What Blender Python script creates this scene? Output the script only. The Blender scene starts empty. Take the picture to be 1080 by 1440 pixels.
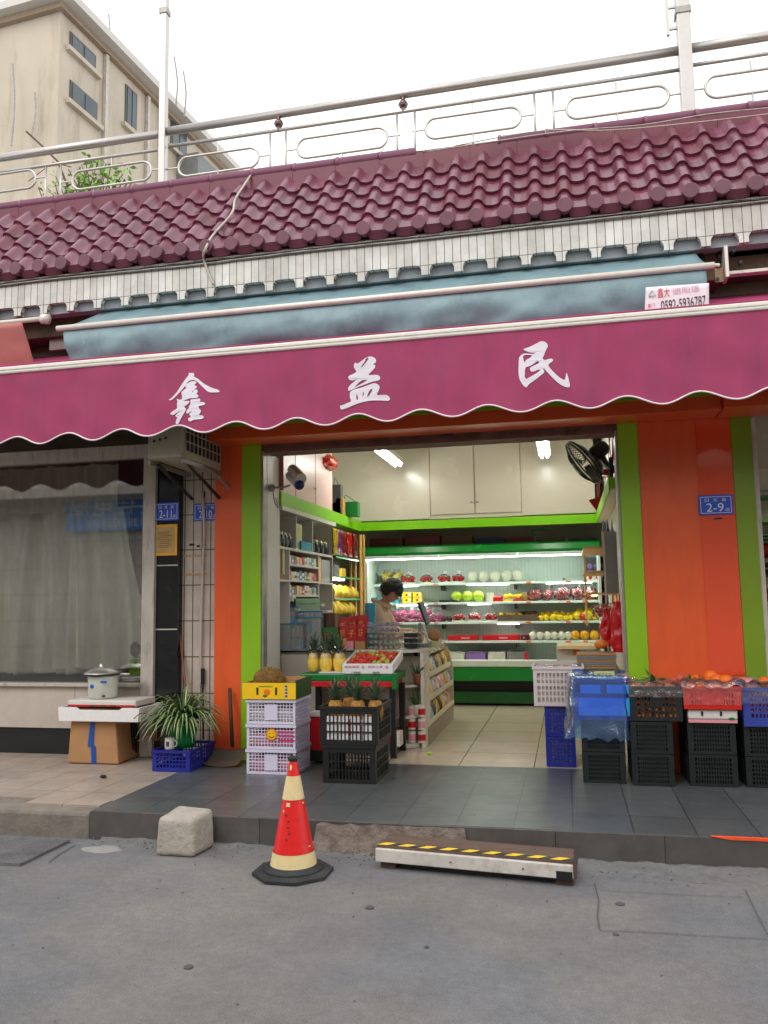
import bpy, math, random
from math import sin, cos, pi, radians as R_
from mathutils import Vector, Matrix, noise
random.seed(11)
SC = bpy.context.scene
COL = SC.collection
# ------------------------------------------------------------------ camera
F_, CH = 1158.6, 1.5
ya, pt, ro = R_(-12.378), R_(6.246), R_(-0.901)
fw = Vector((sin(ya)*cos(pt), cos(ya)*cos(pt), sin(pt)))
r0 = Vector((cos(ya), -sin(ya), 0)); u0 = r0.cross(fw)
rt = r0*cos(ro)+u0*sin(ro); up = -r0*sin(ro)+u0*cos(ro)
cd = bpy.data.cameras.new('camera'); cam = bpy.data.objects.new('camera', cd); COL.objects.link(cam)
cd.sensor_fit = 'VERTICAL'; cd.sensor_height = 36.0; cd.lens = 36.0*F_/1440; cd.clip_end = 500; cd.clip_start = 0.05
M3 = Matrix((rt, up, -fw)).transposed(); cam.matrix_world = Matrix.Translation((0, 0, CH)) @ M3.to_4x4()
SC.camera = cam
O_ = Vector((0, 0, CH))
def ray(px, py): return fw*F_ + rt*(px-540) - up*(py-720)
def aY(px, py, Y): d = ray(px, py); return O_ + d*(Y/d.y)
def aZ(px, py, Z): d = ray(px, py); return O_ + d*((Z-CH)/d.z)
def aX(px, py, X): d = ray(px, py); return O_ + d*(X/d.x)
# ------------------------------------------------------------------ world, sun, exposure
w = bpy.data.worlds.new('World'); SC.world = w; w.use_nodes = True
nt = w.node_tree; nt.nodes.clear()
wo = nt.nodes.new('ShaderNodeOutputWorld'); bg = nt.nodes.new('ShaderNodeBackground')
sk = nt.nodes.new('ShaderNodeTexSky'); sk.sky_type = 'NISHITA'; sk.sun_disc = False
sk.sun_elevation = R_(48); sk.sun_rotation = R_(200); sk.dust_density = 4; sk.air_density = 1.0
cl = nt.nodes.new('ShaderNodeTexNoise'); cl.inputs['Scale'].default_value = 1.6; cl.inputs['Detail'].default_value = 5
rp = nt.nodes.new('ShaderNodeValToRGB'); rp.color_ramp.elements[0].position = .3; rp.color_ramp.elements[0].color = (9.3, 9.5, 9.8, 1)
rp.color_ramp.elements[1].position = .8; rp.color_ramp.elements[1].color = (11.2, 11.1, 11.0, 1)
mx = nt.nodes.new('ShaderNodeMixRGB'); mx.inputs[0].default_value = .93
nt.links.new(cl.outputs['Fac'], rp.inputs[0]); nt.links.new(sk.outputs[0], mx.inputs[1]); nt.links.new(rp.outputs[0], mx.inputs[2])
nt.links.new(mx.outputs[0], bg.inputs[0]); bg.inputs[1].default_value = 0.12; nt.links.new(bg.outputs[0], wo.inputs[0])
sl = bpy.data.lights.new('sun', 'SUN'); sl.energy = 0.7; sl.angle = R_(25); sl.color = (1, .97, .92)
so = bpy.data.objects.new('sun', sl); COL.objects.link(so)
so.rotation_euler = Vector((-sin(R_(20))*cos(R_(48)), -cos(R_(20))*cos(R_(48)), sin(R_(48)))).to_track_quat('Z', 'Y').to_euler()
SC.view_settings.view_transform = 'Standard'; SC.view_settings.look = 'None'; SC.view_settings.exposure = 0.45; SC.view_settings.gamma = 1
SC.render.engine = 'CYCLES'; SC.cycles.use_denoising = True; SC.cycles.max_bounces = 8; SC.cycles.transparent_max_bounces = 16
SC.cycles.sample_clamp_indirect = 6; SC.cycles.caustics_reflective = False; SC.cycles.caustics_refractive = False
# ------------------------------------------------------------------ materials
def lin(c): return tuple((x/255/12.92 if x/255 <= .04045 else ((x/255+.055)/1.055)**2.4) for x in c)
def newmat(name):
    m = bpy.data.materials.new(name); m.use_nodes = True; n = m.node_tree; n.nodes.clear()
    o = n.nodes.new('ShaderNodeOutputMaterial'); b = n.nodes.new('ShaderNodeBsdfPrincipled'); n.links.new(b.outputs[0], o.inputs[0])
    return m, n, b
def mat(name, c, rough=.6, var=.12, sc=6., metal=0., bump=.0, bsc=60., dirt=0., dirtc=(60, 52, 44), dsc=2.5, spec=.5, coat=0., em=None, ems=0., trans=0., stretch=None, sss=0., vstreak=0.):
    m, n, b = newmat(name); L = n.links.new
    tc = n.nodes.new('ShaderNodeTexCoord'); mp = n.nodes.new('ShaderNodeMapping'); L(tc.outputs['Object'], mp.inputs[0])
    if stretch: mp.inputs['Scale'].default_value = stretch
    col = lin(c)
    if var > 0 or dirt > 0:
        t = n.nodes.new('ShaderNodeTexNoise'); t.inputs['Scale'].default_value = sc; t.inputs['Detail'].default_value = 6; L(mp.outputs[0], t.inputs['Vector'])
        r = n.nodes.new('ShaderNodeValToRGB'); r.color_ramp.elements[0].position = .3; r.color_ramp.elements[1].position = .7
        r.color_ramp.elements[0].color = tuple(x*(1-var) for x in col)+(1,); r.color_ramp.elements[1].color = tuple(min(1, x*(1+var)) for x in col)+(1,)
        L(t.outputs['Fac'], r.inputs[0]); out = r.outputs[0]
        if dirt > 0:
            t2 = n.nodes.new('ShaderNodeTexNoise'); t2.inputs['Scale'].default_value = dsc; t2.inputs['Detail'].default_value = 10; t2.inputs['Roughness'].default_value = .7
            mp2 = n.nodes.new('ShaderNodeMapping'); L(tc.outputs['Object'], mp2.inputs[0]); L(mp2.outputs[0], t2.inputs['Vector'])
            if vstreak: mp2.inputs['Scale'].default_value = (vstreak, vstreak, .35)
            r2 = n.nodes.new('ShaderNodeValToRGB'); r2.color_ramp.elements[0].position = .5; r2.color_ramp.elements[1].position = .72
            r2.color_ramp.elements[0].color = (0, 0, 0, 1); r2.color_ramp.elements[1].color = (dirt, dirt, dirt, 1); L(t2.outputs['Fac'], r2.inputs[0])
            mm = n.nodes.new('ShaderNodeMixRGB'); L(r2.outputs[0], mm.inputs[0]); L(out, mm.inputs[1]); mm.inputs[2].default_value = lin(dirtc)+(1,); out = mm.outputs[0]
        L(out, b.inputs['Base Color'])
        rr = n.nodes.new('ShaderNodeMapRange'); rr.inputs['To Min'].default_value = max(.03, rough-.1); rr.inputs['To Max'].default_value = min(1, rough+.1); L(t.outputs['Fac'], rr.inputs[0]); L(rr.outputs[0], b.inputs['Roughness'])
    else:
        b.inputs['Base Color'].default_value = col+(1,); b.inputs['Roughness'].default_value = rough
    if bump > 0:
        t3 = n.nodes.new('ShaderNodeTexNoise'); t3.inputs['Scale'].default_value = bsc; t3.inputs['Detail'].default_value = 4; L(mp.outputs[0], t3.inputs['Vector'])
        bb = n.nodes.new('ShaderNodeBump'); bb.inputs['Strength'].default_value = bump; bb.inputs['Distance'].default_value = .01; L(t3.outputs['Fac'], bb.inputs['Height']); L(bb.outputs[0], b.inputs['Normal'])
    b.inputs['Metallic'].default_value = metal; b.inputs['Specular IOR Level'].default_value = spec
    b.inputs['Coat Weight'].default_value = coat
    if sss: b.inputs['Subsurface Weight'].default_value = sss; b.inputs['Subsurface Radius'].default_value = (.01, .005, .003)
    if trans: b.inputs['Transmission Weight'].default_value = trans
    if em: b.inputs['Emission Color'].default_value = lin(em)+(1,); b.inputs['Emission Strength'].default_value = ems
    return m
def tilemat(name, c1, c2, grout, sx, sy, ox=0., oy=0., gw=.008, rough=.3, axes='xy', dirt=.3, var=.1, offset=0., bumpn=.05):
    """tiles laid in metres, in object space"""
    m, n, b = newmat(name); L = n.links.new
    tc = n.nodes.new('ShaderNodeTexCoord'); sp = n.nodes.new('ShaderNodeSeparateXYZ'); cb = n.nodes.new('ShaderNodeCombineXYZ'); L(tc.outputs['Object'], sp.inputs[0])
    ad = n.nodes.new('ShaderNodeVectorMath'); ad.operation = 'SUBTRACT'; ad.inputs[1].default_value = (ox-60*sx, oy-60*sy, 0)
    L(sp.outputs[axes[0].upper()], cb.inputs[0]); L(sp.outputs[axes[1].upper()], cb.inputs[1]); L(cb.outputs[0], ad.inputs[0])
    br = n.nodes.new('ShaderNodeTexBrick'); br.offset = offset; br.squash = 1; br.inputs['Scale'].default_value = 1
    br.inputs['Brick Width'].default_value = sx; br.inputs['Row Height'].default_value = sy; br.inputs['Mortar Size'].default_value = gw/2; br.inputs['Mortar Smooth'].default_value = .1
    br.inputs['Color1'].default_value = lin(c1)+(1,); br.inputs['Color2'].default_value = lin(c2)+(1,); br.inputs['Mortar'].default_value = lin(grout)+(1,)
    L(ad.outputs[0], br.inputs['Vector'])
    t = n.nodes.new('ShaderNodeTexNoise'); t.inputs['Scale'].default_value = 3.5; t.inputs['Detail'].default_value = 9; t.inputs['Roughness'].default_value = .68; L(tc.outputs['Object'], t.inputs['Vector'])
    mr = n.nodes.new('ShaderNodeMapRange'); mr.inputs['From Min'].default_value = .3; mr.inputs['From Max'].default_value = .7; mr.inputs['To Min'].default_value = 1-dirt; mr.inputs['To Max'].default_value = 1+var; L(t.outputs['Fac'], mr.inputs[0])
    mu = n.nodes.new('ShaderNodeVectorMath'); mu.operation = 'SCALE'; L(br.outputs['Color'], mu.inputs[0]); L(mr.outputs[0], mu.inputs['Scale']); L(mu.outputs[0], b.inputs['Base Color'])
    rr = n.nodes.new('ShaderNodeMapRange'); rr.inputs['To Min'].default_value = rough+.15; rr.inputs['To Max'].default_value = max(.05, rough-.12); L(t.outputs['Fac'], rr.inputs[0]); L(rr.outputs[0], b.inputs['Roughness'])
    bb = n.nodes.new('ShaderNodeBump'); bb.inputs['Strength'].default_value = .5; bb.inputs['Distance'].default_value = .004; bb.invert = True
    ma = n.nodes.new('ShaderNodeMath'); ma.operation = 'MULTIPLY_ADD'; ma.inputs[1].default_value = -bumpn*4; L(t.outputs['Fac'], ma.inputs[0]); L(br.outputs['Fac'], ma.inputs[2]); L(ma.outputs[0], bb.inputs['Height']); L(bb.outputs[0], b.inputs['Normal'])
    return m
def filmmat(name, tint=(255, 255, 255), refl=.5, mixf=.25, haze=0.):
    m = bpy.data.materials.new(name); m.use_nodes = True; n = m.node_tree; n.nodes.clear(); L = n.links.new
    o = n.nodes.new('ShaderNodeOutputMaterial'); tr = n.nodes.new('ShaderNodeBsdfTransparent'); tr.inputs[0].default_value = lin(tint)+(1,)
    gl = n.nodes.new('ShaderNodeBsdfGlossy'); gl.inputs['Roughness'].default_value = .08; fr = n.nodes.new('ShaderNodeFresnel'); fr.inputs[0].default_value = 1.45
    ma = n.nodes.new('ShaderNodeMath'); ma.operation = 'MULTIPLY_ADD'; ma.inputs[1].default_value = refl*2; ma.inputs[2].default_value = mixf*.2; ma.use_clamp = True; L(fr.outputs[0], ma.inputs[0])
    a = n.nodes.new('ShaderNodeMixShader'); L(ma.outputs[0], a.inputs[0]); L(tr.outputs[0], a.inputs[1]); L(gl.outputs[0], a.inputs[2])
    last = a
    if haze:
        df = n.nodes.new('ShaderNodeBsdfDiffuse'); df.inputs[0].default_value = lin(tint)+(1,); c = n.nodes.new('ShaderNodeMixShader'); c.inputs[0].default_value = haze
        L(a.outputs[0], c.inputs[1]); L(df.outputs[0], c.inputs[2]); last = c
    t3 = n.nodes.new('ShaderNodeTexNoise'); t3.inputs['Scale'].default_value = 25; bb = n.nodes.new('ShaderNodeBump'); bb.inputs['Strength'].default_value = .25 if haze or mixf > .2 else 0.0
    bb.inputs['Distance'].default_value = .02; L(t3.outputs['Fac'], bb.inputs['Height'])
    if name != 'window_glass': L(bb.outputs[0], gl.inputs['Normal'])
    else: gl.inputs['Roughness'].default_value = .02
    L(last.outputs[0], o.inputs[0]); return m
def emat(name, c, s):
    m = bpy.data.materials.new(name); m.use_nodes = True; n = m.node_tree; n.nodes.clear()
    o = n.nodes.new('ShaderNodeOutputMaterial'); e = n.nodes.new('ShaderNodeEmission'); e.inputs[0].default_value = lin(c)+(1,); e.inputs[1].default_value = s; n.links.new(e.outputs[0], o.inputs[0]); return m
def foodmat(name, c1, c2, sc=30., rough=.5, bump=.3, bsc=80., coat=0.):
    """two-colour mottled natural surface"""
    m, n, b = newmat(name); L = n.links.new
    tc = n.nodes.new('ShaderNodeTexCoord'); oi = n.nodes.new('ShaderNodeObjectInfo'); ad = n.nodes.new('ShaderNodeVectorMath'); L(tc.outputs['Object'], ad.inputs[0]); L(oi.outputs['Random'], ad.inputs[1])
    t = n.nodes.new('ShaderNodeTexNoise'); t.inputs['Scale'].default_value = sc; t.inputs['Detail'].default_value = 5; L(ad.outputs[0], t.inputs['Vector'])
    r = n.nodes.new('ShaderNodeValToRGB'); r.color_ramp.elements[0].position = .38; r.color_ramp.elements[1].position = .62; r.color_ramp.elements[0].color = lin(c1)+(1,); r.color_ramp.elements[1].color = lin(c2)+(1,)
    L(t.outputs['Fac'], r.inputs[0]); L(r.outputs[0], b.inputs['Base Color']); b.inputs['Roughness'].default_value = rough; b.inputs['Coat Weight'].default_value = coat
    if bump:
        t3 = n.nodes.new('ShaderNodeTexNoise'); t3.inputs['Scale'].default_value = bsc; L(ad.outputs[0], t3.inputs['Vector']); bb = n.nodes.new('ShaderNodeBump'); bb.inputs['Strength'].default_value = bump; bb.inputs['Distance'].default_value = .006
        L(t3.outputs['Fac'], bb.inputs['Height']); L(bb.outputs[0], b.inputs['Normal'])
    return m
# ------------------------------------------------------------------ mesh helpers
class B:
    def __init__(s): s.v = []; s.f = []; s.m = []
    def add(s, vs, fs, mi=0):
        k = len(s.v); s.v += [Vector(p) for p in vs]; s.f += [tuple(i+k for i in f) for f in fs]; s.m += [mi]*len(fs); return s
    def box(s, x0, x1, y0, y1, z0, z1, mi=0, mx=None):
        vs = [Vector((x, y, z)) for z in (z0, z1) for y in (y0, y1) for x in (x0, x1)]
        if mx is not None: vs = [mx @ p for p in vs]
        return s.add(vs, [(0, 2, 3, 1), (4, 5, 7, 6), (0, 1, 5, 4), (2, 6, 7, 3), (0, 4, 6, 2), (1, 3, 7, 5)], mi)
    def cbox(s, c, sz, mi=0, rot=None):
        M = Matrix.Translation(c) @ (rot.to_4x4() if rot is not None else Matrix.Identity(4))
        return s.box(-sz[0]/2, sz[0]/2, -sz[1]/2, sz[1]/2, -sz[2]/2, sz[2]/2, mi, M)
    def tube(s, pts, r, n=8, mi=0, caps=True, closed=False):
        pts = [Vector(p) for p in pts]; N = len(pts); rs = r if isinstance(r, (list, tuple)) else [r]*N; vs = []; pn = None
        for i, p in enumerate(pts):
            if closed: t = pts[(i+1) % N]-pts[i-1]
            else: t = pts[min(i+1, N-1)]-pts[max(i-1, 0)]
            t.normalize() if t.length > 0 else None
            if pn is None:
                a = Vector((0, 0, 1)) if abs(t.z) < .9 else Vector((1, 0, 0)); pn = (a-t*a.dot(t)).normalized()
            else:
                pn = pn-t*pn.dot(t); pn.normalize()
            b = t.cross(pn); vs += [p+(pn*cos(2*pi*j/n)+b*sin(2*pi*j/n))*rs[i] for j in range(n)]
        fs = [(i*n+j, i*n+(j+1) % n, ((i+1) % N)*n+(j+1) % n, ((i+1) % N)*n+j) for i in range(N if closed else N-1) for j in range(n)]
        if caps and not closed: fs += [tuple(range(n))[::-1], tuple((N-1)*n+j for j in range(n))]
        return s.add(vs, fs, mi)
    def lathe(s, prof, c=(0, 0, 0), n=24, mi=0, sx=1, sy=1):
        c = Vector(c); vs = []; fs = []
        for r, z in prof: vs += [c+Vector((max(r, 1e-4)*cos(2*pi*j/n)*sx, max(r, 1e-4)*sin(2*pi*j/n)*sy, z)) for j in range(n)]
        for i in range(len(prof)-1): fs += [(i*n+j, i*n+(j+1) % n, (i+1)*n+(j+1) % n, (i+1)*n+j) for j in range(n)]
        return s.add(vs, fs, mi)
    def sph(s, c, r, n=12, mi=0, nz=0., sc=3., seed=0):
        r = r if isinstance(r, (list, tuple)) else (r, r, r); c = Vector(c); vs = []; fs = []; h = max(6, n*2//3)
        for i in range(h+1):
            a = pi*i/h
            for j in range(n):
                d = Vector((sin(a)*cos(2*pi*j/n), sin(a)*sin(2*pi*j/n), cos(a))); k = 1+nz*noise.noise(d*sc+Vector((seed*7.3, 0, 0)))
                vs.append(c+Vector((d.x*r[0], d.y*r[1], d.z*r[2]))*k)
        for i in range(h): fs += [(i*n+j, (i+1)*n+j, (i+1)*n+(j+1) % n, i*n+(j+1) % n) for j in range(n)]
        return s.add(vs, fs, mi)
    def grid(s, f, nu, nv, mi=0, flip=False):
        vs = [f(i/nu, j/nv) for j in range(nv+1) for i in range(nu+1)]; w_ = nu+1
        fs = [(j*w_+i, j*w_+i+1, (j+1)*w_+i+1, (j+1)*w_+i) for j in range(nv) for i in range(nu)]
        return s.add(vs, [q[::-1] for q in fs] if flip else fs, mi)
    def prism(s, poly, a, b, plane='xz', mi=0):
        """polygon in a plane, extruded from a to b along the third axis (convex or simple)"""
        mk = {'xz': lambda p, t: (p[0], t, p[1]), 'xy': lambda p, t: (p[0], p[1], t), 'yz': lambda p, t: (t, p[0], p[1])}[plane]
        n = len(poly); vs = [mk(p, a) for p in poly]+[mk(p, b) for p in poly]
        return s.add(vs, [tuple(range(n)), tuple(range(2*n-1, n-1, -1))]+[(i, i+n, (i+1) % n+n, (i+1) % n) for i in range(n)], mi)
    def data(s, name, mats, off=Vector((0, 0, 0)), smooth=False):
        me = bpy.data.meshes.new(name); me.from_pydata([p-off for p in s.v], [], s.f)
        for m in (mats if isinstance(mats, (list, tuple)) else [mats]): me.materials.append(m)
        for p, i in zip(me.polygons, s.m): p.material_index = i; p.use_smooth = smooth
        me.validate(); me.update(); return me
def mods(o, bev=0, sol=0, sub=0, auto=False):
    if sub: m = o.modifiers.new('s', 'SUBSURF'); m.levels = m.render_levels = sub
    if sol: m = o.modifiers.new('t', 'SOLIDIFY'); m.thickness = sol; m.offset = 0
    if bev: m = o.modifiers.new('b', 'BEVEL'); m.width = bev; m.segments = 2; m.limit_method = 'ANGLE'; m.angle_limit = R_(40)
    return o
ROOT = {}
def thing(name, label, cat, loc=(0, 0, 0), group=None):
    o = bpy.data.objects.new(name, None); COL.objects.link(o); o.location = loc; o.empty_display_size = .1
    o['label'] = label; o['category'] = cat
    if group: o['group'] = group
    ROOT[o] = Vector(loc); return o
def part(name, bm, m, parent, smooth=False, **k):
    """a mesh given in world coordinates becomes a child of its thing (or of a part of it)"""
    off = ROOT[parent]; o = bpy.data.objects.new(name, bm.data(name, m, off, smooth)); COL.objects.link(o); o.parent = parent; ROOT[o] = off
    return mods(o, **k)
def solo(name, label, cat, bm, m, loc=None, group=None, smooth=False, **k):
    off = Vector(loc) if loc is not None else Vector((0, 0, 0))
    o = bpy.data.objects.new(name, bm.data(name, m, off, smooth)); COL.objects.link(o); o.location = off; o['label'] = label; o['category'] = cat; ROOT[o] = off
    if group: o['group'] = group
    return mods(o, **k)
def struct(name, bm, m, kind='structure', smooth=False, **k):
    o = bpy.data.objects.new(name, bm.data(name, m, smooth=smooth)); COL.objects.link(o); o['kind'] = kind; return mods(o, **k)
def inst(src, loc, label, rz=0, sc=1, group=None, rx=0, ry=0):
    """real copy of a thing with copies of its parts and sub-parts"""
    r = src.copy(); COL.objects.link(r); r.location = loc; r.rotation_euler = (rx, ry, rz); r.scale = (sc, sc, sc) if not isinstance(sc, tuple) else sc; r['label'] = label
    if group: r['group'] = group
    ROOT[r] = Vector(loc)
    for ch in src.children:
        c = ch.copy(); COL.objects.link(c); c.parent = r
        for g in ch.children: d = g.copy(); COL.objects.link(d); d.parent = c
    return r
ORD = 'first second third fourth fifth sixth seventh eighth ninth tenth eleventh twelfth thirteenth fourteenth fifteenth sixteenth'.split()
def textmesh(s_, origin, xd, yd, w_, h_, m, name, parent, thick=0.0):
    """lettering fitted in a box w_ x h_ on the plane origin + xd, yd (lower left corner origin)"""
    cu = bpy.data.curves.new('t', 'FONT'); cu.body = s_; ob = bpy.data.objects.new('t', cu); COL.objects.link(ob)
    bpy.context.view_layer.update(); dg = bpy.context.evaluated_depsgraph_get(); me = bpy.data.meshes.new_from_object(ob.evaluated_get(dg))
    bpy.data.objects.remove(ob); bpy.data.curves.remove(cu)
    if not me.vertices: return None
    xs = [v.co.x for v in me.vertices]; ys = [v.co.y for v in me.vertices]; x0, x1, y0, y1 = min(xs), max(xs), min(ys), max(ys)
    b = B(); xd = Vector(xd); yd = Vector(yd); origin = Vector(origin)
    b.add([origin+xd*((v.co.x-x0)/(x1-x0)*w_)+yd*((v.co.y-y0)/(y1-y0)*h_) for v in me.vertices], [tuple(p.vertices) for p in me.polygons]); bpy.data.meshes.remove(me)
    return part(name, b, m, parent)
def outline(sets, conv, m, name, parent):
    """filled outline with holes (flat lettering), conv maps traced points to the cloth"""
    b = B()
    for kk, (outer, holes) in enumerate(sets):
        cu = bpy.data.curves.new('t', 'CURVE'); cu.dimensions = '2D'; cu.fill_mode = 'BOTH'
        for pl in [outer]+holes:
            q = []   # corners rounded a little (Chaikin)
            for i in range(len(pl)):
                a, c = pl[i], pl[(i+1) % len(pl)]; q += [(a[0]*.8+c[0]*.2, a[1]*.8+c[1]*.2), (a[0]*.2+c[0]*.8, a[1]*.2+c[1]*.8)]
            sp = cu.splines.new('POLY'); sp.points.add(len(q)-1); sp.use_cyclic_u = True
            for i, p in enumerate(q): sp.points[i].co = (p[0]/100, -p[1]/100, 0, 1)
        ob = bpy.data.objects.new('t', cu); COL.objects.link(ob); bpy.context.view_layer.update()
        me = bpy.data.meshes.new_from_object(ob.evaluated_get(bpy.context.evaluated_depsgraph_get())); bpy.data.objects.remove(ob)
        b.add([conv(v.co.x*100, -v.co.y*100)+Vector((0, -.0006*kk, 0)) for v in me.vertices], [tuple(p.vertices) for p in me.polygons])
    return part(name, b, m, parent)
# ------------------------------------------------------------------ material library
M = {}
def roadmat():
    m, n, b = newmat('road_concrete'); L = n.links.new; tc = n.nodes.new('ShaderNodeTexCoord')
    def nz(sc, det, ro, lo, hi, a, c):
        t = n.nodes.new('ShaderNodeTexNoise'); t.inputs['Scale'].default_value = sc; t.inputs['Detail'].default_value = det; t.inputs['Roughness'].default_value = ro; L(tc.outputs['Object'], t.inputs['Vector'])
        r = n.nodes.new('ShaderNodeMapRange'); r.inputs['From Min'].default_value = lo; r.inputs['From Max'].default_value = hi; r.inputs['To Min'].default_value = a; r.inputs['To Max'].default_value = c; L(t.outputs['Fac'], r.inputs[0]); return r.outputs[0], t.outputs['Fac']
    o = None
    for a in ((.55, 5, .6, .3, .7, .84, 1.12), (3.2, 8, .7, .35, .65, .88, 1.08), (22, 6, .75, .35, .65, .86, 1.10), (150, 3, .6, .3, .7, .72, 1.25), (7.5, 9, .8, .60, .68, 1., .80)):
        f, _ = nz(*a)
        if o is None: o = f
        else: mm = n.nodes.new('ShaderNodeMath'); mm.operation = 'MULTIPLY'; L(o, mm.inputs[0]); L(f, mm.inputs[1]); o = mm.outputs[0]
    t2, f2 = nz(.9, 3, .5, .4, .6, 0, 1)
    mc = n.nodes.new('ShaderNodeMixRGB'); mc.inputs[1].default_value = lin((116, 116, 119))+(1,); mc.inputs[2].default_value = lin((126, 123, 118))+(1,); L(t2, mc.inputs[0])
    sc = n.nodes.new('ShaderNodeVectorMath'); sc.operation = 'SCALE'; L(mc.outputs[0], sc.inputs[0]); L(o, sc.inputs['Scale']); L(sc.outputs[0], b.inputs['Base Color'])
    b.inputs['Roughness'].default_value = .82; _, f3 = nz(110, 5, .7, 0, 1, 0, 1); bb = n.nodes.new('ShaderNodeBump'); bb.inputs['Strength'].default_value = .7; bb.inputs['Distance'].default_value = .008; L(f3, bb.inputs['Height']); L(bb.outputs[0], b.inputs['Normal']); return m
M['road'] = roadmat()
M['kerb'] = mat('old_kerb_concrete', (128, 120, 110), .9, .18, 7, bump=.6, bsc=40, dirt=.6, dirtc=(70, 64, 58), dsc=5)
M['slate'] = tilemat('slate_floor_tile', (88, 91, 92), (78, 81, 82), (44, 46, 48), .34, .43, -.70, .24, .007, .3, 'xy', .25, .12, 0., .01)
M['slatef'] = tilemat('slate_kerb_tile', (98, 92, 88), (84, 80, 77), (50, 50, 50), .6, .6, -.12, -.3, .006, .45, 'xz', .4, .15)
M['beige'] = tilemat('beige_floor_tile', (205, 190, 168), (196, 180, 158), (96, 82, 66), .6, .6, -.31, .2, .008, .2, 'xy', .2)
M['pave'] = tilemat('pavement_tile', (176, 160, 146), (166, 151, 138), (104, 95, 88), .3, .6, -.08, .1, .007, .45, 'xy', .3)
M['orange'] = mat('orange_panel', (228, 94, 46), .32, .06, 3, spec=.5, dirt=.3, dirtc=(170, 62, 36), vstreak=2)
M['green'] = mat('lime_panel', (142, 190, 28), .35, .06, 3, dirt=.3, dirtc=(104, 140, 36), vstreak=2)
M['limeband'] = mat('lime_band', (126, 200, 20), .35, .04, 3)
M['white'] = mat('white_paint', (214, 210, 202), .45, .04, 3, dirt=.2, dirtc=(150, 140, 125))
M['cream'] = mat('cream_cabinet', (205, 198, 180), .25, .03, 2)
M['pinkcab'] = mat('pinkish_cabinet', (222, 188, 180), .35, .04, 3)
M['oldwhite'] = mat('weathered_white', (190, 182, 170), .6, .1, 5, dirt=.7, dirtc=(110, 90, 72), dsc=9, vstreak=2.2)
M['stripw'] = tilemat('white_strip_tile', (226, 223, 217), (208, 203, 194), (112, 92, 70), .066, 9.3, 0, 0, .006, .3, 'xz', .3)
M['tilewall'] = tilemat('white_wall_tile', (205, 192, 178), (198, 184, 170), (92, 74, 60), .085, .32, .0, .08, .010, .35, 'xz', .25)
M['black_tile'] = mat('black_pillar_tile', (22, 24, 27), .16, .25, 5, dirt=.2, dirtc=(70, 70, 70), dsc=9)
M['rooft'] = mat('maroon_glazed_tile', (108, 54, 70), .24, .22, 5, dirt=.4, dirtc=(90, 45, 55), dsc=4, spec=.6, bump=.1, bsc=30)
M['ridge'] = mat('maroon_ridge', (120, 58, 78), .26, .15, 4, dirt=.3, dirtc=(90, 58, 64))
M['steel'] = mat('stainless_steel', (190, 185, 180), .36, .08, 8, metal=.75, dirt=.25, dirtc=(140, 118, 100), dsc=8)
M['galv'] = mat('galvanised', (160, 155, 150), .45, .15, 8, metal=.5, dirt=.5, dirtc=(104, 78, 60), dsc=7)
M['concrete'] = mat('bare_concrete', (168, 152, 132), .9, .15, 6, bump=.5, bsc=40, dirt=.4, dirtc=(95, 84, 72))
M['soffit'] = mat('grimy_soffit', (112, 100, 88), .85, .2, 4, dirt=.7, dirtc=(62, 50, 42), dsc=2)
M['bluesoffit'] = mat('bluegrey_soffit', (156, 160, 164), .8, .15, 4, dirt=.5, dirtc=(60, 62, 64))
M['wallgrime'] = mat('grimy_upper_wall', (120, 104, 86), .9, .2, 3, dirt=.7, dirtc=(48, 40, 34), dsc=2)
M['pink'] = mat('magenta_canvas', (160, 55, 96), .75, .10, 5, bump=.25, bsc=300, dirt=.6, dirtc=(132, 52, 88), dsc=1.6, vstreak=2.5)
M['teal'] = mat('teal_canvas', (126, 154, 160), .42, .12, 5, bump=.25, bsc=160, dirt=.5, dirtc=(62, 84, 92), dsc=2)
M['salmon'] = mat('faded_salmon_canvas', (196, 128, 118), .75, .1, 5, bump=.2, bsc=200, dirt=.3, dirtc=(140, 80, 74))
M['alum'] = mat('cream_bar', (226, 220, 208), .4, .05, 8, metal=.1, dirt=.3, dirtc=(160, 140, 120), dsc=8)
M['lettering'] = mat('pale_lettering', (226, 218, 226), .6, .03)
M['trim'] = mat('white_edging', (235, 220, 226), .6, .03)
M['black'] = mat('black_plastic', (24, 26, 26), .42, .2, 8)
M['blackcrate'] = mat('dark_crate_plastic', (19, 26, 26), .5, .2, 10)
M['bluecrate'] = mat('blue_crate_plastic', (26, 38, 142), .45, .1, 10, dirt=.2, dirtc=(30, 30, 60))
M['purplecrate'] = mat('lilac_crate_plastic', (214, 208, 228), .35, .05, 10)
M['whitecrate'] = mat('pale_crate_plastic', (216, 200, 202), .4, .05, 10, dirt=.2, dirtc=(150, 130, 130))
M['redcrate'] = mat('red_crate_plastic', (206, 30, 18), .35, .05, 10)
M['cobalt'] = mat('cobalt_crate_plastic', (50, 66, 150), .4, .1, 10)
M['foam'] = mat('white_foam', (232, 230, 228), .75, .03, 30, bump=.2, bsc=300)
M['card'] = mat('cardboard', (178, 134, 92), .85, .08, 6, bump=.1, bsc=120, dirt=.2, dirtc=(120, 86, 56))
M['bluetape'] = mat('blue_tape', (20, 80, 160), .4, .05)
M['rubber'] = mat('black_rubber', (40, 42, 44), .7, .15, 10, dirt=.4, dirtc=(90, 88, 84), dsc=7)
M['conered'] = mat('cone_red', (226, 28, 26), .4, .08, 8, dirt=.3, dirtc=(130, 26, 22), dsc=9)
M['coneband'] = mat('cone_cream_band', (226, 204, 150), .5, .06, 8, dirt=.3, dirtc=(160, 130, 90), dsc=12)
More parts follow.
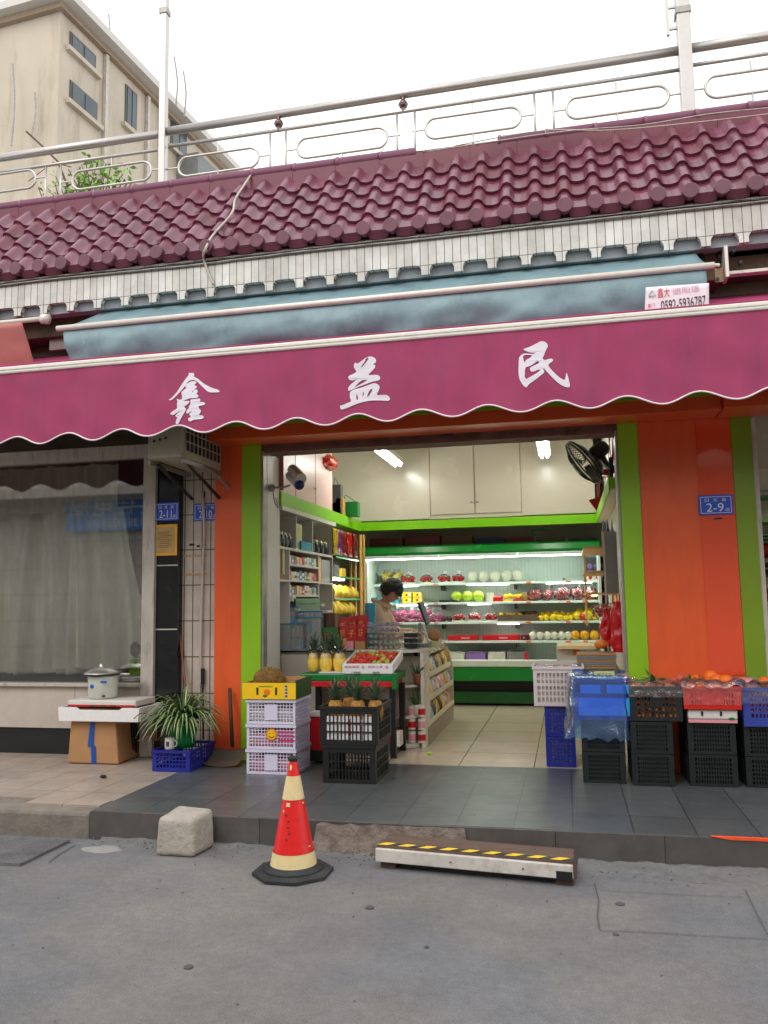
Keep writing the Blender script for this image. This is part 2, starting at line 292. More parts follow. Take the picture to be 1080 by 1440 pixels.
M['plate'] = mat('blue_enamel', (34, 84, 196), .3, .03)
M['signw'] = mat('sign_white', (225, 228, 235), .45, .02)
M['gold'] = mat('gold_frame', (240, 176, 50), .4, .06)
M['certpaper'] = mat('yellowed_paper', (190, 152, 92), .35, .12, 9)
M['ink'] = mat('dark_ink', (58, 48, 40), .7, 0)
M['redink'] = mat('red_ink', (206, 48, 60), .7, 0)
M['greenp'] = mat('green_plastic', (16, 120, 52), .35, .08, 8)
M['dkgreen'] = mat('fridge_green', (20, 142, 52), .25, .05, 4)
M['leaf'] = foodmat('leaf_green', (42, 78, 34), (78, 118, 52), 14, .45, 0)
M['leafpale'] = mat('leaf_cream_stripe', (186, 194, 140), .5, .1, 20)
M['leafdark'] = foodmat('pineapple_leaf', (44, 72, 50), (92, 118, 84), 20, .55, 0)
M['twig'] = mat('dry_twig', (96, 78, 58), .9, .2, 10)
M['wood'] = mat('old_wood', (98, 78, 66), .75, .25, 9, dirt=.4, dirtc=(64, 46, 36), stretch=(1, 8, 8))
M['rust'] = mat('rusty_shutter', (116, 78, 68), .7, .25, 9, dirt=.7, dirtc=(58, 38, 32), dsc=7)
M['glass'] = filmmat('window_glass', (250, 252, 251), .9, .5)
M['clear'] = filmmat('clear_plastic', (251, 252, 253), .5, .1)
M['case'] = filmmat('case_plastic', (246, 250, 252), .5, .2, .16)
M['film'] = filmmat('crinkled_film', (252, 252, 254), .6, .25, .04)
M['bluefilm'] = filmmat('blue_bag_film', (140, 190, 252), .6, .3, .12)
M['curtain'] = mat('pale_curtain', (238, 234, 216), .85, .1, 6, bump=.1, bsc=200, stretch=(3, 3, .4), dirt=.25, dirtc=(120, 112, 96))
M['ctrlwhite'] = mat('counter_white', (214, 208, 196), .35, .04, 3)
M['fridgew'] = mat('fridge_white', (226, 238, 230), .3, .03, 3)
M['tube'] = emat('lit_tube', (250, 252, 244), 36)
M['led'] = emat('lit_strip', (248, 255, 248), 16)
M['warm'] = emat('warm_strip', (255, 206, 110), 9)
M['skin'] = mat('skin', (206, 150, 122), .5, .06, 10, sss=.1)
M['hair'] = mat('black_hair', (22, 19, 18), .45, .3, 60, bump=.5, bsc=150)
M['jacket'] = mat('beige_jacket', (214, 186, 158), .85, .06, 12, bump=.2, bsc=60)
M['trouser'] = mat('dark_trousers', (44, 46, 56), .85, .1, 10)
for k_, c_ in dict(red=(196, 24, 30), yellow=(236, 196, 20), orangep=(236, 120, 20), magenta=(206, 40, 120), cyan=(40, 150, 180), blue=(30, 90, 190), lime=(150, 200, 30), brown=(96, 62, 40), maroon=(96, 22, 30), grey=(140, 140, 138), offw=(222, 216, 200), lilac=(150, 110, 180), pinkp=(226, 150, 160), darkgrey=(70, 72, 72), skyblue=(40, 170, 236), navy=(24, 34, 92)).items():
    M[k_] = mat('printed_'+k_, c_, .4, .06, 12)
F = {}
F['mandarin'] = foodmat('mandarin_peel', (236, 124, 40), (246, 150, 60), 20, .4, .3, 160)
F['orange'] = foodmat('orange_peel', (226, 92, 10), (238, 122, 20), 15, .4, .3, 140)
F['lemon'] = foodmat('yellow_peel', (226, 186, 20), (240, 208, 40), 15, .4, .3, 120)
F['goldmelon'] = foodmat('golden_peel', (222, 150, 16), (236, 176, 30), 18, .45, .2, 90)
F['whitefruit'] = foodmat('white_net_wrap', (214, 208, 188), (234, 230, 214), 40, .6, .6, 150)
F['greenfruit'] = foodmat('green_melon', (150, 186, 30), (196, 214, 60), 22, .35, .1, 80, .4)
F['redfruit'] = foodmat('red_fruit', (168, 18, 26), (206, 50, 40), 25, .3, .1, 90, .4)
F['darkfruit'] = foodmat('plum_skin', (60, 22, 36), (90, 36, 48), 25, .3, 0, 90, .3)
F['pinkfruit'] = foodmat('dragonfruit_skin', (206, 36, 120), (232, 90, 160), 14, .4, .3, 60)
F['strawb'] = foodmat('strawberry_skin', (186, 26, 18), (216, 60, 30), 40, .35, .5, 300)
F['greenb'] = foodmat('green_jujube_skin', (130, 166, 40), (168, 190, 70), 30, .35, .1)
F['durian'] = foodmat('jackfruit_rind', (116, 84, 40), (150, 114, 56), 40, .8, 1.0, 200)
F['pineflesh'] = foodmat('peeled_pineapple', (250, 200, 60), (254, 222, 110), 60, .4, .4, 120)
F['pinerind'] = foodmat('pineapple_rind', (150, 96, 40), (196, 146, 60), 70, .6, 1., 160)
F['potato'] = foodmat('brown_fruit', (150, 110, 60), (180, 140, 84), 30, .6, .3)
P2 = {}
for i_, (k_, c_) in enumerate(dict(red=(200, 24, 30), yellow=(236, 190, 30), brown=(120, 76, 44), cyan=(60, 150, 190), lilac=(140, 100, 180), navy=(34, 44, 110), darkgrey=(70, 72, 76), orangep=(232, 120, 30), blue=(40, 96, 190), maroon=(120, 26, 36)).items()):
    P2[k_] = foodmat('foil_print_'+k_, c_, ((236, 226, 210), (250, 210, 60), (60, 40, 30), (240, 240, 240))[i_ % 4], 16, .28, .3, 40, .3)
# ------------------------------------------------------------------ ground
ZP = .18
def road_h(x, y): return .004*noise.noise(Vector((x*.7, y*.7, 0)))*(1 if y < 4.6 else 0)
b = B()
xs = [-60, -20, -9]+[-8+i*.35 for i in range(38)]+[8, 20, 60]; ys = [-60, -20, -6]+[-2+i*.3 for i in range(23)]+[5.2, 12, 60]
b.add([(x, y, road_h(x, y)) for y in ys for x in xs], [(j*len(xs)+i, j*len(xs)+i+1, (j+1)*len(xs)+i+1, (j+1)*len(xs)+i) for j in range(len(ys)-1) for i in range(len(xs)-1)])
struct('road', b, M['road'], smooth=True)
b = B(); b.box(-3.08, 7, 5.012, 6.80, -.1, ZP); struct('shop_platform', b, M['slate'], bev=.006)
b = B(); b.box(-3.08, 7, 5.0, 5.012, -.1, ZP-.004); b.box(-3.09, -3.08, 5.0, 5.3, -.1, ZP-.006); struct('platform_kerb', b, M['slatef'])
b = B(); b.box(-12, -3.09, 5.28, 7.4, -.1, ZP-.004); struct('pavement_floor', b, M['pave'])
b = B(); b.box(-12, -3.092, 5.0, 5.28, -.1, ZP-.012)
b.add([], []); struct('concrete_kerb', b, M['kerb'], bev=.025)
b = B(); b.box(-3.66, -3.1, 5.13, 5.30, ZP-.012, ZP); struct('pavement_slab', b, M['pave'])
b = B(); b.box(-3.2, 3, 6.80, 11.6, 0, ZP-.002); struct('shop_floor', b, M['beige'])
b = B(); b.box(1.3, 7, 6.80, 11.6, 0, ZP-.001); struct('neighbour_floor', b, M['pave'])
# rough broken concrete on the kerb face
b = B(); random.seed(4)
pts = []
for i in range(60):
    x = -1.62+i*1.05/59; e = min(i, 59-i)/10
    zt = ZP-.006-abs(noise.noise(Vector((x*6, 1, 0))))*.05*(1 if e > .5 else 3) if e < 5 else ZP
    pts.append((x, 4.992-.012*abs(noise.noise(Vector((x*9, 3, 0)))), max(.03, min(ZP-.006, zt if e > .3 else .06))))
b.add([(x, y, z) for x, y, z in pts]+[(x, y-.012-.01*noise.noise(Vector((x*12, 0, 0))), z*.55) for x, y, z in pts]+[(x, y-.03-.03*abs(noise.noise(Vector((x*7, 5, 0)))), 0) for x, y, z in pts], [(60*k+i, 60*k+i+1, 60*(k+1)+i+1, 60*(k+1)+i) for k in range(2) for i in range(59)])
struct('broken_kerb_patch', b, mat('rough_patch', (132, 120, 110), .9, .25, 14, bump=.9, bsc=50, dirt=.8, dirtc=(70, 60, 56), dsc=9), smooth=False)
# rubble line where the road meets the kerb
b = B(); random.seed(7)
def rub(u, v):
    x = .0+u*3.4; y = 5.0-.22*v; k = 1-v*(1.5+.9*noise.noise(Vector((x*2.3, 0, 0)))+.5*noise.noise(Vector((x*9, 0, 4)))); return Vector((x, y, .028*k+.012*noise.noise(Vector((x*9, v*3, 0)))+.005*noise.noise(Vector((x*25, v*9, 0)))))
b.grid(rub, 240, 20)
def rub2(u, v):
    x = -3.0+u*2.6; y = 5.0-.14*v; k = 1-v*(1.9+.9*noise.noise(Vector((x*3, 0, 0)))+.5*noise.noise(Vector((x*11, 0, 4)))); return Vector((x, y, .02*k+.010*noise.noise(Vector((x*9, v*3, 0)))))
b.grid(rub2, 200, 14)
struct('road_edge_mortar', b, mat('mortar', (112, 111, 110), .95, .15, 12, bump=.8, bsc=60, dirt=.4, dirtc=(80, 78, 76), dsc=8), smooth=True)
b = B(); random.seed(33)
for i in range(420):
    x = random.uniform(-3.2, 3.0); y = 5.0-abs(random.gauss(0, .09))-.01 if i < 360 else random.uniform(2.5, 4.9); r = random.uniform(.002, .007); b.sph((x, y, .004+(.012 if y > 4.9 else 0)), (r, r*.8, r*.6), 5, nz=.3, seed=i)
struct('road_grit', b, mat('grit', (104, 100, 94), .95, .3, 30), kind='stuff')
def strip(pts, wd, z):
    q = B(); n = len(pts)
    for i in range(n-1):
        a, c = Vector(pts[i]), Vector(pts[i+1]); d = (c-a).normalized(); nn = Vector((-d.y, d.x, 0))*wd/2
        q.add([(a-nn).to_tuple()[:2]+(z,), (c-nn).to_tuple()[:2]+(z,), (c+nn).to_tuple()[:2]+(z,), (a+nn).to_tuple()[:2]+(z,)], [(0, 1, 2, 3)])
    return q
mcr = mat('crack_dark', (84, 84, 84), .95, .1)
ck = lambda l: [aZ(x, y, 0).to_tuple()[:2]+(0,) for x, y in l]
for l, wd in (([(836, 1243), (842, 1268), (840, 1290), (843, 1308)], .009), ([(1048, 1252), (1062, 1282), (1080, 1316)], .008), ([(843, 1310), (905, 1312), (1003, 1318), (1080, 1322)], .006), ([(68, 1214), (84, 1202), (106, 1189)], .012), ([(843, 1253), (930, 1258), (1045, 1263)], .005)):
    struct('road_crack', strip(ck(l), wd*.7, .0065), mcr)
for i, (px, py, r) in enumerate(((520, 1277, .022), (265, 1361, .02), (872, 1272, .022), (866, 1315, .014), (600, 1333, .01))):
    p = aZ(px, py, 0); q = B(); q.lathe([(0, .008), (r*.8, .008), (r, .005), (r, .0)], (p.x, p.y, 0), 12); struct('tar_spot', q, mcr)
p = aZ(142, 1194, 0); q = B(); q.grid(lambda u, v: Vector((p.x+.26*(u-.5)*2*(1+.3*noise.noise(Vector((v*4, 1, 1)))), p.y+.17*(v-.5)*2*(1+.3*noise.noise(Vector((u*4, 7, 1)))), .011-.045*((2*u-1)**2+(2*v-1)**2)+.006*noise.noise(Vector((u*7, v*7, 2))))), 30, 24)
struct('cement_smear', q, mat('cement_smear', (150, 148, 144), .95, .1, 9, bump=.4), smooth=True)
# drain cover of steel plate, lower left
a0 = aZ(0, 1200, 0)
b = B(); b.box(-4.6, -3.18, 4.42, 4.92, -.02, .018)
for i in range(48):
    for j in range(16):
        b.cbox((-4.58+i*.03, 4.44+j*.03, .019), (.02, .006, .004), 0, Matrix.Rotation(R_(45 if (i+j) % 2 else -45), 3, 'Z'))
solo('drain_cover', 'grey steel chequer plate drain cover set in the road', 'drain cover', b, mat('chequer_plate', (122, 121, 122), .7, .15, 7, metal=.4, dirt=.5, dirtc=(84, 80, 78)), (-3.9, 4.67, 0))
b = B(); p0 = aZ(1003, 1181, ZP)
b.add([(p0.x, 4.996, ZP+.004), (3.5, 4.996, ZP+.004), (3.5, 5.03, ZP+.004), (p0.x, 5.02, ZP+.004), (p0.x+.1, 4.996, ZP-.010), (3.5, 4.996, ZP-.010)], [(0, 1, 2, 3), (4, 5, 1, 0)])
struct('orange_kerb_line', b, mat('orange_line', (236, 84, 34), .7, .1, 12))
# ------------------------------------------------------------------ fruit shop building
YF = 6.85
shop = thing('fruit_shop', 'open fruit shop front with orange and lime green pillars', 'shop', (0, YF, 0))
def pbox(n, m, par, *a, **k):
    q = B(); q.box(*a); return part(n, q, m, par, **k)
pil = pbox('pillar', M['orange'], shop, -3.055, -2.803, YF, 7.3, ZP, 3.1)
q = B(); q.box(-2.8, -2.62, YF-.003, 7.26, ZP, 3.1); part('green_panel', q, M['green'], pil)
pil = pbox('pillar', M['orange'], shop, .608, 1.31, YF, 7.3, ZP, 3.1)
q = B(); q.box(.449, .605, YF-.003, 7.26, ZP, 3.1); part('green_panel', q, M['green'], pil)
q = B(); q.box(1.312, 1.463, YF-.003, 7.26, ZP, 3.1); part('green_panel', q, mat('olive_panel', (122, 150, 30), .35, .06, 3), pil)
q = B(); q.box(1.05, 1.308, YF-.006, YF+.01, .9, 3.0); part('glossy_sheet', q, mat('orange_gloss', (226, 80, 42), .12, .04, 3, coat=.5), pil)
q = B(); q.box(1.15, 1.21, YF-.009, YF-.006, 2.105, 2.118); part('slot', q, M['black'], pil)
q = B(); q.box(-3.056, 1.20, 6.53, 6.84, 2.912, 3.24); q.box(1.205, 4, 6.45, 6.84, 2.905, 3.24); part('lintel', q, M['orange'], shop, bev=.004)
q = B(); q.box(-2.9, 1.19, 6.516, 6.529, 3.02, 3.235); part('lintel_trim', q, M['green'], shop)
q = B(); q.box(-2.62, .448, 6.88, 7.1, 2.85, 2.99)
for i in range(3): q.box(-2.62, .448, 6.868-.004*i, 6.88, 2.86+i*.045, 2.88+i*.045)
part('shutter', q, M['rust'], shop)
q = B(); q.cbox((-.95, 6.862, 2.915), (.11, .006, .03)); part('shutter_label', q, M['navy'], shop)
for x0, x1 in ((-2.618, -2.60), (.43, .447)):
    q = B(); q.box(x0, x1, 6.86, 6.95, ZP, 2.86); part('shutter_rail', q, M['galv'], shop)
ZC = 3.8
pbox('side_wall', M['white'], shop, -3.2, -3.06, 7.302, 11.6, 0, ZC+.15)
pbox('side_wall', M['white'], shop, .50, .605, 7.27, 11.6, 0, ZC+.15)
pbox('side_panel', M['white'], shop, -2.66, -2.6, 6.96, 7.27, ZP, 2.86)
pbox('side_panel', M['white'], shop, .44, .498, 6.96, 7.27, ZP, 2.86)
pbox('back_wall', M['white'], shop, -3.06, .5, 11.5, 11.6, 0, ZC+.15)
pbox('ceiling', M['cream'], shop, -3.06, .5, 6.9, 11.5, ZC, ZC+.1)
pbox('floor_slab', M['wallgrime'], shop, -3.2, 4, 6.9, 11.6, 4.2, 4.35)
pbox('upper_wall', M['wallgrime'], shop, -9, 6, 6.87, 7.1, 3.24, 4.6)
# back cabinet over the fridge
YC = 10.4
cab = part('overhead_cabinet', B().box(-3.058, .385, YC, 11.5, 2.549, ZC), M['cream'], shop)
z_ = lambda px, py, Y: aY(px, py, Y).z
for (p1, p2) in ((605, 667), (668, 733)):
    x1, x2 = aY(p1, 690, YC).x, aY(p2, 690, YC).x
    q = B(); q.box(x1+.004, x2-.004, YC-.016, YC-.001, 2.60, ZC-.01); part('cabinet_door', q, M['cream'], cab, bev=.002)
    hx = aY(663 if p1 == 605 else 672, 706, YC); q = B(); q.tube([(hx.x, YC-.016, hx.z), (hx.x, YC-.04, hx.z)], .013, 10); part('handle', q, M['galv'], cab)
x3 = aY(733, 690, YC).x
part('cabinet_panel', B().box(x3+.004, .38, YC-.016, YC-.001, 2.555, ZC-.01), M['cream'], cab); part('cabinet_panel', B().box(-3.05, aY(605, 690, YC).x-.004, YC-.016, YC-.001, 2.555, ZC-.01), M['cream'], cab)
part('green_band', B().box(-2.6, .385, YC-.03, YC-.001, 2.425, 2.535), M['limeband'], cab)
# left: pink cabinet + band + shelf wall
XL = -2.6
pk = part('pink_cabinet', B().box(-3.058, XL, 7.31, 9.08, 2.55, ZC), M['pinkcab'], shop)
for y in (7.75, 8.42): part('door_gap', B().box(XL-.001, XL+.003, y, y+.006, 2.56, 3.7), M['darkgrey'], pk)
part('handle', B().tube([(XL+.02, 8.30, 2.72), (XL+.03, 8.34, 2.70), (XL+.02, 8.38, 2.72)], .006, 6), M['galv'], pk)
bd = part('green_band', B().box(-2.9, XL+.02, 7.28, 10.36, 2.42, 2.548), M['limeband'], shop)
part('band_underside', B().box(-2.9, XL+.03, 7.28, 9.12, 2.375, 2.417), M['white'], bd)
# right loft shelf
lf = part('loft_shelf', B().box(.40, .498, 7.28, 10.39, 2.425, 2.54), M['white'], shop)
part('green_band', B().box(.385, .399, 7.27, 10.39, 2.42, 2.545), M['limeband'], lf)
part('green_band', B().box(.402, .448, 7.262, 7.279, 2.44, 2.53), M['limeband'], lf)
# ceiling lights
tl = None
for i, (pa, Y0) in enumerate((((545, 643), 9.0), ((764, 630), 9.0))):
    z = 3.2; c = aZ(*pa, z)
    t = thing('ceiling_light', 'lit twin-tube ceiling light over the '+('counter on the left' if i == 0 else 'aisle on the right'), 'ceiling light', (c.x, c.y, z), 'fluorescent ceiling lights')
    part('housing', B().box(c.x-.07, c.x+.07, c.y-.62, c.y+.62, z+.02, z+.08), M['white'], t)
    for s in (-.4, .4): part('hanging_rod', B().tube([(c.x, c.y+s, z+.08), (c.x, c.y+s, ZC)], .006, 6), M['galv'], t)
    for s in (-.032, .032):
        part('tube', B().tube([(c.x+s, c.y-.6, z), (c.x+s, c.y+.6, z)], .016, 10), M['tube'], t)
    part('end_cap', B().box(c.x-.06, c.x+.06, c.y-.63, c.y-.6, z-.02, z+.02), M['white'], t)
# hidden-depth second pair deeper in the shop is not visible: none built
# ------------------------------------------------------------------ tiled roof, fascia
rf = thing('tiled_roof', 'sloping maroon glazed tile roof over the shopfronts', 'roof', (0, 6.3, 4.4))
EY, EZ, TY, TZ = 6.30, 4.495, 7.16, 5.60
xa, xb = aY(59, 380, EY).x, aY(1060, 252, EY).x
SPX = (xb-xa)/26; NR = 5
sl = Vector((0, TY-EY, TZ-EZ)); SLn = sl.length; PIT = SLn/5.75; sd = sl.normalized(); nrm = Vector((0, -sd.z, sd.y))
def prof(t):
    """height of the tile across one spacing, t in 0..1, the roll is centred at 0"""
    d = min(t, 1-t)*SPX; rr = .048
    if d < rr: return math.sqrt(max(0, rr*rr-d*d))*1.05+.004
    k = (d-rr)/(SPX/2-rr); return .004-.016*sin(k*pi/2)
b = B(); i0, i1 = -14, 44; SUB = 12
RT = [M['rooft'], mat('maroon_tile_pale', (122, 68, 86), .26, .2, 5, dirt=.3, dirtc=(96, 56, 64), dsc=4, spec=.6), mat('maroon_tile_brown', (108, 50, 62), .36, .22, 5, dirt=.5, dirtc=(80, 48, 52), dsc=4)]
for r in range(5):
    rowx = [xa+(i+k/SUB)*SPX for i in range(i0, i1) for k in range(SUB)]; n = len(rowx); vs = []
    for kk, (tt, ho) in enumerate(((0, .008), (0, .028), (.3, .022), (1.06, .0))):
        for j, x in enumerate(rowx):
            jit = .004*noise.noise(Vector((j//SUB*3.1, r*5.7, 0)))
            h = prof((j % SUB)/SUB) if kk != 0 else prof((j % SUB)/SUB)*.9-.01
            p = Vector((x, EY, EZ))+sd*((r+tt)*PIT+jit)+nrm*(h+ho*(1 if kk else .2)); vs.append(p)
    b.add(vs, [(k*n+j, k*n+j+1, (k+1)*n+j+1, (k+1)*n+j) for k in range(3) for j in range(n-1)])
    pick = [random.choice((0, 0, 0, 1, 2)) for _ in range(80)]; q0 = len(b.m)-3*(n-1)
    for k in range(3):
        for j in range(n-1): b.m[q0+k*(n-1)+j] = pick[(j+SUB//2)//SUB]
tp = part('tile_courses', b, RT, rf, smooth=True); mods(tp); e_ = tp.modifiers.new('e', 'EDGE_SPLIT'); e_.split_angle = R_(42)
b = B()
for i in range(i0+1, i1):
    x = xa+i*SPX; c = Vector((x, EY-.014, EZ+.006)); c = c+Vector((0, -.044, .030)); ax_ = Vector((0, -1, -.05)).normalized()
    b.tube([c-ax_*.07, c+ax_*.006, c+ax_*.010], [.056, .060, .056], 18)
    # drip lip hanging between two end discs
    L_ = [(x+SPX/2+SPX*.36*cos(a), .028*-sin(a)) for a in [pi*k/8 for k in range(9)]]
    vs = [Vector((px_, EY, EZ))-sd*.008+Vector((0, 0, dz-.012)) for px_, dz in L_]+[Vector((px_, EY, EZ))-sd*.008+nrm*.04 for px_, dz in L_]
    b.add(vs, [(k, k+1, k+10, k+9) for k in range(8)])
    b.add([v+Vector((0, .02, 0)) for v in vs], [(k+9, k+10, k+1, k) for k in range(8)])
part('eave_discs', b, M['rooft'], rf, smooth=False)
part('roof_deck', B().add([(-7, EY+.02, EZ-.03), (4, EY+.02, EZ-.03), (4, 7.04, EZ+(7.04-EY-.02)*1.2849-.03), (-7, 7.04, EZ+(7.04-EY-.02)*1.2849-.03), (4, TY+.5, EZ-.03), (-7, TY+.5, EZ-.03)], [(0, 1, 2, 3), (3, 2, 4, 5), (5, 4, 1, 0)]), M['rooft'], rf)
# ridge: sloping slab and cap, with a broken stretch
def ridge(x0, x1, nm='ridge_cap'):
    pr = [(TY-.06, TZ-.03), (TY+.10, TZ+.13), (TY+.13, TZ+.165), (TY+.22, TZ+.16), (TY+.22, TZ-.1), (TY, TZ-.1)]
    q = B(); k = x0
    while k < x1-.01:
        e = min(k+.42, x1); o = random.uniform(-.004, .004); q.prism([(y, z+o) for y, z in pr], k, e-.004, 'yz'); k = e
    part(nm, q, M['ridge'], rf)
tt_ = 5.02*PIT; RBY, RBZ = EY+sd.y*tt_, EZ+sd.z*tt_; CZ = aY(540, 217, RBY+.02).z+.012
random.seed(5)
xg0, xg1 = aY(585, 215, RBY).x, aY(700, 205, RBY).x
q = B()
for k in range(30): x0 = -7+k*.42; q.box(x0, x0+.417, RBY, RBY+.06, RBZ-.06, CZ-.035)
part('ridge_band', q, mat('maroon_riser', (112, 46, 62), .35, .12, 5, dirt=.3, dirtc=(84, 50, 54)), rf)
capm = mat('purple_ridge_cap', (138, 82, 106), .3, .12, 5, dirt=.3, dirtc=(104, 70, 82))
def ridge(x0, x1):
    q = B(); k = x0
    while k < x1-.01:
        e = min(k+.42, x1); o = random.uniform(-.003, .003); q.tube([(k, RBY+.03, CZ-.03+o), (k+.03, RBY+.03, CZ-.03+o), (k+.031, RBY+.03, CZ-.03+o), (e-.002, RBY+.03, CZ-.03+o)], [.052, .052, .046, .046], 14); k = e
    part('ridge_cap', q, capm, rf, smooth=True)
ridge(-7, xg0); ridge(xg1, 5.5)
q = B(); q.grid(lambda u, v: Vector((xg0+(xg1-xg0)*u, RBY-.005+.12*v, CZ-.045+.02*noise.noise(Vector((u*14, v*3, 0)))+.012*v)), 50, 4); q.box(xg0, xg1, RBY+.01, RBY+.11, RBZ-.05, CZ-.06)
part('broken_ridge', q, M['concrete'], rf)
part('ridge_back', B().box(-7, 5.5, RBY+.061, TY+.3, RBZ-.3, CZ-.05), M['concrete'], rf)
# fascia of white strips with notched lower edge
fs = thing('fascia', 'white strip-tiled fascia with scalloped lower edge under the roof', 'fascia', (0, 6.34, 4.2))
FY = 6.33; nx0 = aY(120, 420, FY).x; nx1 = aY(1020, 322, FY).x
FZ0, FZ1, NT = aY(540, 392, FY).z, EZ-.03, .085
NSP = (aY(1018, 318, FY).x-aY(80, 430, FY).x)/21.
x_start = aY(80, 430, FY).x
pl = [(-7.5, FZ1), (-7.5, FZ0)]
k = int((x_start+7.5)/NSP); x = x_start-k*NSP
while x < 6:
    wn = NSP*.37
    arc_ = [(wn-.05*(1-cos(pi/2*i/6)), NT-.05+.05*sin(pi/2*i/6)) for i in range(7)]; pl += [(x-wn, FZ0)]+[(x-dx, FZ0+dz) for dx, dz in arc_]+[(x+dx, FZ0+dz) for dx, dz in arc_[::-1]]+[(x+wn, FZ0)]; x += NSP
pl += [(6.2, FZ0), (6.2, FZ1)]
q = B()
xs_ = sorted(set(round(p[0], 5) for p in pl))
def low(xv):
    zs = FZ0
    for i in range(1, len(pl)-2):
        a, c = pl[i], pl[i+1]
        if a[0] <= xv <= c[0] and c[0] > a[0]: zs = a[1]+(c[1]-a[1])*(xv-a[0])/(c[0]-a[0])
    return zs
for a, c in zip(xs_[:-1], xs_[1:]):
    if c-a < 1e-4: continue
    za, zb = low(a+1e-4), low(c-1e-4)
    q.add([(a, FY, za), (c, FY, zb), (c, FY, FZ1), (a, FY, FZ1), (a, FY+.05, za), (c, FY+.05, zb), (c, FY+.05, FZ1), (a, FY+.05, FZ1)], [(0, 1, 2, 3), (7, 6, 5, 4), (0, 4, 5, 1)])
part('strip_facing', q, M['stripw'], fs)
part('soffit', B().box(-7.5, 6.2, FY+.055, 6.87, FZ0+.13, FZ0+.2), M['soffit'], fs)
part('soffit_beam', B().box(-7.5, 6.2, FY+.06, FY+.16, FZ0+.005, FZ0+.13), M['bluesoffit'], fs)
part('brown_beam', B().box(-7.5, 6.2, 6.60, 6.86, FZ0-.12, FZ0+.13), M['wallgrime'], fs)
for k, (dz, dy, r) in enumerate(((-.03, -.012, .006), (-.045, -.016, .007), (-.058, -.01, .004), (-.02, -.02, .004))):
    q = B(); q.tube([(x, FY+dy, FZ1+dz+.012*noise.noise(Vector((x*.8, k*3, 0)))+.005*noise.noise(Vector((x*4, k, 1)))) for x in [-7+.15*i for i in range(74)]], r, 6)
    solo('cable', ['thin black cable clipped along the top of the white fascia', 'thicker grey cable running along the top of the white fascia', 'lowest tan cable along the top of the white fascia', 'topmost pale cable right under the roof tiles'][k], 'cable', q, [M['black'], M['galv'], M['twig'], M['oldwhite']][k], (-3, FY, FZ1))
def path(pp, Yf): return [aY(px, py, Yf(px, py) if callable(Yf) else Yf) for px, py in pp]
def smoothp(P, n=6):
    P = [Vector(p) for p in P]; out = []
    for i in range(len(P)-1):
        a, b_, c, d = P[max(i-1, 0)], P[i], P[i+1], P[min(i+2, len(P)-1)]
        for k in range(n):
            t = k/n; out.append(.5*((2*b_)+(c-a)*t+(2*a-5*b_+4*c-d)*t*t+(3*b_-a-3*c+d)*t**3))
    return out+[P[-1]]
def onroof(px, py, lift=.075):
    d = ray(px, py); P0 = Vector((0, EY, EZ))+nrm*lift; t = (P0-O_).dot(nrm)/d.dot(nrm); return O_+d*t
q = B(); q.tube(smoothp([onroof(353, 246), onroof(345, 258), onroof(331, 280), onroof(326, 300), onroof(300, 330), onroof(288, 352)]+[aY(286, 362, FY-.03), aY(291, 378, FY-.02), aY(300, 400, FY-.02)]), .011, 6)
solo('loose_cord', 'loose white cord hanging down across the maroon roof tiles', 'cord', q, M['oldwhite'], (-2.5, 6.5, 5), smooth=True)
q = B(); q.tube(smoothp([onroof(600, 213, .17), onroof(700, 198, .15), onroof(800, 184, .13), onroof(900, 176, .11), onroof(1000, 160, .11), onroof(1100, 150, .11)]), .006, 6)
q.tube(smoothp([onroof(640, 205, .16), onroof(760, 184, .14), onroof(860, 183, .12), onroof(980, 172, .12), onroof(1100, 158, .12)]), .006, 6)
solo('roof_cable', 'pair of pale cables lying along the top of the tiled roof', 'cable', q, M['oldwhite'], (0, 7, 5.6), smooth=True)
# ------------------------------------------------------------------ railing
RY = 7.42
rl = thing('roof_railing', 'stainless steel railing with oval ornaments along the roof terrace', 'railing', (0, RY, 5.7))
def rline(pp, r, nm, n=10, Y=RY):
    q = B(); q.tube([aY(px, py, Y) for px, py in pp], r, n); return part(nm, q, M['steel'], rl, smooth=True)
zt = aY(540, 139, RY).z; zm = aY(540, 155+7, RY).z
rline([(-60, 231), (224, 189)], .042, 'top_rail'); rline([(-60, 250), (222, 211)], .018, 'mid_rail')
rline([(236, 185), (957, 71)], .042, 'top_rail'); rline([(238, 206), (540, 161), (957, 98)], .018, 'mid_rail')
rline([(972, 68), (1140, 41)], .044, 'top_rail'); rline([(972, 92), (1140, 66)], .018, 'mid_rail')
def vbar(px, y0, y1): 
    a = aY(px, y0, RY); z1 = aY(px, y1, RY).z; q = B(); q.tube([a, (a.x, RY, z1)], .012, 8); part('upright_bar', q, M['steel'], rl, smooth=True)
midy = lambda px: (250+(px+60)*(-39/282)) if px < 230 else (206-(px-238)*(108/719)) if px < 965 else 92-(px-972)*.155
for px in (65, 86, 380, 402, 558, 583, 751, 777): vbar(px, midy(px), midy(px)+72)
ovs = [(0, 50, 262), (102, 213, 247), (251, 364, 228), (418, 545, 201), (598, 733, 173), (796, 941, 144), (991, 1125, 115)]
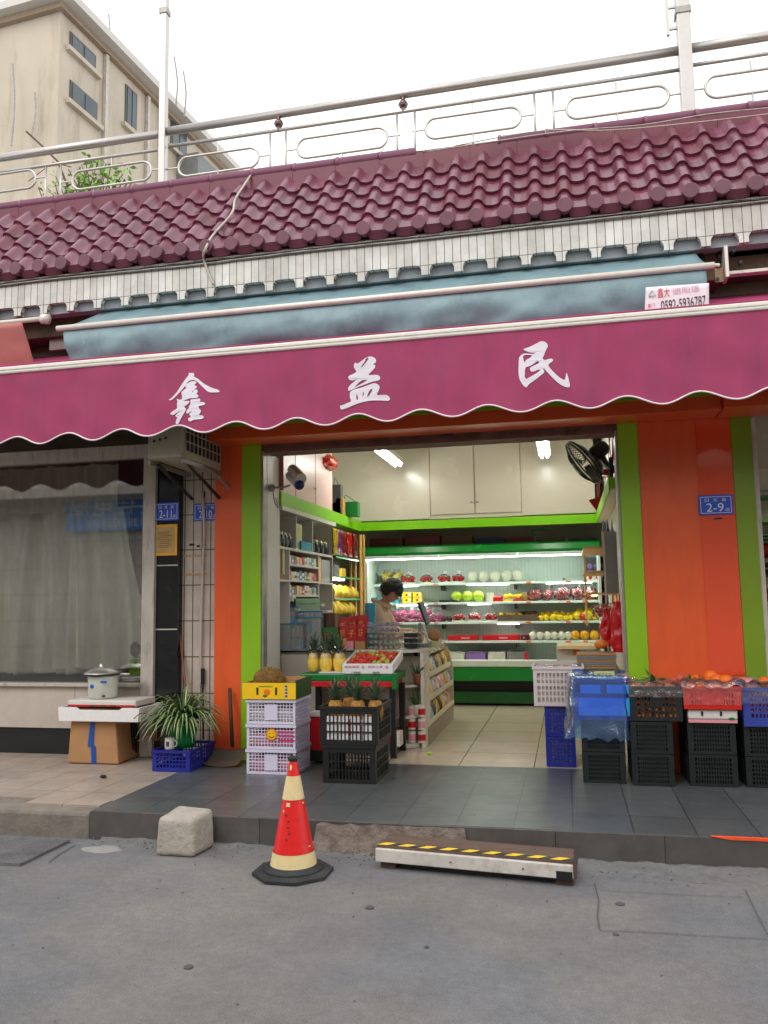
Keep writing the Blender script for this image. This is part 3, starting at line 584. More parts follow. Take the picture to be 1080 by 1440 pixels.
for xl, xr, cy in ovs:
    if xl == 0: xl = -70
    cxp = (xl+xr)/2; A_ = aY(xl, cy, RY); C_ = aY(xr, cy, RY); hw = (C_.x-A_.x)/2; cx = (A_.x+C_.x)/2; cz = aY(cxp, cy-(0 if xl > 0 else 3), RY).z; hh = .105
    P = []
    for k in range(24):
        a = 2*pi*k/24; sx = hw-hh; P.append((cx+(sx if cos(a) > 0 else -sx)+hh*cos(a), RY, cz+hh*sin(a)))
    q = B(); q.tube(P, .0135, 8, closed=True); ov = part('oval_ornament', q, M['steel'], rl, smooth=True)
    for pA_, pB_ in (((cx, cz+hh), (cx, cz+hh+.09)), ((cx, cz-hh), (cx, cz-hh-.1)), ((cx-hw, cz), (cx-hw-.13, cz)), ((cx+hw, cz), (cx+hw+.13, cz))):
        q = B(); q.tube([(pA_[0], RY, pA_[1]), (pB_[0], RY, pB_[1])], .010, 6); part('connector', q, M['steel'], rl)
for px, py in ((392, 174), (567, 147)):
    c = aY(px, py, RY); q = B(); q.sph(c, .045, 16); q.lathe([(.02, -.08), (.02, -.03), (.045, -.005), (.05, 0), (.045, .005), (.02, .03), (.02, .07)], c, 14); part('ball', q, mat('ball_steel', (120, 100, 96), .25, .1, metal=.9), rl, smooth=True)
q = B()
for x, wd in ((229.5, .036), (965, .058)):
    pass
def pole(px0, py0, wd, lab, br=False):
    a = aY(px0, py0, RY-.02); t = thing('steel_pole', lab, 'pole', (a.x, RY-.02, 5.5), 'steel poles standing on the roof terrace')
    q = B(); q.box(a.x-wd, a.x+wd, RY-.02-wd, RY-.02+wd, 5.3, 9.2); part('shaft', q, M['steel'], t, bev=.008)
    q = B(); q.box(a.x-wd-.008, a.x+wd+.008, RY-.028-wd, RY-.012+wd, aY(px0, 20, RY).z-.03, aY(px0, 20, RY).z+.03); part('clamp', q, M['galv'], t)
    if br:
        q = B(); c1 = aY(937, 8, RY); c2 = aY(938, 52, RY); q.box(c1.x-.012, c1.x+.012, RY-.03, RY, c2.z, c1.z+.06)
        for yy in (12, 42): zz = aY(945, yy, RY).z; q.box(c1.x, a.x-wd, RY-.025, RY-.005, zz-.012, zz+.012)
        part('step_bracket', q, M['steel'], t)
pole(230, 150, .037, 'slim square steel pole left of the railing balls'); pole(965.5, 120, .058, 'thick steel pole with a rung bracket at the right', True)
# ------------------------------------------------------------------ magenta awning
AY = 5.70; BZ0, BZ1 = aY(540, 482, AY).z, aY(540, 470.5, AY).z
aw = thing('shop_awning', 'magenta canvas awning with white characters over the shopfront', 'awning', (-1.2, AY, 3.4))
c0, c1 = aY(22, 618, AY).x, aY(983, 552, AY).x; WP = (c1-c0)/11
zlow, zcr = aY(535, 594, AY).z, aY(587, 576.5, AY).z
def wedge(x): return (zlow+zcr)/2+(zcr-zlow)/2*cos(2*pi*(x-c0)/WP)*(1+.1*noise.noise(Vector((x, 9, 0))))
def wave(x, z):
    t = (BZ0-z)/.6
    return AY-.012+.034*t*noise.noise(Vector((x*1.3, z*.8, 2)))+.014*t*cos(2*pi*(x-c0)/WP+.6)+.011*noise.noise(Vector((x*5, z*2.5, 7)))*min(1, t*4+.2)+.006*sin(x*9+z*14+3*noise.noise(Vector((x, z, 1))))*t*t
AX0, AX1 = -6.5, 5.5; NU = 620
b = B()
def vf(u, v):
    x = AX0+(AX1-AX0)*u; zb = wedge(x); z = BZ0+(zb-BZ0)*v; return Vector((x, wave(x, z), z))
b.grid(vf, NU, 12); part('valance', b, M['pink'], aw, smooth=True)
q = B(); q.tube([(x, wave(x, wedge(x))-.002, wedge(x)) for x in [AX0+(AX1-AX0)*i/NU for i in range(NU+1)]], .0065, 6); part('white_edging', q, M['trim'], aw, smooth=True)
tb = aY(1080, 409, 6.8)
def topf(u, v):
    x = AX0+(AX1-AX0)*u; y = AY+(6.86-AY)*v; z = BZ1+.006+(3.90-BZ1)*v; s_ = sin(pi*v); return Vector((x, y, z-.012*s_+.012*s_*noise.noise(Vector((x*1.5, v*2, 4)))))
b = B(); b.grid(topf, 200, 10); part('canopy', b, M['pink'], aw, smooth=True, sol=.003)
q = B(); q.box(AX0, AX1, AY-.026, AY+.03, BZ0, BZ1); q2 = part('front_bar', q, M['alum'], aw, bev=.012)
q = B(); q.box(AX0, AX1, AY-.029, AY-.026, (BZ0+BZ1)/2-.003, (BZ0+BZ1)/2+.003); q.tube([(AX0, AY-.012, BZ1+.004), (AX1, AY-.012, BZ1+.004)], .009, 6, 1); part('bar_groove', q, [M['oldwhite'], M['pink']], aw)
def onval(px, py):
    p = aY(px, py, AY-.02)
    for _ in range(2): p = aY(px, py, wave(p.x, p.z)-.004)
    return p
A1 = [(445,60),(545,60),(560,95),(545,130),(620,165),(740,265),(880,340),(1000,375),(1038,405),(1032,430),(850,432),(790,400),(690,300),(600,212),(540,192),(470,200),(420,245),(380,310),(320,385),(200,510),(120,582),(62,575),(130,530),(230,420),(330,260),(400,160),(455,95)]
A2 = [(400,275),(500,215),(590,220),(605,245),(550,290),(605,310),(605,345),(545,375),(615,375),(620,430),(590,460),(635,480),(635,520),(560,540),(480,540),(400,570),(330,600),(450,588),(470,605),(440,650),(360,700),(395,735),(400,760),(360,830),(300,930),(260,1020),(225,1040),(200,1010),(215,950),(240,905),(190,880),(220,840),(320,775),(230,815),(150,865),(90,840),(140,790),(235,735),(225,660),(240,600),(218,545),(270,570),(322,560),(325,500),(308,430),(350,390),(412,345),(380,315)]
A3 = [(485,565),(560,555),(660,545),(675,575),(660,605),(740,615),(770,640),(740,670),(640,685),(640,730),(685,765),(680,810),(640,855),(720,865),(742,900),(710,935),(600,940),(530,955),(490,985),(445,970),(440,920),(500,885),(450,845),(540,758),(430,835),(402,820),(412,770),(460,722),(450,705),(490,640),(482,600)]
outline([(A1, []), (A2, [[(515,440),(520,400),(540,385),(535,410)], [(232,880),(245,858),(260,862),(252,882)]]), (A3, [])], lambda x, y: onval(232+x/13.5, 520+y/13.5), M['lettering'], 'character', aw)
D1 = [(345,200),(370,155),(400,180),(445,165),(560,75),(640,40),(710,50),(765,95),(765,160),(705,195),(750,205),(750,255),(690,320),(605,400),(780,390),(840,420),(850,460),(820,500),(700,520),(540,582),(430,622),(290,686),(245,700),(232,650),(270,590),(420,465),(340,500),(270,495),(235,450),(250,410),(330,380),(400,335),(345,250)]
D2 = [(280,712),(350,668),(450,648),(600,596),(735,545),(800,570),(840,620),(820,690),(770,780),(960,770),(1010,800),(1035,850),(1010,888),(850,878),(700,880),(560,900),(400,945),(230,1020),(120,1055),(90,1040),(80,975),(120,975),(220,930),(300,900),(270,820),(268,750)]
outline([(D1, [[(478, 272), (500, 210), (555, 140), (570, 85), (620, 60), (625, 90), (560, 180)], [(345, 642), (480, 500), (615, 480), (540, 535), (430, 595)]]), (D2, [[(395, 870), (393, 780), (412, 765), (430, 860)], [(505, 815), (520, 730), (540, 725), (530, 790)], [(590, 820), (640, 690), (705, 650), (690, 700), (640, 790)]])], lambda x, y: onval(472+x/13.5, 498+y/13.5), M['lettering'], 'character', aw)
E1 = [(190,225),(300,190),(420,130),(520,78),(580,80),(630,110),(660,170),(610,260),(575,360),(550,405),(590,442),(700,405),(750,420),(755,450),(650,530),(720,620),(850,750),(960,818),(985,790),(1005,660),(1040,760),(1078,930),(1050,958),(960,940),(860,880),(740,770),(620,640),(552,575),(590,660),(570,690),(430,800),(300,890),(250,958),(200,940),(120,820),(95,700),(100,450),(110,380),(170,320),(240,310),(390,325),(440,268),(400,300),(300,290),(200,250)]
outline([(E1, [[(180, 355), (240, 337), (350, 342), (330, 390), (240, 430), (212, 490), (190, 430)], [(218, 575), (300, 555), (350, 533), (462, 448), (500, 490), (320, 575), (310, 610), (345, 668), (500, 610), (508, 640), (350, 740), (215, 812)]])], lambda x, y: onval(722+x/13.5, 474+y/13.5), M['lettering'], 'character', aw)
for px in (-40, 1020):
    p = aY(px, 500, AY); q = B(); q.tube([(p.x, AY+.02, BZ0+.01), (p.x+.1, 6.3, 3.45), (p.x, 6.86, 3.55)], .018, 8); part('folding_arm', q, M['alum'], aw)
# ------------------------------------------------------------------ teal awning behind it
TYF = 6.02
ta = thing('teal_awning', 'retracted teal canvas awning above the magenta awning', 'awning', (-1.4, TYF, 3.8))
L0, L1 = aY(82, 464, TYF), aY(1001, 371, TYF); tz = (L0.z+L1.z)/2
def tv(u, v):
    x = L0.x+.04+(L1.x-L0.x-.08)*u; k = v*.62; wv = sin(pi*min(1, v*1.1))
    x += (.10*v if u < .04 else 0)
    return Vector((x, TYF+.01+.24*v**2.2-.03*sin(pi*min(1, v*1.15))*(1+.5*noise.noise(Vector((x*1.1, 4, 4))))+.11*v*noise.noise(Vector((x*2.6, v*2.4, 3)))+(.035*noise.noise(Vector((x*5, v*4, 3)))+.03*abs(noise.noise(Vector((x*2.5+v*2, v*3-x, 8)))))*v, tz-.02-k*.8))
b = B(); b.grid(tv, 240, 22); part('hanging_cloth', b, M['teal'], ta, smooth=True, sol=.003)
bl, br_ = aY(150, 437, 6.5), aY(975, 352, 6.5)
def tt(u, v):
    x0 = L0.x+.02+(L1.x-L0.x-.04)*u; x1 = bl.x+(br_.x-bl.x)*u; s_ = sin(pi*v); return Vector((x0+(x1-x0)*v, TYF+.02+(6.5-TYF)*v, tz+.02+((bl.z+br_.z)/2-tz)*v+.014*s_*noise.noise(Vector((x0*2, v*2, 5)))-.02*s_))
b = B(); b.grid(tt, 120, 8); part('canopy', b, M['teal'], ta, smooth=True, sol=.003)
q = B(); q.tube([(L0.x-.01, TYF, tz), (L1.x+.015, TYF, tz)], .024, 12); part('front_bar', q, M['alum'], ta, smooth=True)
q = B(); q.tube([(L1.x+.015, TYF, tz), (L1.x+.05, TYF+.01, tz)], .014, 8); part('bar_end', q, M['alum'], ta)
q = B(); q.tube([(bl.x-.1, 6.52, bl.z+.03), (br_.x+.06, 6.52, bl.z+.03)], .05, 14); part('roller', q, M['bluesoffit'], ta, smooth=True)
def ontl(px, py):
    u = .95; p = aY(px, py, TYF+.03)
    for _ in range(4):
        v = max(0, (tz-.02-p.z)/.496); p = aY(px, py, TYF+.01+.30*v**2.2+.05*v*noise.noise(Vector((p.x*2.2, v*2, 3)))+(.035*noise.noise(Vector((p.x*5, v*4, 3)))+.03*abs(noise.noise(Vector((p.x*2.5+v*2, v*3-p.x, 8)))))*v-.012)
    return p
YB = TYF-.062
P_ = [aY(908, 404, YB), aY(997, 398, YB), aY(997, 452, YB), aY(906, 452, YB)]
b = B(); b.grid(lambda u, v: P_[0].lerp(P_[1], u).lerp(P_[3].lerp(P_[2], u), v)+Vector((0, .003*noise.noise(Vector((u*5, v*4, 0))), 0)), 14, 8); part('advert_banner', b, mat('banner_paper', (232, 224, 230), .6, .04, 12), ta, smooth=True, sol=.001)
def onb(tx, px, py, px2, py2, h_, m_, nm):
    A_, C_ = aY(px, py, YB-.006), aY(px2, py2, YB-.006); xd = C_-A_; textmesh(tx, A_, xd.normalized(), (0, 0, 1), xd.length, h_, m_, nm, ta)
onb('0592-5936787', 930, 437, 993, 429, .072, M['ink'], 'phone_number')
onb('鑫大', 925, 419, 942, 417, .070, M['redink'], 'characters')
onb('遮阳篷', 946, 414, 984, 409, .045, mat('faded_pink_ink', (224, 166, 186), .7), 'characters')
onb('厦门', 911, 433, 921, 432, .030, M['redink'], 'characters')
c = aY(917, 414, YB-.006); q = B(); q.tube([c+Vector((-.022, 0, -.012)), c+Vector((0, 0, .03)), c+Vector((.024, 0, -.012)), c+Vector((-.022, 0, -.014))], .003, 6); part('logo', q, M['grey'], ta)
# brackets and arm at the right end of the teal awning
bk = thing('awning_bracket', 'rusty tan steel awning bracket with bolts at the right end of the teal awning', 'bracket', (1.2, 6.6, 3.9))
def rectpx(x0, y0, x1, y1, Y0, Y1):
    a, c = aY(x0, y1, Y0), aY(x1, y0, Y0); q = B(); q.box(a.x, c.x, Y0, Y1, a.z, c.z); return q
tanm = mat('tan_paint_steel', (150, 122, 92), .6, .15, 8, dirt=.5, dirtc=(70, 52, 40), dsc=8)
part('back_plate', rectpx(992, 345, 1012, 395, 6.58, 6.86), tanm, bk, bev=.004)
part('hanging_plate', rectpx(1006, 376, 1017, 397, 6.40, 6.42), tanm, bk, bev=.002)
part('flange', rectpx(1021, 345, 1023, 389, 6.35, 6.5), M['alum'], bk)
part('arm', rectpx(1024, 374, 1100, 386, 6.45, 6.52), M['alum'], bk, bev=.004)
part('upper_arm', rectpx(1026, 348, 1100, 362, 6.6, 6.66), M['rust'], bk)
for px, py in ((1010, 374), (1032, 352), (1042, 368), (1009, 392)):
    c = aY(px, py, 6.39); q = B(); q.tube([c, c+Vector((0, .06, 0))], .014, 6); part('bolt', q, M['black'], bk)
for px, py in ((975, 352), (985, 355), (1013, 360)):
    c = aY(px, py, 6.5); q = B(); q.sph(c, (.03, .04, .05), 8, nz=.5, seed=px); part('knuckle', q, M['black'], bk)
part('light_strip', rectpx(1062, 344, 1110, 348, 6.62, 6.64), M['alum'], bk)
# left neighbour awning (salmon) and its tube
sa = thing('neighbour_awning', 'faded salmon awning end with a white roller tube at the upper left', 'awning', (-4.6, 6.2, 3.6))
p0, p1 = aY(-40, 462, 6.2), aY(36, 452, 6.2)
q = B(); q.grid(lambda u, v: Vector((-6.5+(p1.x+6.5)*u+.03*v, 6.15+.2*v+.01*noise.noise(Vector((u*9, v*4, 0))), p1.z-.02-.42*v)), 40, 10); part('cloth', q, M['salmon'], sa, smooth=True, sol=.003)
pt2 = aY(68, 449, 6.2); q = B(); q.tube([(-6.6, 6.2, pt2.z+.01), (pt2.x-.03, 6.2, pt2.z+.01)], .022, 12); part('roller_tube', q, M['alum'], sa, smooth=True)
q = B(); q.tube([(pt2.x-.06, 6.2, pt2.z+.01), (pt2.x, 6.2, pt2.z)], .045, 14); part('end_cap', q, M['alum'], sa, smooth=True)
q = B(); q.cbox((aY(115, 470, 6.5).x, 6.7, aY(115, 475, 6.7).z), (.9, .05, .2)); part('fixing_board', q, M['oldwhite'], sa)
# ------------------------------------------------------------------ left neighbour shop
ns = thing('curtained_shop', 'closed neighbouring shop with a large curtained window', 'shop', (-5, YF, 0))
zs, zh = aY(100, 960, YF).z, aY(100, 650, YF).z
XW1, XP1, XP2, XT = -3.737, -3.616, -3.405, -3.05
part('window_frame', B().box(-9, XP1, 6.80, 6.90, zh, zh+.12), M['oldwhite'], ns, bev=.004)
part('window_post', B().box(XW1, XP1, 6.80, 6.92, ZP, zh), M['oldwhite'], ns, bev=.004)
part('window_sill', B().box(-9, XW1-.002, 6.79, 6.95, zs-.03, zs), M['oldwhite'], ns, bev=.003)
q = B(); x = -9.
q.box(-9, XW1-.002, 6.83, 6.95, .41, zs-.03); part('lower_panel', q, tilemat('panel_cladding', (196, 184, 172), (190, 178, 166), (120, 108, 98), .9, 3, -3.9, -1, .006, .4, 'xz', .15), ns)
part('black_plinth', B().box(-9, XW1-.002, 6.85, 6.95, ZP-.01, .41), M['black'], ns)
part('window_glass', B().box(-9, XW1, 6.86, 6.866, zs, zh), M['glass'], ns)
part('side_wall', B().box(-3.403, -3.06, 6.93, 7.3, 0, 3.3), M['tilewall'], ns)
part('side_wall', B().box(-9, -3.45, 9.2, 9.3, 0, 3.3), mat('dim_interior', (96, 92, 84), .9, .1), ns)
part('inner_floor', B().box(-9, -3.45, 6.96, 9.2, .02, .5), M['wallgrime'], ns)
part('ceiling', B().box(-9, -3.06, 6.9, 9.2, 3.25, 3.3), M['wallgrime'], ns)
bp = part('black_pillar', B().box(XP1+.002, XP2, 6.84, 7.3, ZP, 3.3), M['black_tile'], ns, bev=.003)
for py in (795, 885):
    z = aY(235, py, 6.84).z; q = B(); q.box(XP1+.003, XP2-.001, 6.836, 6.841, z-.006, z+.006); part('joint', q, M['oldwhite'], bp)
# dark upper band inside the window and a thin rail
part('transom', B().box(-4.05, XW1, 6.90, 6.93, 2.42, zh), M['black'], ns)
part('transom_rail', B().box(-4.05, XW1, 6.875, 6.895, 2.405, 2.42), M['oldwhite'], ns)
# curtain
cu_ = thing('curtain', 'pale drawn curtain hanging in folds behind the shop window', 'curtain', (-5, 7.02, 1))
def cf(xa_, xb_, seed, gather):
    def f(u, v):
        z = zh-.02+(zs-zh+.08)*v; g = 1-gather*max(0, v-.0)**1.5
        x = xa_+(xb_-xa_)*(u*g if gather >= 0 else u)
        fo = .07*sin(u*44+seed+1.5*sin(v*2.2+u*4))+.04*sin(u*121+seed*2+v*1.3)+.08*noise.noise(Vector((u*14, v*1.2, seed)))
        return Vector((x+.02*noise.noise(Vector((u*20, v*2, 9))), 7.085+fo*(.5+.6*v), z))
    return f
b = B(); b.grid(cf(-7.5, -4.02, 1, .0), 300, 30); part('left_drape', b, M['curtain'], cu_, smooth=True)
def rf_(u, v):
    z = 2.42+(zs+.12-2.42)*v; r = -4.02+.30*(v**.8); l = -4.9+.12*v; x = l+(r-l)*u
    return Vector((x, 6.965+.05*sin(u*23+2.5*v)+.05*noise.noise(Vector((u*6, v*2, 4)))+.02*v, z))
b = B(); b.grid(rf_, 120, 30); part('right_drape', b, M['curtain'], cu_, smooth=True)
b = B(); b.grid(lambda u, v: Vector((-7.5+(3.45)*u, 6.95+.02*sin(u*150)+.012*noise.noise(Vector((u*30, v, 0))), zh-.01-.44*v-.015*abs(sin(u*24)))), 300, 6); part('pelmet', b, M['curtain'], cu_, smooth=True)
# things inside that window, at its right foot
c = aY(195, 932, 7.0); q = B(); q.box(c.x-.06, c.x+.05, 6.93, 7.02, zs, zs+.2); solo('green_box', 'bright green packet standing on the window sill behind the glass', 'packet', q, M['lime'], (c.x, 7, zs), bev=.01)
q = B(); q.sph((c.x, 7.0, zs+.29), (.085, .06, .08), 12, nz=.2); solo('brown_ornament', 'round brown ornament resting on the green packet behind the glass', 'ornament', q, M['wood'], (c.x, 7, zs+.2), smooth=True)
c = aY(180, 950, 7.0); q = B(); q.sph((c.x, 6.98, zs+.05), (.10, .05, .05), 12, nz=.25); solo('dark_bundle', 'dark bundle lying behind the glass beside the green packet', 'bundle', q, M['darkgrey'], (c.x, 7, zs), smooth=True)
# AC unit on its bracket
a0 = aY(207, 660, 6.05); a1 = aY(255, 660, 6.05)
ac = thing('air_conditioner', 'grimy outdoor air conditioner unit mounted above the black pillar', 'air conditioner', (a0.x, 6.05, a0.z))
AX_, AZ0, AZ1 = a1.x, aY(256, 642, 6.05).z, aY(256, 642, 6.05).z+.5
part('casing', B().box(a0.x, AX_, 6.05, 6.84, AZ0, AZ1), mat('ac_casing', (178, 176, 156), .55, .1, 6, dirt=.6, dirtc=(96, 80, 64), dsc=6), ac, bev=.012)
q = B(); q.box(AX_-.004, AX_+.002, 6.11, 6.80, AZ0+.06, AZ1-.04); gm = part('fan_opening', q, M['black'], ac)
q = B()
for i in range(10): q.box(AX_+.002, AX_+.010, 6.11+i*.0767-.004, 6.11+i*.0767+.004, AZ0+.06, AZ1-.04)
for i in range(6): q.box(AX_+.003, AX_+.011, 6.11, 6.80, AZ0+.06+i*.08-.004, AZ0+.06+i*.08+.004)
part('grille', q, M['oldwhite'], ac)
for k in range(3): q = B(); q.tube([(a0.x+.06+k*.05, 6.045, AZ0+.14+.01*k), (a0.x+.06+k*.05, 6.052, AZ0+.14+.01*k)], .012, 8); part('bolt', q, M['black'], ac)
q = B(); q.box(a0.x-.02, a0.x+.0, 6.1, 6.86, AZ0-.04, AZ0-.003); q.box(AX_-.03, AX_, 6.1, 6.86, AZ0-.04, AZ0-.003); part('bracket', q, M['galv'], ac)
q = B(); q.tube([(AX_-.02, 6.2, AZ0-.03), (AX_-.02, 6.84, AZ0-.24)], .016, 6); part('strut', q, M['black'], ac)
q = B(); q.tube([(a0.x+.02, 6.2, AZ0-.03), (a0.x+.02, 6.84, AZ0-.24)], .016, 6); part('strut', q, M['black'], ac)
q = B(); q.tube(smoothp([(AX_-.01, 6.5, AZ0-.02), (AX_+.03, 6.7, AZ0-.07), (AX_+.06, 6.86, AZ0-.16), (AX_+.06, 6.91, AZ0-.26)]), .014, 8); part('pipe', q, M['galv'], ac, smooth=True)
q = B(); q.tube(smoothp([aY(284, 690, 6.91), aY(287, 740, 6.90), aY(285, 800, 6.91), aY(282, 900, 6.90), aY(283, 965, 6.91)]), .013, 8); solo('drain_pipe', 'thin tan pipe running down the white tiled wall', 'pipe', q, M['oldwhite'], (-3.2, 7.1, 1), smooth=True)
# number plates
def nplate(px0, px1, py0, py1, Y, num, lab):
    a, c = aY(px0, py1, Y), aY(px1, py0, Y); w_, h_ = c.x-a.x, c.z-a.z
    t = thing('house_number', lab, 'house number', (a.x, Y, a.z))
    part('plate', B().box(a.x, c.x, Y-.008, Y-.001, a.z, c.z), M['plate'], t, bev=.003)
    q = B(); e = .014
    for s in ((a.x+e, c.x-e, c.z-e-.004, c.z-e), (a.x+e, c.x-e, a.z+e, a.z+e+.004), (a.x+e, a.x+e+.004, a.z+e+.004, c.z-e-.004), (c.x-e-.004, c.x-e, a.z+e+.004, c.z-e-.004)): q.box(s[0], s[1], Y-.010, Y-.008, s[2], s[3])
    part('border', q, M['signw'], t)
    for i, ch in enumerate('日东路'): textmesh(ch, (a.x+w_*(.18+.25*i), Y-.0105, a.z+h_*.66), (1, 0, 0), (0, 0, 1), w_*.12, h_*.17, M['signw'], 'street_name', t)
    textmesh(num, (a.x+w_*.22, Y-.0105, a.z+h_*.16), (1, 0, 0), (0, 0, 1), w_*.50, h_*.42, M['signw'], 'number', t)
    textmesh('店', (a.x+w_*.76, Y-.0105, a.z+h_*.16), (1, 0, 0), (0, 0, 1), w_*.13, h_*.17, M['signw'], 'small_character', t)
nplate(217, 252, 706, 733, 6.838, '2-11', 'blue house number plate reading 2-11 on the black pillar')
nplate(272.5, 309, 707, 733, 6.928, '2-10', 'blue house number plate reading 2-10 on the tiled wall')
nplate(983, 1030, 695, 725, YF-.007, '2-9', 'blue house number plate reading 2-9 on the orange pillar')
a, c = aY(217, 782, 6.838), aY(250, 737, 6.838)
t = thing('framed_notice', 'gold framed yellowed notice hanging under the number plate 2-11', 'notice', (a.x, 6.838, a.z))
part('frame', B().box(a.x, c.x, 6.822, 6.837, a.z, c.z), M['gold'], t, bev=.005)
part('paper', B().box(a.x+.022, c.x-.022, 6.818, 6.822, a.z+.025, c.z-.025), M['certpaper'], t)
q = B(); random.seed(3)
for i in range(9): zz = c.z-.07-i*.017; q.box(a.x+.04+random.random()*.02, c.x-.045-random.random()*.04, 6.8165, 6.8178, zz-.002, zz+.002)
part('print_lines', q, M['ink'], t)
# small marks on the tile wall
q = B()
for (px, py, w_, h_) in ((270, 766, .05, .02), (279, 768, .03, .02), (288, 766, .02, .01), (288, 695, .008, .06)): p = aY(px, py, 6.929); q.box(p.x-w_/2, p.x+w_/2, 6.924, 6.929, p.z-h_/2, p.z+h_/2)
part('wall_stain', q, M['ink'], ns)
q = B(); p = aY(252, 820, 7.0)
for py in (782, 808): a_ = aY(262, py, 6.928); q.box(a_.x-.03, a_.x+.20, 6.9235, 6.929, a_.z-.008, a_.z+.008)
part('tape_strip', q, M['certpaper'], ns)
# ------------------------------------------------------------------ right neighbour
rs = thing('glass_shelf_shop', 'edge of the next shop with glass shelves beside the right pillar', 'shop', (1.6, YF, 0))
part('frame_strip', B().box(1.466, 1.50, YF+.01, YF+.1, ZP, 2.9), M['oldwhite'], rs)
part('back_panel', B().box(1.47, 3.5, 7.3, 7.35, ZP, 3.2), M['cream'], rs)
for py in (700, 735, 754, 758, 800):
    z = aY(1072, py, 7.15).z; q = B(); q.box(1.49, 3.2, 7.0, 7.29, z-.008, z+.004); part('glass_shelf', q, M['greenp'] if py != 735 else M['limeband'], rs)
for k, (py, m_) in enumerate(((783, 'redfruit'), (810, 'darkfruit'), (845, 'redfruit'), (870, 'darkfruit'))):
    z = aY(1072, py, 7.15).z; q = B(); q.sph((1.62, 7.15, z+.05), (.1, .07, .06), 10, nz=.3, seed=k); solo('wrapped_bundle', ORD[k]+' wrapped bundle from the top on the glass shelves at the right edge', 'bundle', q, F[m_], (1.62, 7.15, z), smooth=True)
q = B(); a, c = aY(1066, 690, 7.28), aY(1100, 658, 7.28); q.box(a.x, c.x, 7.27, 7.29, a.z, c.z); solo('paper_notice', 'pale paper notice pinned above the shelves at the right edge', 'notice', q, M['offw'], (a.x, 7.28, a.z))
# ------------------------------------------------------------------ background building and terrace plant
BY = 36.
cr = aY(80, 200, BY); ztop = aY(83, 3, BY).z
bb_ = thing('apartment_block', 'beige rendered apartment block rising beyond the terrace', 'building', (cr.x, BY, 0))
mb = mat('beige_render', (186, 174, 156), .9, .1, .35, dirt=.8, dirtc=(150, 138, 120), dsc=.5, vstreak=2)
far = 74; dv = (aY(330, 250, far).x-cr.x)/(far-BY)
sk_ = R_(5.5)
def bw(d, off=0): return (cr.x+d*sin(sk_)+off*cos(sk_), BY+d*cos(sk_)-off*sin(sk_))
def bbx(d0, d1, o0, o1, z0, z1, q=None, mi=0):
    q = q or B(); P = [bw(d0, o0), bw(d0, o1), bw(d1, o1), bw(d1, o0)]; q.add([(x, y, z) for z in (z0, z1) for x, y in P], [(0, 3, 2, 1), (4, 5, 6, 7), (0, 1, 5, 4), (1, 2, 6, 5), (2, 3, 7, 6), (3, 0, 4, 7)], mi); return q
def hitside(px, py):
    """point on the long side wall seen at a pixel: distance along it and height"""
    d = ray(px, py); n_ = Vector((cos(sk_), -sin(sk_), 0)); t_ = (Vector((cr.x, BY, 0))-O_).dot(n_)/d.dot(n_); p = O_+d*t_
    return (Vector((p.x-cr.x, p.y-BY, 0))).length, p.z
part('walls', bbx(0, 44, -14, 0, 0, ztop-.2), mb, bb_)
rr_ = part('roof_slab', bbx(-.8, 45, -15, .9, ztop-.2, ztop+.25), mat('roof_edge', (196, 190, 182), .8, .05), bb_)
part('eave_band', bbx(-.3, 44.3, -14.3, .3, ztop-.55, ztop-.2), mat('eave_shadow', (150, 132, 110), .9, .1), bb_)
def bwin(xl, yt, xr, yb):
    d0, zt_ = hitside(xl, yt); d1, _ = hitside(xr, yt+(xr-xl)*.95); _, zb_ = hitside(xl, yb)
    f_ = part('window', bbx(d0, d1, -.05, .06, zb_, zt_), M['darkgrey'], bb_)
    part('pane', bbx(d0+.15, (d0+d1)/2-.08, .02, .09, zb_+.12, zt_-.12), M['glassdark'], f_); part('pane', bbx((d0+d1)/2+.08, d1-.15, .02, .09, zb_+.12, zt_-.12), M['glassdark'], f_)
    part('sill', bbx(d0-.3, d1+.3, 0, .28, zb_-.3, zb_-.05), mb, f_)
M['glassdark'] = mat('far_window_glass', (70, 80, 84), .15, .2, .8)
bwin(98, 44, 134, 68); bwin(98, 112, 136, 142); bwin(176, 118, 192, 175); bwin(240, 150, 262, 205)
for px in (145, 205, 224): d0, _ = hitside(px, 100); part('down_pipe', bbx(d0, d0+.25, .02, .22, 2, ztop-.6), M['oldwhite'], bb_)
part('balcony', bbx(*[hitside(248, 245)[0], hitside(292, 300)[0]], 0, 1.6, hitside(248, 252)[1], hitside(248, 219)[1]), mat('balcony_grey', (120, 122, 120), .7, .1, 2), bb_)
q = B()
for px, py0, py1 in ((153, 20, 130), (160, 75, 200), (168, 85, 200), (175, 90, 180), (245, 80, 150), (258, 100, 165), (18, 90, 205), (49, 130, 190)):
    a_, c_ = aY(px, py0, BY+6 if px > 70 else BY-.3), aY(px+random.uniform(-5, 5), py1, BY+6 if px > 70 else BY-.3)
    q = B(); q.tube(smoothp([a_, (a_+c_)/2+Vector((.15, 0, 0)), c_], 3), .05, 5); part('aerial_rod', q, M['galv'], bb_)
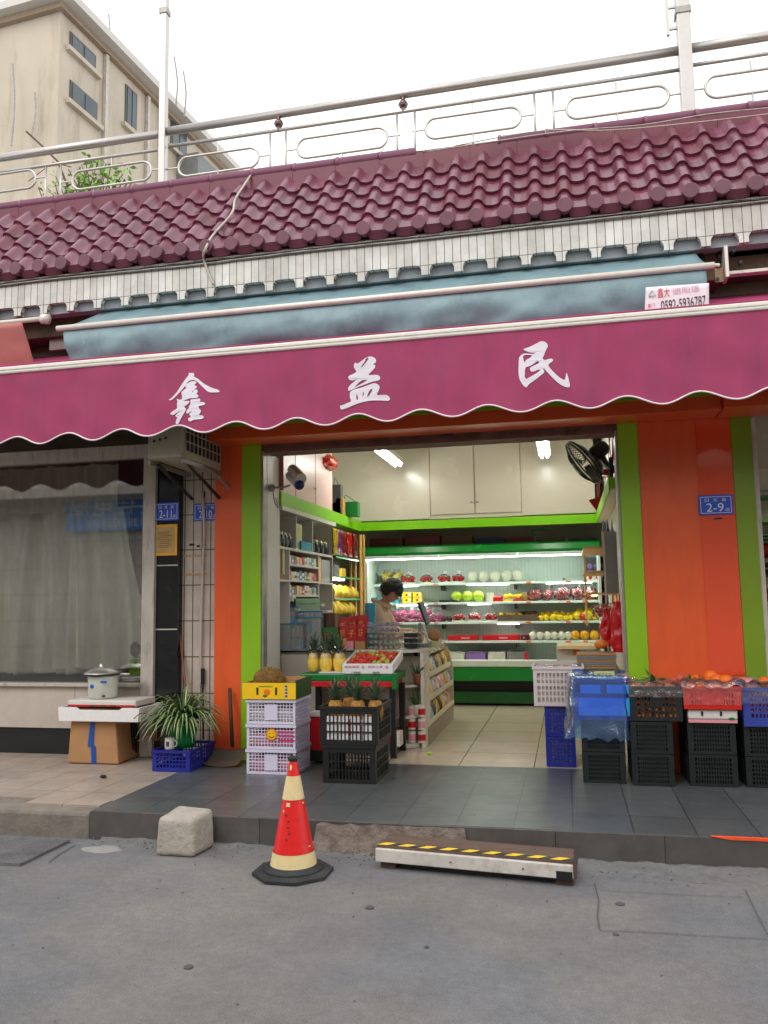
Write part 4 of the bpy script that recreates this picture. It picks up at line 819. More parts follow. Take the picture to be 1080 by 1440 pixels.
# leafy shrub on the terrace
random.seed(21)
pc = aY(120, 258, 8.3)
sh = thing('terrace_shrub', 'light green leafy shrub behind the terrace railing', 'shrub', (pc.x, 8.3, 5.6))
q = B(); lf_ = B()
for i in range(34):
    bx = aY(random.uniform(75, 185), 290, 8.3).x; tx, ty = random.uniform(60, 190), random.uniform(222, 275)
    if random.random() < .2: tx, ty = random.uniform(30, 80), random.uniform(235, 265)
    tp_ = aY(tx, ty, 8.3+random.uniform(-.3, .3)); b0 = Vector((bx, 8.3+random.uniform(-.15, .15), 5.5)); pts_ = smoothp([b0, (b0+tp_)/2+Vector((random.uniform(-.05, .05), 0, .05)), tp_], 5)
    q.tube(pts_, .006, 4)
    for k in range(26):
        p = pts_[random.randrange(len(pts_)//4, len(pts_))]; d = Vector((random.gauss(0, 1), random.gauss(0, 1), random.gauss(-.1, .6))).normalized(); l = random.uniform(.05, .12); s_ = d.cross(Vector((random.gauss(0, 1), random.gauss(0, 1), 1))).normalized()*l*.22
        p = p+d*random.uniform(0, .06); lf_.add([p, p+d*l*.5+s_, p+d*l-Vector((0, 0, l*.2)), p+d*l*.5-s_], [(0, 1, 2, 3)])
part('stems', q, M['twig'], sh); part('leaves', lf_, foodmat('bright_leaf', (96, 150, 40), (150, 196, 84), 6, .5, 0), sh)
q = B(); q.tube([aY(37, 185, 8.0), aY(62, 208, 8.0), aY(82, 228, 8.0), aY(95, 262, 8.0)], .012, 5); q.tube([aY(62, 208, 8.0), aY(80, 214, 8.0)], .006, 4)
q.tube([aY(40, 255, 8.0), aY(75, 228, 8), aY(100, 235, 8)], .006, 4); part('dry_twigs', q, M['twig'], sh)
# ------------------------------------------------------------------ building across the street (behind the camera, seen mirrored in the window)
ob = thing('opposite_building', 'tiled building across the street mirrored in the shop window', 'building', (-12, -3.2, 0))
part('wall', B().box(-40, 20, -5, -3.4, 0, 5.2), tilemat('opposite_tile', (206, 200, 188), (196, 190, 180), (178, 172, 162), 1.2, .6, 0, 0, .05, .7, 'xz', .3), ob)
VY = 2*6.863+3.2
s0, s1 = aY(92, 748, VY), aY(206, 688, VY); xr_ = s1.x+1.6
part('canopy', B().box(-40, 20, -3.4, -2.2, 3.9, 4.1), M['oldwhite'], ob)
sg = thing('shop_sign', 'blue computer shop sign across the street mirrored in the window', 'sign', (s0.x, -3.2, s0.z))
part('board', B().box(s0.x, xr_, -3.35, -3.2, s0.z, s1.z), mat('sign_blue', (40, 136, 224), .4, .03), sg)
hh = s1.z-s0.z; cw = (206-92)/4.6
for i, ch in enumerate('脑电佳友'):
    xx = aY(98+i*33, 720, VY).x; xe = aY(98+i*33+26, 720, VY).x
    textmesh(ch, (xe, -3.19, s0.z+hh*.38), (-1, 0, 0), (0, 0, 1), xe-xx, hh*.5, M['signw'], 'characters', sg)
textmesh('13959239318', (aY(200, 740, VY).x, -3.19, s0.z+hh*.08), (-1, 0, 0), (0, 0, 1), aY(200, 740, VY).x-aY(122, 740, VY).x, hh*.2, M['signw'], 'phone_number', sg)
# ------------------------------------------------------------------ display fridge along the back
FF = 10.62
zf = lambda py, Y, px=690: aY(px, py, Y).z
FX0, FX1 = aY(513, 800, FF).x, .42
fr = thing('display_fridge', 'long open display fridge with green canopy along the back wall', 'fridge', (-1, FF, ZP))
zc1, zc0 = zf(764, FF-.05), zf(778, FF-.05)
q = B(); q.prism([(FF-.02, zc1), (FF-.07, zc1-.02), (FF-.09, zc0+.03), (FF-.06, zc0), (11.4, zc0), (11.4, zc1)], FX0, FX1, 'yz'); part('canopy', q, M['dkgreen'], fr, bev=.006)
for k in range(3):
    x0, x1 = FX0+k*(FX1-FX0)/3, FX0+(k+1)*(FX1-FX0)/3-.012; q = B(); q.box(x0, x1, FF-.085, FF-.03, zc0-.035, zc0-.003); q.box(x0, x1, FF-.095, FF-.085, zc0-.03, zc0-.018); part('light_cover', q, M['fridgew'], fr, bev=.004)
q = B(); q.box(FX0+.02, FX1-.02, FF-.01, FF+.04, zc0-.048, zc0-.038); part('canopy_lamp', q, M['led'], fr)
part('back_panel', B().box(FX0, FX1, 11.38, 11.42, .5, zc0), M['fridgew'], fr)
part('interior_ceiling', B().box(FX0, FX1, FF+.06, 11.38, zc0-.02, zc0-.004), M['fridgew'], fr)
for x0 in (FX0, FX1-.03): part('side_panel', B().box(x0, x0+.03, FF+.0, 11.38, .5, zc0-.02), M['fridgew'], fr)
SY = [11.0, 10.96, 10.92, 10.88]; SPY = [820.5, 848, 876, 903]; SZ = []
for i, (yy, py) in enumerate(zip(SY, SPY)):
    z = zf(py-2, yy); SZ.append(z)
    sh_ = part('shelf', B().box(FX0+.03, FX1-.03, yy, 11.37, z-.03, z), M['fridgew'], fr, bev=.003)
    for x in (FX0+.95, FX0+1.93):
        q = B(); q.box(x-.012, x+.012, 11.1, 11.37, z-.10, z-.032); part('shelf_bracket', q, M['darkgrey'], sh_)
    if i < 3:
        for (p0, p1) in (((552, 588), (657, 716), (768, 832)), ((558, 600), (658, 690)), ((700, 730),))[i]:
            q = B(); a = aY(p0, py+2, yy).x; c = aY(p1, py+2, yy).x; q.box(a, c, yy-.004, yy+.02, z-.038, z-.031); part('lit_strip', q, M['led'], sh_)
    for px in (560, 610, 740, 796, 820):
        q = B(); a = aY(px, py, yy).x; q.box(a, a+.06, yy-.004, yy-.001, z-.028, z-.004); part('price_tag', q, M['pinkp'] if px < 700 else M['orangep'], sh_)
zd1, zd0, zg0 = zf(928, FF, 700), zf(937.5, FF, 700), zf(957.5, FF, 700)
part('deck_lip', B().box(FX0, FX1, FF-.04, FF+.08, zd0, zd1), M['fridgew'], fr, bev=.01)
part('deck', B().box(FX0, FX1, FF+.08, 11.38, zd0, zd0+.04), M['fridgew'], fr)
part('green_front', B().box(FX0, FX1, FF-.02, FF+.05, zg0, zd0), M['dkgreen'], fr, bev=.006)
part('recess', B().box(FX0, FX1, FF+.16, FF+.3, .26, zg0), M['black'], fr)
part('green_kick', B().box(FX0, FX1, FF+.02, FF+.15, ZP+.03, ZP+.17), mat('kick_green', (16, 84, 34), .35, .1), fr)
for k in range(16): 
    pass
q = B()
for k in range(60): x = FX0+.03+k*(FX1-FX0-.06)/60; q.box(x, x+.006, 11.374, 11.379, .55, zc0-.03)
part('ribbed_lining', q, mat('lining_grey', (206, 218, 210), .4), fr)
def on(px, py, Y, z): return aY(px, py, Y).x, Y, z
# boxes lying in the dark gap above the fridge
for i, (x0, x1, y0, m_) in enumerate(((520, 566, 756, 'maroon'), (570, 618, 752, 'maroon'), (621, 664, 753, 'brown'), (668, 708, 756, 'navy'), (712, 750, 754, 'maroon'), (754, 795, 757, 'brown'), (800, 838, 755, 'darkgrey'))):
    a, c = aY(x0, 766, FF+.12), aY(x1, y0, FF+.12); q = B(); q.box(a.x, c.x, FF+.12, FF+.45, zc1+.003, c.z)
    solo('gift_carton', ORD[i]+' dark carton from the left lying on top of the fridge canopy', 'carton', q, M[m_], (a.x, FF+.12, zc1), 'cartons stored on top of the fridge', bev=.004)
q = B(); a, c = aY(748, 747, FF+.2), aY(776, 744, FF+.2); q.box(a.x, c.x, FF+.13, FF+.16, c.z-.02, c.z); q.box(a.x, a.x+.02, FF+.13, FF+.16, zc1, c.z); solo('green_tag_holder', 'small green sign holder standing on the fridge canopy', 'sign holder', q, M['dkgreen'], (a.x, FF+.13, zc1))
def sphere_me(nm, m_, r=(1, 1, 1), nz=.0, seed=0, n=20, stem=False):
    q = B(); q.sph((0, 0, 0), r, n, nz=nz, seed=seed)
    if stem: q.tube([(0, 0, r[2]*.9), (0, .02, r[2]*1.15)], .08, 5, 1)
    return q.data(nm, [m_, M['twig']], smooth=True)
def fruit(me, nm, lab, cat, loc, s, group=None):
    o = bpy.data.objects.new(nm, me); COL.objects.link(o); o.location = loc; o.scale = s if isinstance(s, tuple) else (s, s, s); o.rotation_euler = (random.uniform(-.3, .3), random.uniform(-.3, .3), random.uniform(0, 6)); o['label'] = lab; o['category'] = cat
    if group: o['group'] = group
    ROOT[o] = Vector(loc); return o
random.seed(31)
px1 = .00955  # metres per pixel about the fridge
# -- first shelf
for i, px in enumerate((524, 543, 558)):
    x = aY(px, 810, 11.1).x; t = thing('fruit_bag', ORD[i]+' clear bag of yellow fruit from the left on the top fridge shelf', 'bag', (x, 11.12, SZ[0]), 'clear bags of yellow fruit on the top shelf')
    q = B()
    for k in range(5): q.sph((x+random.uniform(-.04, .04), 11.12+random.uniform(-.03, .03), SZ[0]+.05+k*.022), .04, 8)
    part('fruit', q, F['lemon'], t, smooth=True)
    q = B(); q.lathe([(.03, 0), (.085, .03), (.09, .10), (.06, .15), (.02, .17), (.05, .2)], (x, 11.12, SZ[0]+.004), 10); part('film', q, M['film'], t, smooth=True)
def punnet(px, Y, z, lab, grp, fm='redfruit', s=1.):
    x = aY(px, 800, Y).x; t = thing('fruit_punnet', lab, 'punnet', (x, Y, z), grp); w_ = .085*s
    q = B(); q.box(x-w_, x+w_, Y-.05, Y+.07, z+.002, z+.018); part('tray', q, M['offw'], t)
    q = B()
    for k in range(26): q.sph((x+random.uniform(-.07, .07)*s, Y+random.uniform(-.04, .055), z+.035+random.uniform(0, .055)), .021, 7)
    o = part('fruit_heap', q, F[fm], t, smooth=True); o['kind'] = 'stuff'
    q = B(); q.grid(lambda u, v: Vector((x+(u-.5)*2*w_*(1+.1*sin(v*9)), Y-.055+.12*v, z+.075+.05*sin(pi*u)*sin(pi*v)+.02*noise.noise(Vector((u*6, v*6, px))))), 12, 8); q.box(x-.03, x+.04, Y+.02, Y+.03, z+.1, z+.17); part('film', q, M['film'], t)
for i, px in enumerate((574, 600, 624, 644)): punnet(px, 11.1, SZ[0], ORD[i]+' film-wrapped red fruit punnet from the left on the top fridge shelf', 'red fruit punnets on the top shelf')
mw = sphere_me('white_melon', F['whitefruit'], nz=.03)
for i, px in enumerate((664.5, 680, 696.5, 712.5, 728)):
    fruit(mw, 'white_melon', ORD[i]+' net-wrapped white melon from the left on the top fridge shelf', 'melon', (aY(px, 808, 11.12).x, 11.12, SZ[0]+.078), (.073, .073, .078), 'white melons on the top shelf')
q = B(); a, c = aY(824, 806, 11.2), aY(851, 783, 11.2); q.box(a.x, c.x, 11.2, 11.33, SZ[0], c.z); t = solo('printed_fruit_box', 'grey printed fruit box at the right end of the top fridge shelf', 'box', q, M['darkgrey'], (a.x, 11.2, SZ[0]))
q = B()
for i in range(3):
    for j in range(2): q.lathe([(0, 0), (.035, 0)], (0, 0, 0), 3) if 0 else q.sph((a.x+.05+i*.085, 11.2, SZ[0]+.10+j*.085), (.037, .006, .037), 12)
part('printed_fruit', q, M['lilac'], t)
q = B(); q.box(a.x, c.x+.02, 11.05, 11.18, SZ[0], SZ[0]+.07); t = solo('red_label_carton', 'low white carton with red spots in front of the printed fruit box', 'carton', q, M['offw'], (a.x, 11.05, SZ[0]))
for i in range(3): q = B(); q.sph((a.x+.05+i*.09, 11.05, SZ[0]+.035), (.022, .004, .028), 10); part('red_spot', q, M['red'], t)
# -- second shelf
for j in range(2):
    for i in range(2):
        a, c = aY(566+i*15, 846-j*7, 11.1), aY(580+i*15, 840-j*7, 11.1); z0 = SZ[1]+j*.072
        q = B(); q.box(a.x, a.x+.125, 11.08, 11.2, z0+.001, z0+.069); t = solo('yellow_fruit_box', f"{['lower', 'upper'][j]} {['left', 'right'][i]} yellow box of the block of four behind the shopkeeper", 'box', q, M['lime' if 0 else 'yellow'], (a.x, 11.08, z0), 'four yellow boxes on the second shelf', bev=.003)
        q = B(); q.sph((a.x+.06, 11.079, z0+.035), (.016, .003, .016), 8); part('print_mark', q, M['brown'], t)
        q = B(); q.box(a.x+.085, a.x+.12, 11.076, 11.079, z0+.02, z0+.055); part('print_panel', q, M['offw'], t)
q = B(); x = aY(556, 840, 11.1).x; q.box(x-.06, x+.05, 11.08, 11.2, SZ[1], SZ[1]+.05); q.box(x-.28, x-.2, 11.1, 11.2, SZ[1], SZ[1]+.09); solo('blue_packet', 'pale blue packet on the second fridge shelf behind the shopkeeper', 'packet', q, M['cyan'], (x, 11.1, SZ[1]))
q = B(); a, c = aY(618, 846, 11.05), aY(644, 843, 11.05); q.box(a.x, c.x, 11.03, 11.2, SZ[1]+.001, SZ[1]+.03); solo('black_tray', 'flat black tray beside the green melons on the second fridge shelf', 'tray', q, M['black'], (a.x, 11.1, SZ[1]), bev=.004)
mg = sphere_me('green_melon', F['greenfruit'], nz=.04)
for i, px in enumerate((642, 657.5, 673)): fruit(mg, 'green_melon', ORD[i]+' green melon from the left on the second fridge shelf', 'melon', (aY(px, 840, 11.08).x, 11.08, SZ[1]+.075), (.075, .075, .072), 'green melons on the second shelf')
for i, (px, m_) in enumerate(((701, 'red'), (716, 'yellow'), (729, 'red'))):
    x = aY(px, 842, 11.05).x; t = thing('fruit_tray', ['first flat red tray of fruit', 'yellow tray of fruit between the two red trays', 'second flat red tray of fruit'][i]+' on the second fridge shelf', 'tray', (x, 11.05, SZ[1]))
    q = B(); q.box(x-.07, x+.06, 11.0, 11.12, SZ[1]+.001, SZ[1]+.025); part('tray', q, M[m_], t)
    q = B()
    for k in range(6): q.sph((x+random.uniform(-.05, .04), 11.06, SZ[1]+.05+random.uniform(0, .03)*(i > 0)), .028, 8)
    part('fruit', q, F['lemon'] if i else F['redfruit'], t, smooth=True)
mr = sphere_me('fruit', F['redfruit'])
def fbag(px, Y, z, r, h, lab, fm, seed, film='film', grp=None, n=30):
    x = aY(px, 830, Y).x; t = thing('fruit_bag', lab, 'bag', (x, Y, z), grp); random.seed(seed)
    q = B()
    for k in range(n):
        a = random.uniform(0, 6.28); rr = r*.6*math.sqrt(random.random()); q.sph((x+rr*cos(a), Y+rr*sin(a)*.8, z+.035+random.random()*h*.45), .034, 8)
    o = part('fruit_heap', q, F[fm], t, smooth=True); o['kind'] = 'stuff'
    q = B(); q.sph((x, Y, z+h*.42), (r, r*.9, h*.42), 14, nz=.25, sc=3.5, seed=seed)
    q.tube([(x+.0, Y, z+h*.75), (x+.01, Y, z+h*.86), (x+.03, Y-.01, z+h*1.1), (x+.05, Y, z+h*1.2)], [.03, .012, .03, .045], 8); part('film', q, M[film], t)
    return t
for i, (px, r, h) in enumerate(((752, .115, .20), (769, .09, .17), (791, .115, .22), (812, .09, .20), (830, .10, .20), (848, .09, .18))):
    fbag(px, 11.08, SZ[1], r, h, ORD[i]+' clear bag of red fruit from the left on the second fridge shelf', 'redfruit', 40+i, grp='bags of red fruit on the second shelf')
q = B(); x = aY(738, 842, 11.05).x; q.sph((x, 11.05, SZ[1]+.06), (.05, .05, .06), 10, nz=.2); solo('green_fruit', 'olive green fruit beside the bags of red fruit on the second shelf', 'fruit', q, F['potato'], (x, 11.05, SZ[1]), smooth=True)
# -- third shelf
md = sphere_me('dragon_fruit', F['pinkfruit'], (1, 1, 1), nz=.18, seed=3, n=16)
random.seed(8)
k = 0
for j, row in enumerate(((548, 560, 572, 584, 596, 608, 618), (554, 566, 579, 592, 604))):
    for px in row:
        fruit(md, 'dragon_fruit', 'pink dragon fruit in the heap on the third fridge shelf', 'dragon fruit', (aY(px, 866, 11.02).x+random.uniform(-.01, .01), 11.02+.06*j, SZ[2]+.052+j*.055), (random.uniform(.058, .07), .052, random.uniform(.05, .06)), 'heap of pink dragon fruit'); k += 1
q = B(); a, c = aY(543, 873, 10.95), aY(622, 856, 10.95); q.grid(lambda u, v: Vector((a.x+(c.x-a.x)*u, 10.94+.04*v+.02*noise.noise(Vector((u*12, v*4, 0))), a.z+(c.z-a.z+.03)*v+.02*noise.noise(Vector((u*14, v*4, 3))))), 40, 12); solo('clear_film_cover', 'clear crinkled film drawn over the pink dragon fruit heap', 'film', q, M['film'], a, smooth=True)
for i, px in enumerate((624, 632)): fruit(sphere_me('plum', F['darkfruit'], n=12), 'plum', ['left', 'right'][i]+' dark plum beside the dragon fruit heap', 'plum', (aY(px, 868, 11.0).x, 11.0, SZ[2]+.042), .04, 'two dark plums')
for i, px in enumerate((644, 665, 688)): punnet(px, 11.0, SZ[2], ORD[i]+' wrapped punnet of cherries from the left on the third fridge shelf', 'cherry punnets on the third shelf')
a, c = aY(700, 873, 10.97), aY(756, 862, 10.97)
t = thing('wooden_fruit_box', 'shallow wooden box of mixed brown fruit on the third fridge shelf', 'box', (a.x, 10.97, SZ[2]))
q = B(); q.box(a.x, c.x, 10.96, 10.975, SZ[2]+.001, SZ[2]+.08); q.box(a.x, a.x+.01, 10.975, 11.25, SZ[2]+.001, SZ[2]+.08); q.box(c.x-.01, c.x, 10.975, 11.25, SZ[2]+.001, SZ[2]+.08); q.box(a.x, c.x, 11.25, 11.26, SZ[2]+.001, SZ[2]+.08); part('box_side', q, M['wood'], t)
for k in range(12):
    x = a.x+.04+k*.042; q = B(); q.sph((x, 11.03+.05*(k % 2), SZ[2]+.085), .03, 10); part('fruit', q, F['potato'] if k % 3 else F['lemon'], t, smooth=True)
q = B(); q.box(a.x+.28, c.x-.01, 10.99, 11.15, SZ[2]+.11, SZ[2]+.125); part('black_punnet', q, M['black'], t)
ml = sphere_me('yellow_fruit', F['lemon'], (1, .9, .9), n=16)
for i, (px, s) in enumerate(((760, .036), (768, .04), (778, .043), (787, .04), (796, .034), (803, .034), (812, .055), (826, .06), (838, .05), (850, .045))):
    fruit(ml, 'yellow_fruit', ORD[i]+' yellow fruit from the left on the third fridge shelf', 'fruit', (aY(px, 865, 11.02).x, 11.02, SZ[2]+s*1.05), (s*1.3, s*1.1, s*1.1), 'yellow fruit on the third shelf')
    fruit(ml, 'yellow_fruit', ORD[i]+' yellow fruit from the left in the raised back row of the third shelf', 'fruit', (aY(px+3, 862, 11.12).x, 11.12, SZ[2]+s*1.05+.04), (s*1.2, s*1.1, s*1.1), 'back row of yellow fruit on the third shelf')
fruit(sphere_me('red_apple', F['redfruit'], n=14), 'red_apple', 'single dark red apple among the yellow fruit on the third shelf', 'apple', (aY(819, 866, 10.96).x, 10.96, SZ[2]+.045), .043)
# -- fourth shelf
for i, (p0, p1) in enumerate(((630, 672), (678, 730), (732, 744))):
    a, c = aY(p0, 900, 10.93), aY(p1, 893, 10.93); q = B(); q.box(a.x, c.x, 10.91, 11.1, SZ[3]+.001, SZ[3]+.07); t = solo('red_fruit_carton', ORD[i]+' long red carton from the left on the fourth fridge shelf', 'carton', q, M['red'] if i != 2 else M['maroon'], (a.x, 10.91, SZ[3]), bev=.006)
    q = B(); q.box((a.x+c.x)/2-.02, (a.x+c.x)/2+.09 if i < 2 else (a.x+c.x)/2, 10.908, 10.91, SZ[3]+.025, SZ[3]+.045); part('pale_band', q, M['pinkp'], t)
for i, px in enumerate((749, 759.5, 770, 780, 790, 799)): fruit(mw, 'white_pear', ORD[i]+' foam-netted white pear from the left on the fourth fridge shelf', 'pear', (aY(px, 896, 10.96).x, 10.96, SZ[3]+.056), (.05, .05, .054), 'white pears on the fourth shelf')
for i, px in enumerate((752, 765, 778, 791)): fruit(mw, 'back_row_pear', ORD[i]+' pear from the left in the shaded back row of the fourth shelf', 'pear', (aY(px, 890, 11.2).x, 11.2, SZ[3]+.06), .056, 'back row pears on the fourth shelf')
mo = sphere_me('orange', F['goldmelon'])
for i, px in enumerate((809, 822, 836, 850)): fruit(mo, 'golden_orange', ORD[i]+' golden orange from the left on the fourth fridge shelf', 'orange', (aY(px, 896, 10.96).x, 10.96, SZ[3]+.06), .06, 'golden oranges on the fourth shelf')
for i, (px, m_) in enumerate(((634, 'cyan'), (650, 'offw'), (668, 'leafpale'), (684, 'offw'))):
    a = aY(px, 846, 11.22); q = B(); q.box(a.x, a.x+.11, 11.22, 11.34, SZ[1], SZ[1]+.10+.02*(i % 2)); solo('small_carton', ORD[i]+' small carton from the left in the back row of the second fridge shelf', 'carton', q, M[m_], (a.x, 11.22, SZ[1]), bev=.003)
# -- deck: wrapped trays and bags
zdk = zd0+.04
for i, (p0, p1, m_) in enumerate(((628, 655, 'offw'), (657, 684, 'lilac'), (687, 712, 'offw'), (714, 740, 'grey'))):
    a, c = aY(p0, 926, FF+.2), aY(p1, 920, FF+.2); q = B(); q.box(a.x, c.x-.01, FF+.12, FF+.5, zdk+.002, zdk+.12)
    t = thing('wrapped_tray', ORD[i]+' clear wrapped tray from the left lying in the fridge deck', 'tray', (a.x, FF+.2, zdk), 'wrapped trays in the fridge deck')
    part('contents', q, M[m_], t); q = B(); q.grid(lambda u, v: Vector((a.x+(c.x-a.x)*u, FF+.10+.4*v, zdk+.13+.025*noise.noise(Vector((u*8, v*8, i))))), 16, 10); part('film', q, M['film'], t)
q = B(); x = aY(740, 922, FF+.12).x; q.tube([(x, FF+.1, zdk), (x, FF+.1, zdk+.13)], .024, 10); solo('red_bottle', 'tiny red bottle standing in the fridge deck', 'bottle', q, M['red'], (x, FF+.1, zdk), bev=.004)
# ------------------------------------------------------------------ right inner wall: racks, bags, fan
a, c = aY(848, 885, 9.6), aY(864, 790, 8.2)
rk = thing('wall_rack', 'white perforated wall rack with lit wooden shelves on the right inner wall', 'rack', (.4, 9, ZP))
part('upright', B().box(.36, .375, 8.3, 8.34, .9, 2.15), M['white'], rk)
q = B()
for k in range(34): q.box(.358, .3598, 8.312, 8.328, .95+k*.035, .965+k*.035)
part('slots', q, M['black'], rk)
part('end_panel', B().box(.378, .49, 8.3, 8.32, 1.55, 2.15), M['grey'], rk)
for i, (z, y0) in enumerate(((2.02, 9.9), (1.78, 9.8), (1.56, 9.7))):
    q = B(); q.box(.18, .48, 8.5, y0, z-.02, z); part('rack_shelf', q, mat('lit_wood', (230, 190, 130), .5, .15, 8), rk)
q = B(); q.box(.2, .22, 9.7, 9.9, 1.2, 2.0); part('rack_post', q, mat('pale_wood', (220, 186, 130), .6, .1), rk)
q = B(); q.box(.26, .30, 8.6, 9.4, 1.53, 1.54); part('warm_strip', q, M['warm'], rk)
# hanging bottles / grey strips at the top
for i, px in enumerate((849, 855, 861)):
    p = aY(px, 750, 9.3-.4*i); q = B(); q.tube([(p.x, p.y, p.z+.14), (p.x, p.y, p.z+.06), (p.x, p.y, p.z), (p.x, p.y, p.z-.13)], [.004, .01, .03, .026], 8); solo('hanging_pack', ORD[i]+' dark hanging pack from the left under the right loft shelf', 'pack', q, M[('darkgrey', 'navy', 'grey')[i]], p, 'packs hanging at the upper right', smooth=True)
def plasticbag(px0, px1, py0, py1, Y, lab, seed, m_='redbag'):
    a, c = aY(px0, py1, Y), aY(px1, py0, Y); q = B(); w_ = c.x-a.x; h_ = c.z-a.z
    def f(u, v):
        an = 2*pi*u; ww = w_/2*(.55+.5*sin(pi*min(1, v*1.0+.1))**.6)*(1+.25*noise.noise(Vector((cos(an)*2.2, v*4, seed)))); return Vector(((a.x+c.x)/2+ww*cos(an)+.02*noise.noise(Vector((v*3, seed, 0))), Y+.05*sin(an)*(1+.6*noise.noise(Vector((u*9, v*5, seed+3)))), a.z+h_*v))
    q.grid(f, 28, 16)
    for s in (-1, 1): x = (a.x+c.x)/2+s*w_*.18; q.tube([(x-.02, Y, c.z-.02), (x-.015, Y, c.z+.06), (x+.015, Y, c.z+.06), (x+.02, Y, c.z-.02)], .006, 5)
    return solo('plastic_bag', lab, 'plastic bag', q, M[m_], ((a.x+c.x)/2, Y, a.z), 'red plastic bags hanging by the right pillar', smooth=True)
M['redbag'] = mat('red_bag_film', (214, 16, 26), .28, .1, 20, coat=.4, bump=.5, bsc=25)
plasticbag(845, 863, 858, 909, 7.6, 'shorter red plastic bag of the pair hanging by the right pillar', 1)
plasticbag(860, 882, 846, 917, 7.4, 'longer red plastic bag hanging nearest the right pillar', 2)
q = B(); p = aY(846, 860, 7.9); q.sph(p, (.09, .06, .07), 14, nz=.4, seed=5); t = solo('bagged_apples', 'clear bag of red and pale fruit hanging above the red plastic bags', 'bag', q, M['film'], p)
q = B()
for k in range(5): q.sph(p+Vector((random.uniform(-.05, .05), 0, random.uniform(-.03, .03))), .03, 8)
part('fruit', q, F['redfruit'], t, smooth=True)
# red knotted ornament on the loft
q = B(); p1, p2, p3 = aY(852, 672, 7.9), aY(843, 672, 8.3), aY(842, 700, 8.3); q.tube(smoothp([aY(863, 615, 7.6), aY(862, 640, 7.6), aY(857, 668, 7.7), p2, p3]), .012, 6); q.sph(aY(855, 664, 7.7), (.05, .03, .03), 10, nz=.4)
t = solo('red_ornament', 'red cord with folded gold-tipped red bag hanging beside the wall fan', 'ornament', q, M['red'], p1, smooth=True)
pa, pb, pc_ = aY(828, 703, 8.3), aY(846, 698, 8.3), aY(839, 718, 8.3); q = B(); q.add([pa, pb, pc_, pa+Vector((0, .06, 0)), pb+Vector((0, .06, 0)), pc_+Vector((0, .06, 0))], [(0, 1, 2), (5, 4, 3), (0, 3, 4, 1), (1, 4, 5, 2), (2, 5, 3, 0)]); part('folded_bag', q, M['red'], t)
# wall fan
fc = aY(821, 651, 7.75); fn_ = Vector((-.78, -.13, -.60)).normalized()
fan = thing('wall_fan', 'black wall-mounted fan tilted down at the upper right of the opening', 'fan', (.44, 7.6, 2.6))
rot = fn_.to_track_quat('Z', 'Y').to_matrix()
def fl(x, y, z): return fc+rot @ Vector((x, y, z))
q = B(); RF = .235
for zz in (-.05, .045): q.tube([fl(RF*cos(a), RF*sin(a), zz*.3) for a in [2*pi*k/40 for k in range(40)]], .008, 6, closed=True)
part('rim', q, M['black'], fan, smooth=True)
q = B()
for k in range(44):
    a = 2*pi*k/44; q.tube([fl(.05*cos(a), .05*sin(a), .085), fl(.14*cos(a+.05), .14*sin(a+.05), .07), fl(RF*cos(a+.1), RF*sin(a+.1), .01)], .0022, 4)
part('front_grille', q, M['black'], fan)
q = B()
for k in range(44):
    a = 2*pi*k/44; q.tube([fl(.05*cos(a), .05*sin(a), -.08), fl(.15*cos(a), .15*sin(a), -.07), fl(RF*cos(a), RF*sin(a), -.01)], .0022, 4)
part('rear_grille', q, M['black'], fan)
q = B(); q.lathe([(0, .02), (.06, .015), (.06, 0)], (0, 0, 0), 16); q.v = [fl(v.x, v.y, v.z+.075) for v in q.v]; part('hub', q, M['darkgrey'], fan, smooth=True)
for k in range(3):
    a0_ = 2*pi*k/3; q = B(); q.grid(lambda u, v: fl((.04+.17*v)*cos(a0_+u*1.1*(.6+.4*v)), (.04+.17*v)*sin(a0_+u*1.1*(.6+.4*v)), .02-.05*u), 8, 6); part('blade', q, M['darkgrey'], fan, smooth=True, sol=.003)
q = B(); q.tube([fl(0, 0, -.09), fl(0, 0, -.13), fl(0, 0, -.24), fl(0, 0, -.27)], [.06, .075, .07, .045], 16); part('motor', q, M['black'], fan, smooth=True)
q = B(); m0 = fl(0, -.03, -.17); wp = Vector((.44, 7.55, aY(862, 660, 7.55).z)); q.tube([m0, m0*.5+wp*.5+Vector((0, 0, -.03)), wp], [.035, .028, .04], 10); q.box(wp.x-.03, wp.x+.0, wp.y-.06, wp.y+.06, wp.z-.1, wp.z+.1); part('wall_mount', q, M['black'], fan)
q = B(); q.tube([wp+Vector((-.01, 0, .1)), wp+Vector((-.02, 0, .3))], .004, 4); q.tube([wp+Vector((-.03, 0, .1)), wp+Vector((-.01, .02, .3))], .004, 4); part('pull_cord', q, M['red'], fan)
# ------------------------------------------------------------------ left shelf wall
sw = thing('shelf_unit', 'white pigeonhole shelf unit covering the left inner wall', 'shelf unit', (XL, 7.3, ZP))
zx = lambda px, py: aX(px, py, XL)
part('back_board', B().box(-2.95, -2.90, 7.3, 9.08, .3, 2.37), mat('shelf_back', (150, 142, 134), .7, .05), sw)
bz = zx(391, 768).z, zx(465, 780).z; ztp = 2.37; zrow = (bz[0]+bz[1])/2
yl, yr = 7.27, 9.08
yd1, yd2 = zx(416.5, 740).y, zx(439.5, 745).y
ym1, ym2 = zx(407, 800).y, zx(448, 800).y
def panel(y0, y1, z0, z1, nm='board', x0=-2.90, x1=XL): return part(nm, B().box(x0, x1, y0, y1, z0, z1), M['white'], sw, bev=.002)
for y in (yl, yr-.02): panel(y, y+.02, .3, ztp, 'upright')
for y in (yd1, yd2): panel(y, y+.02, zrow, ztp, 'upright')
for y in (ym1, ym2): panel(y, y+.02, 1.0, zrow-.025, 'upright')
panel(yl+.021, yr-.021, zrow-.025, zrow)
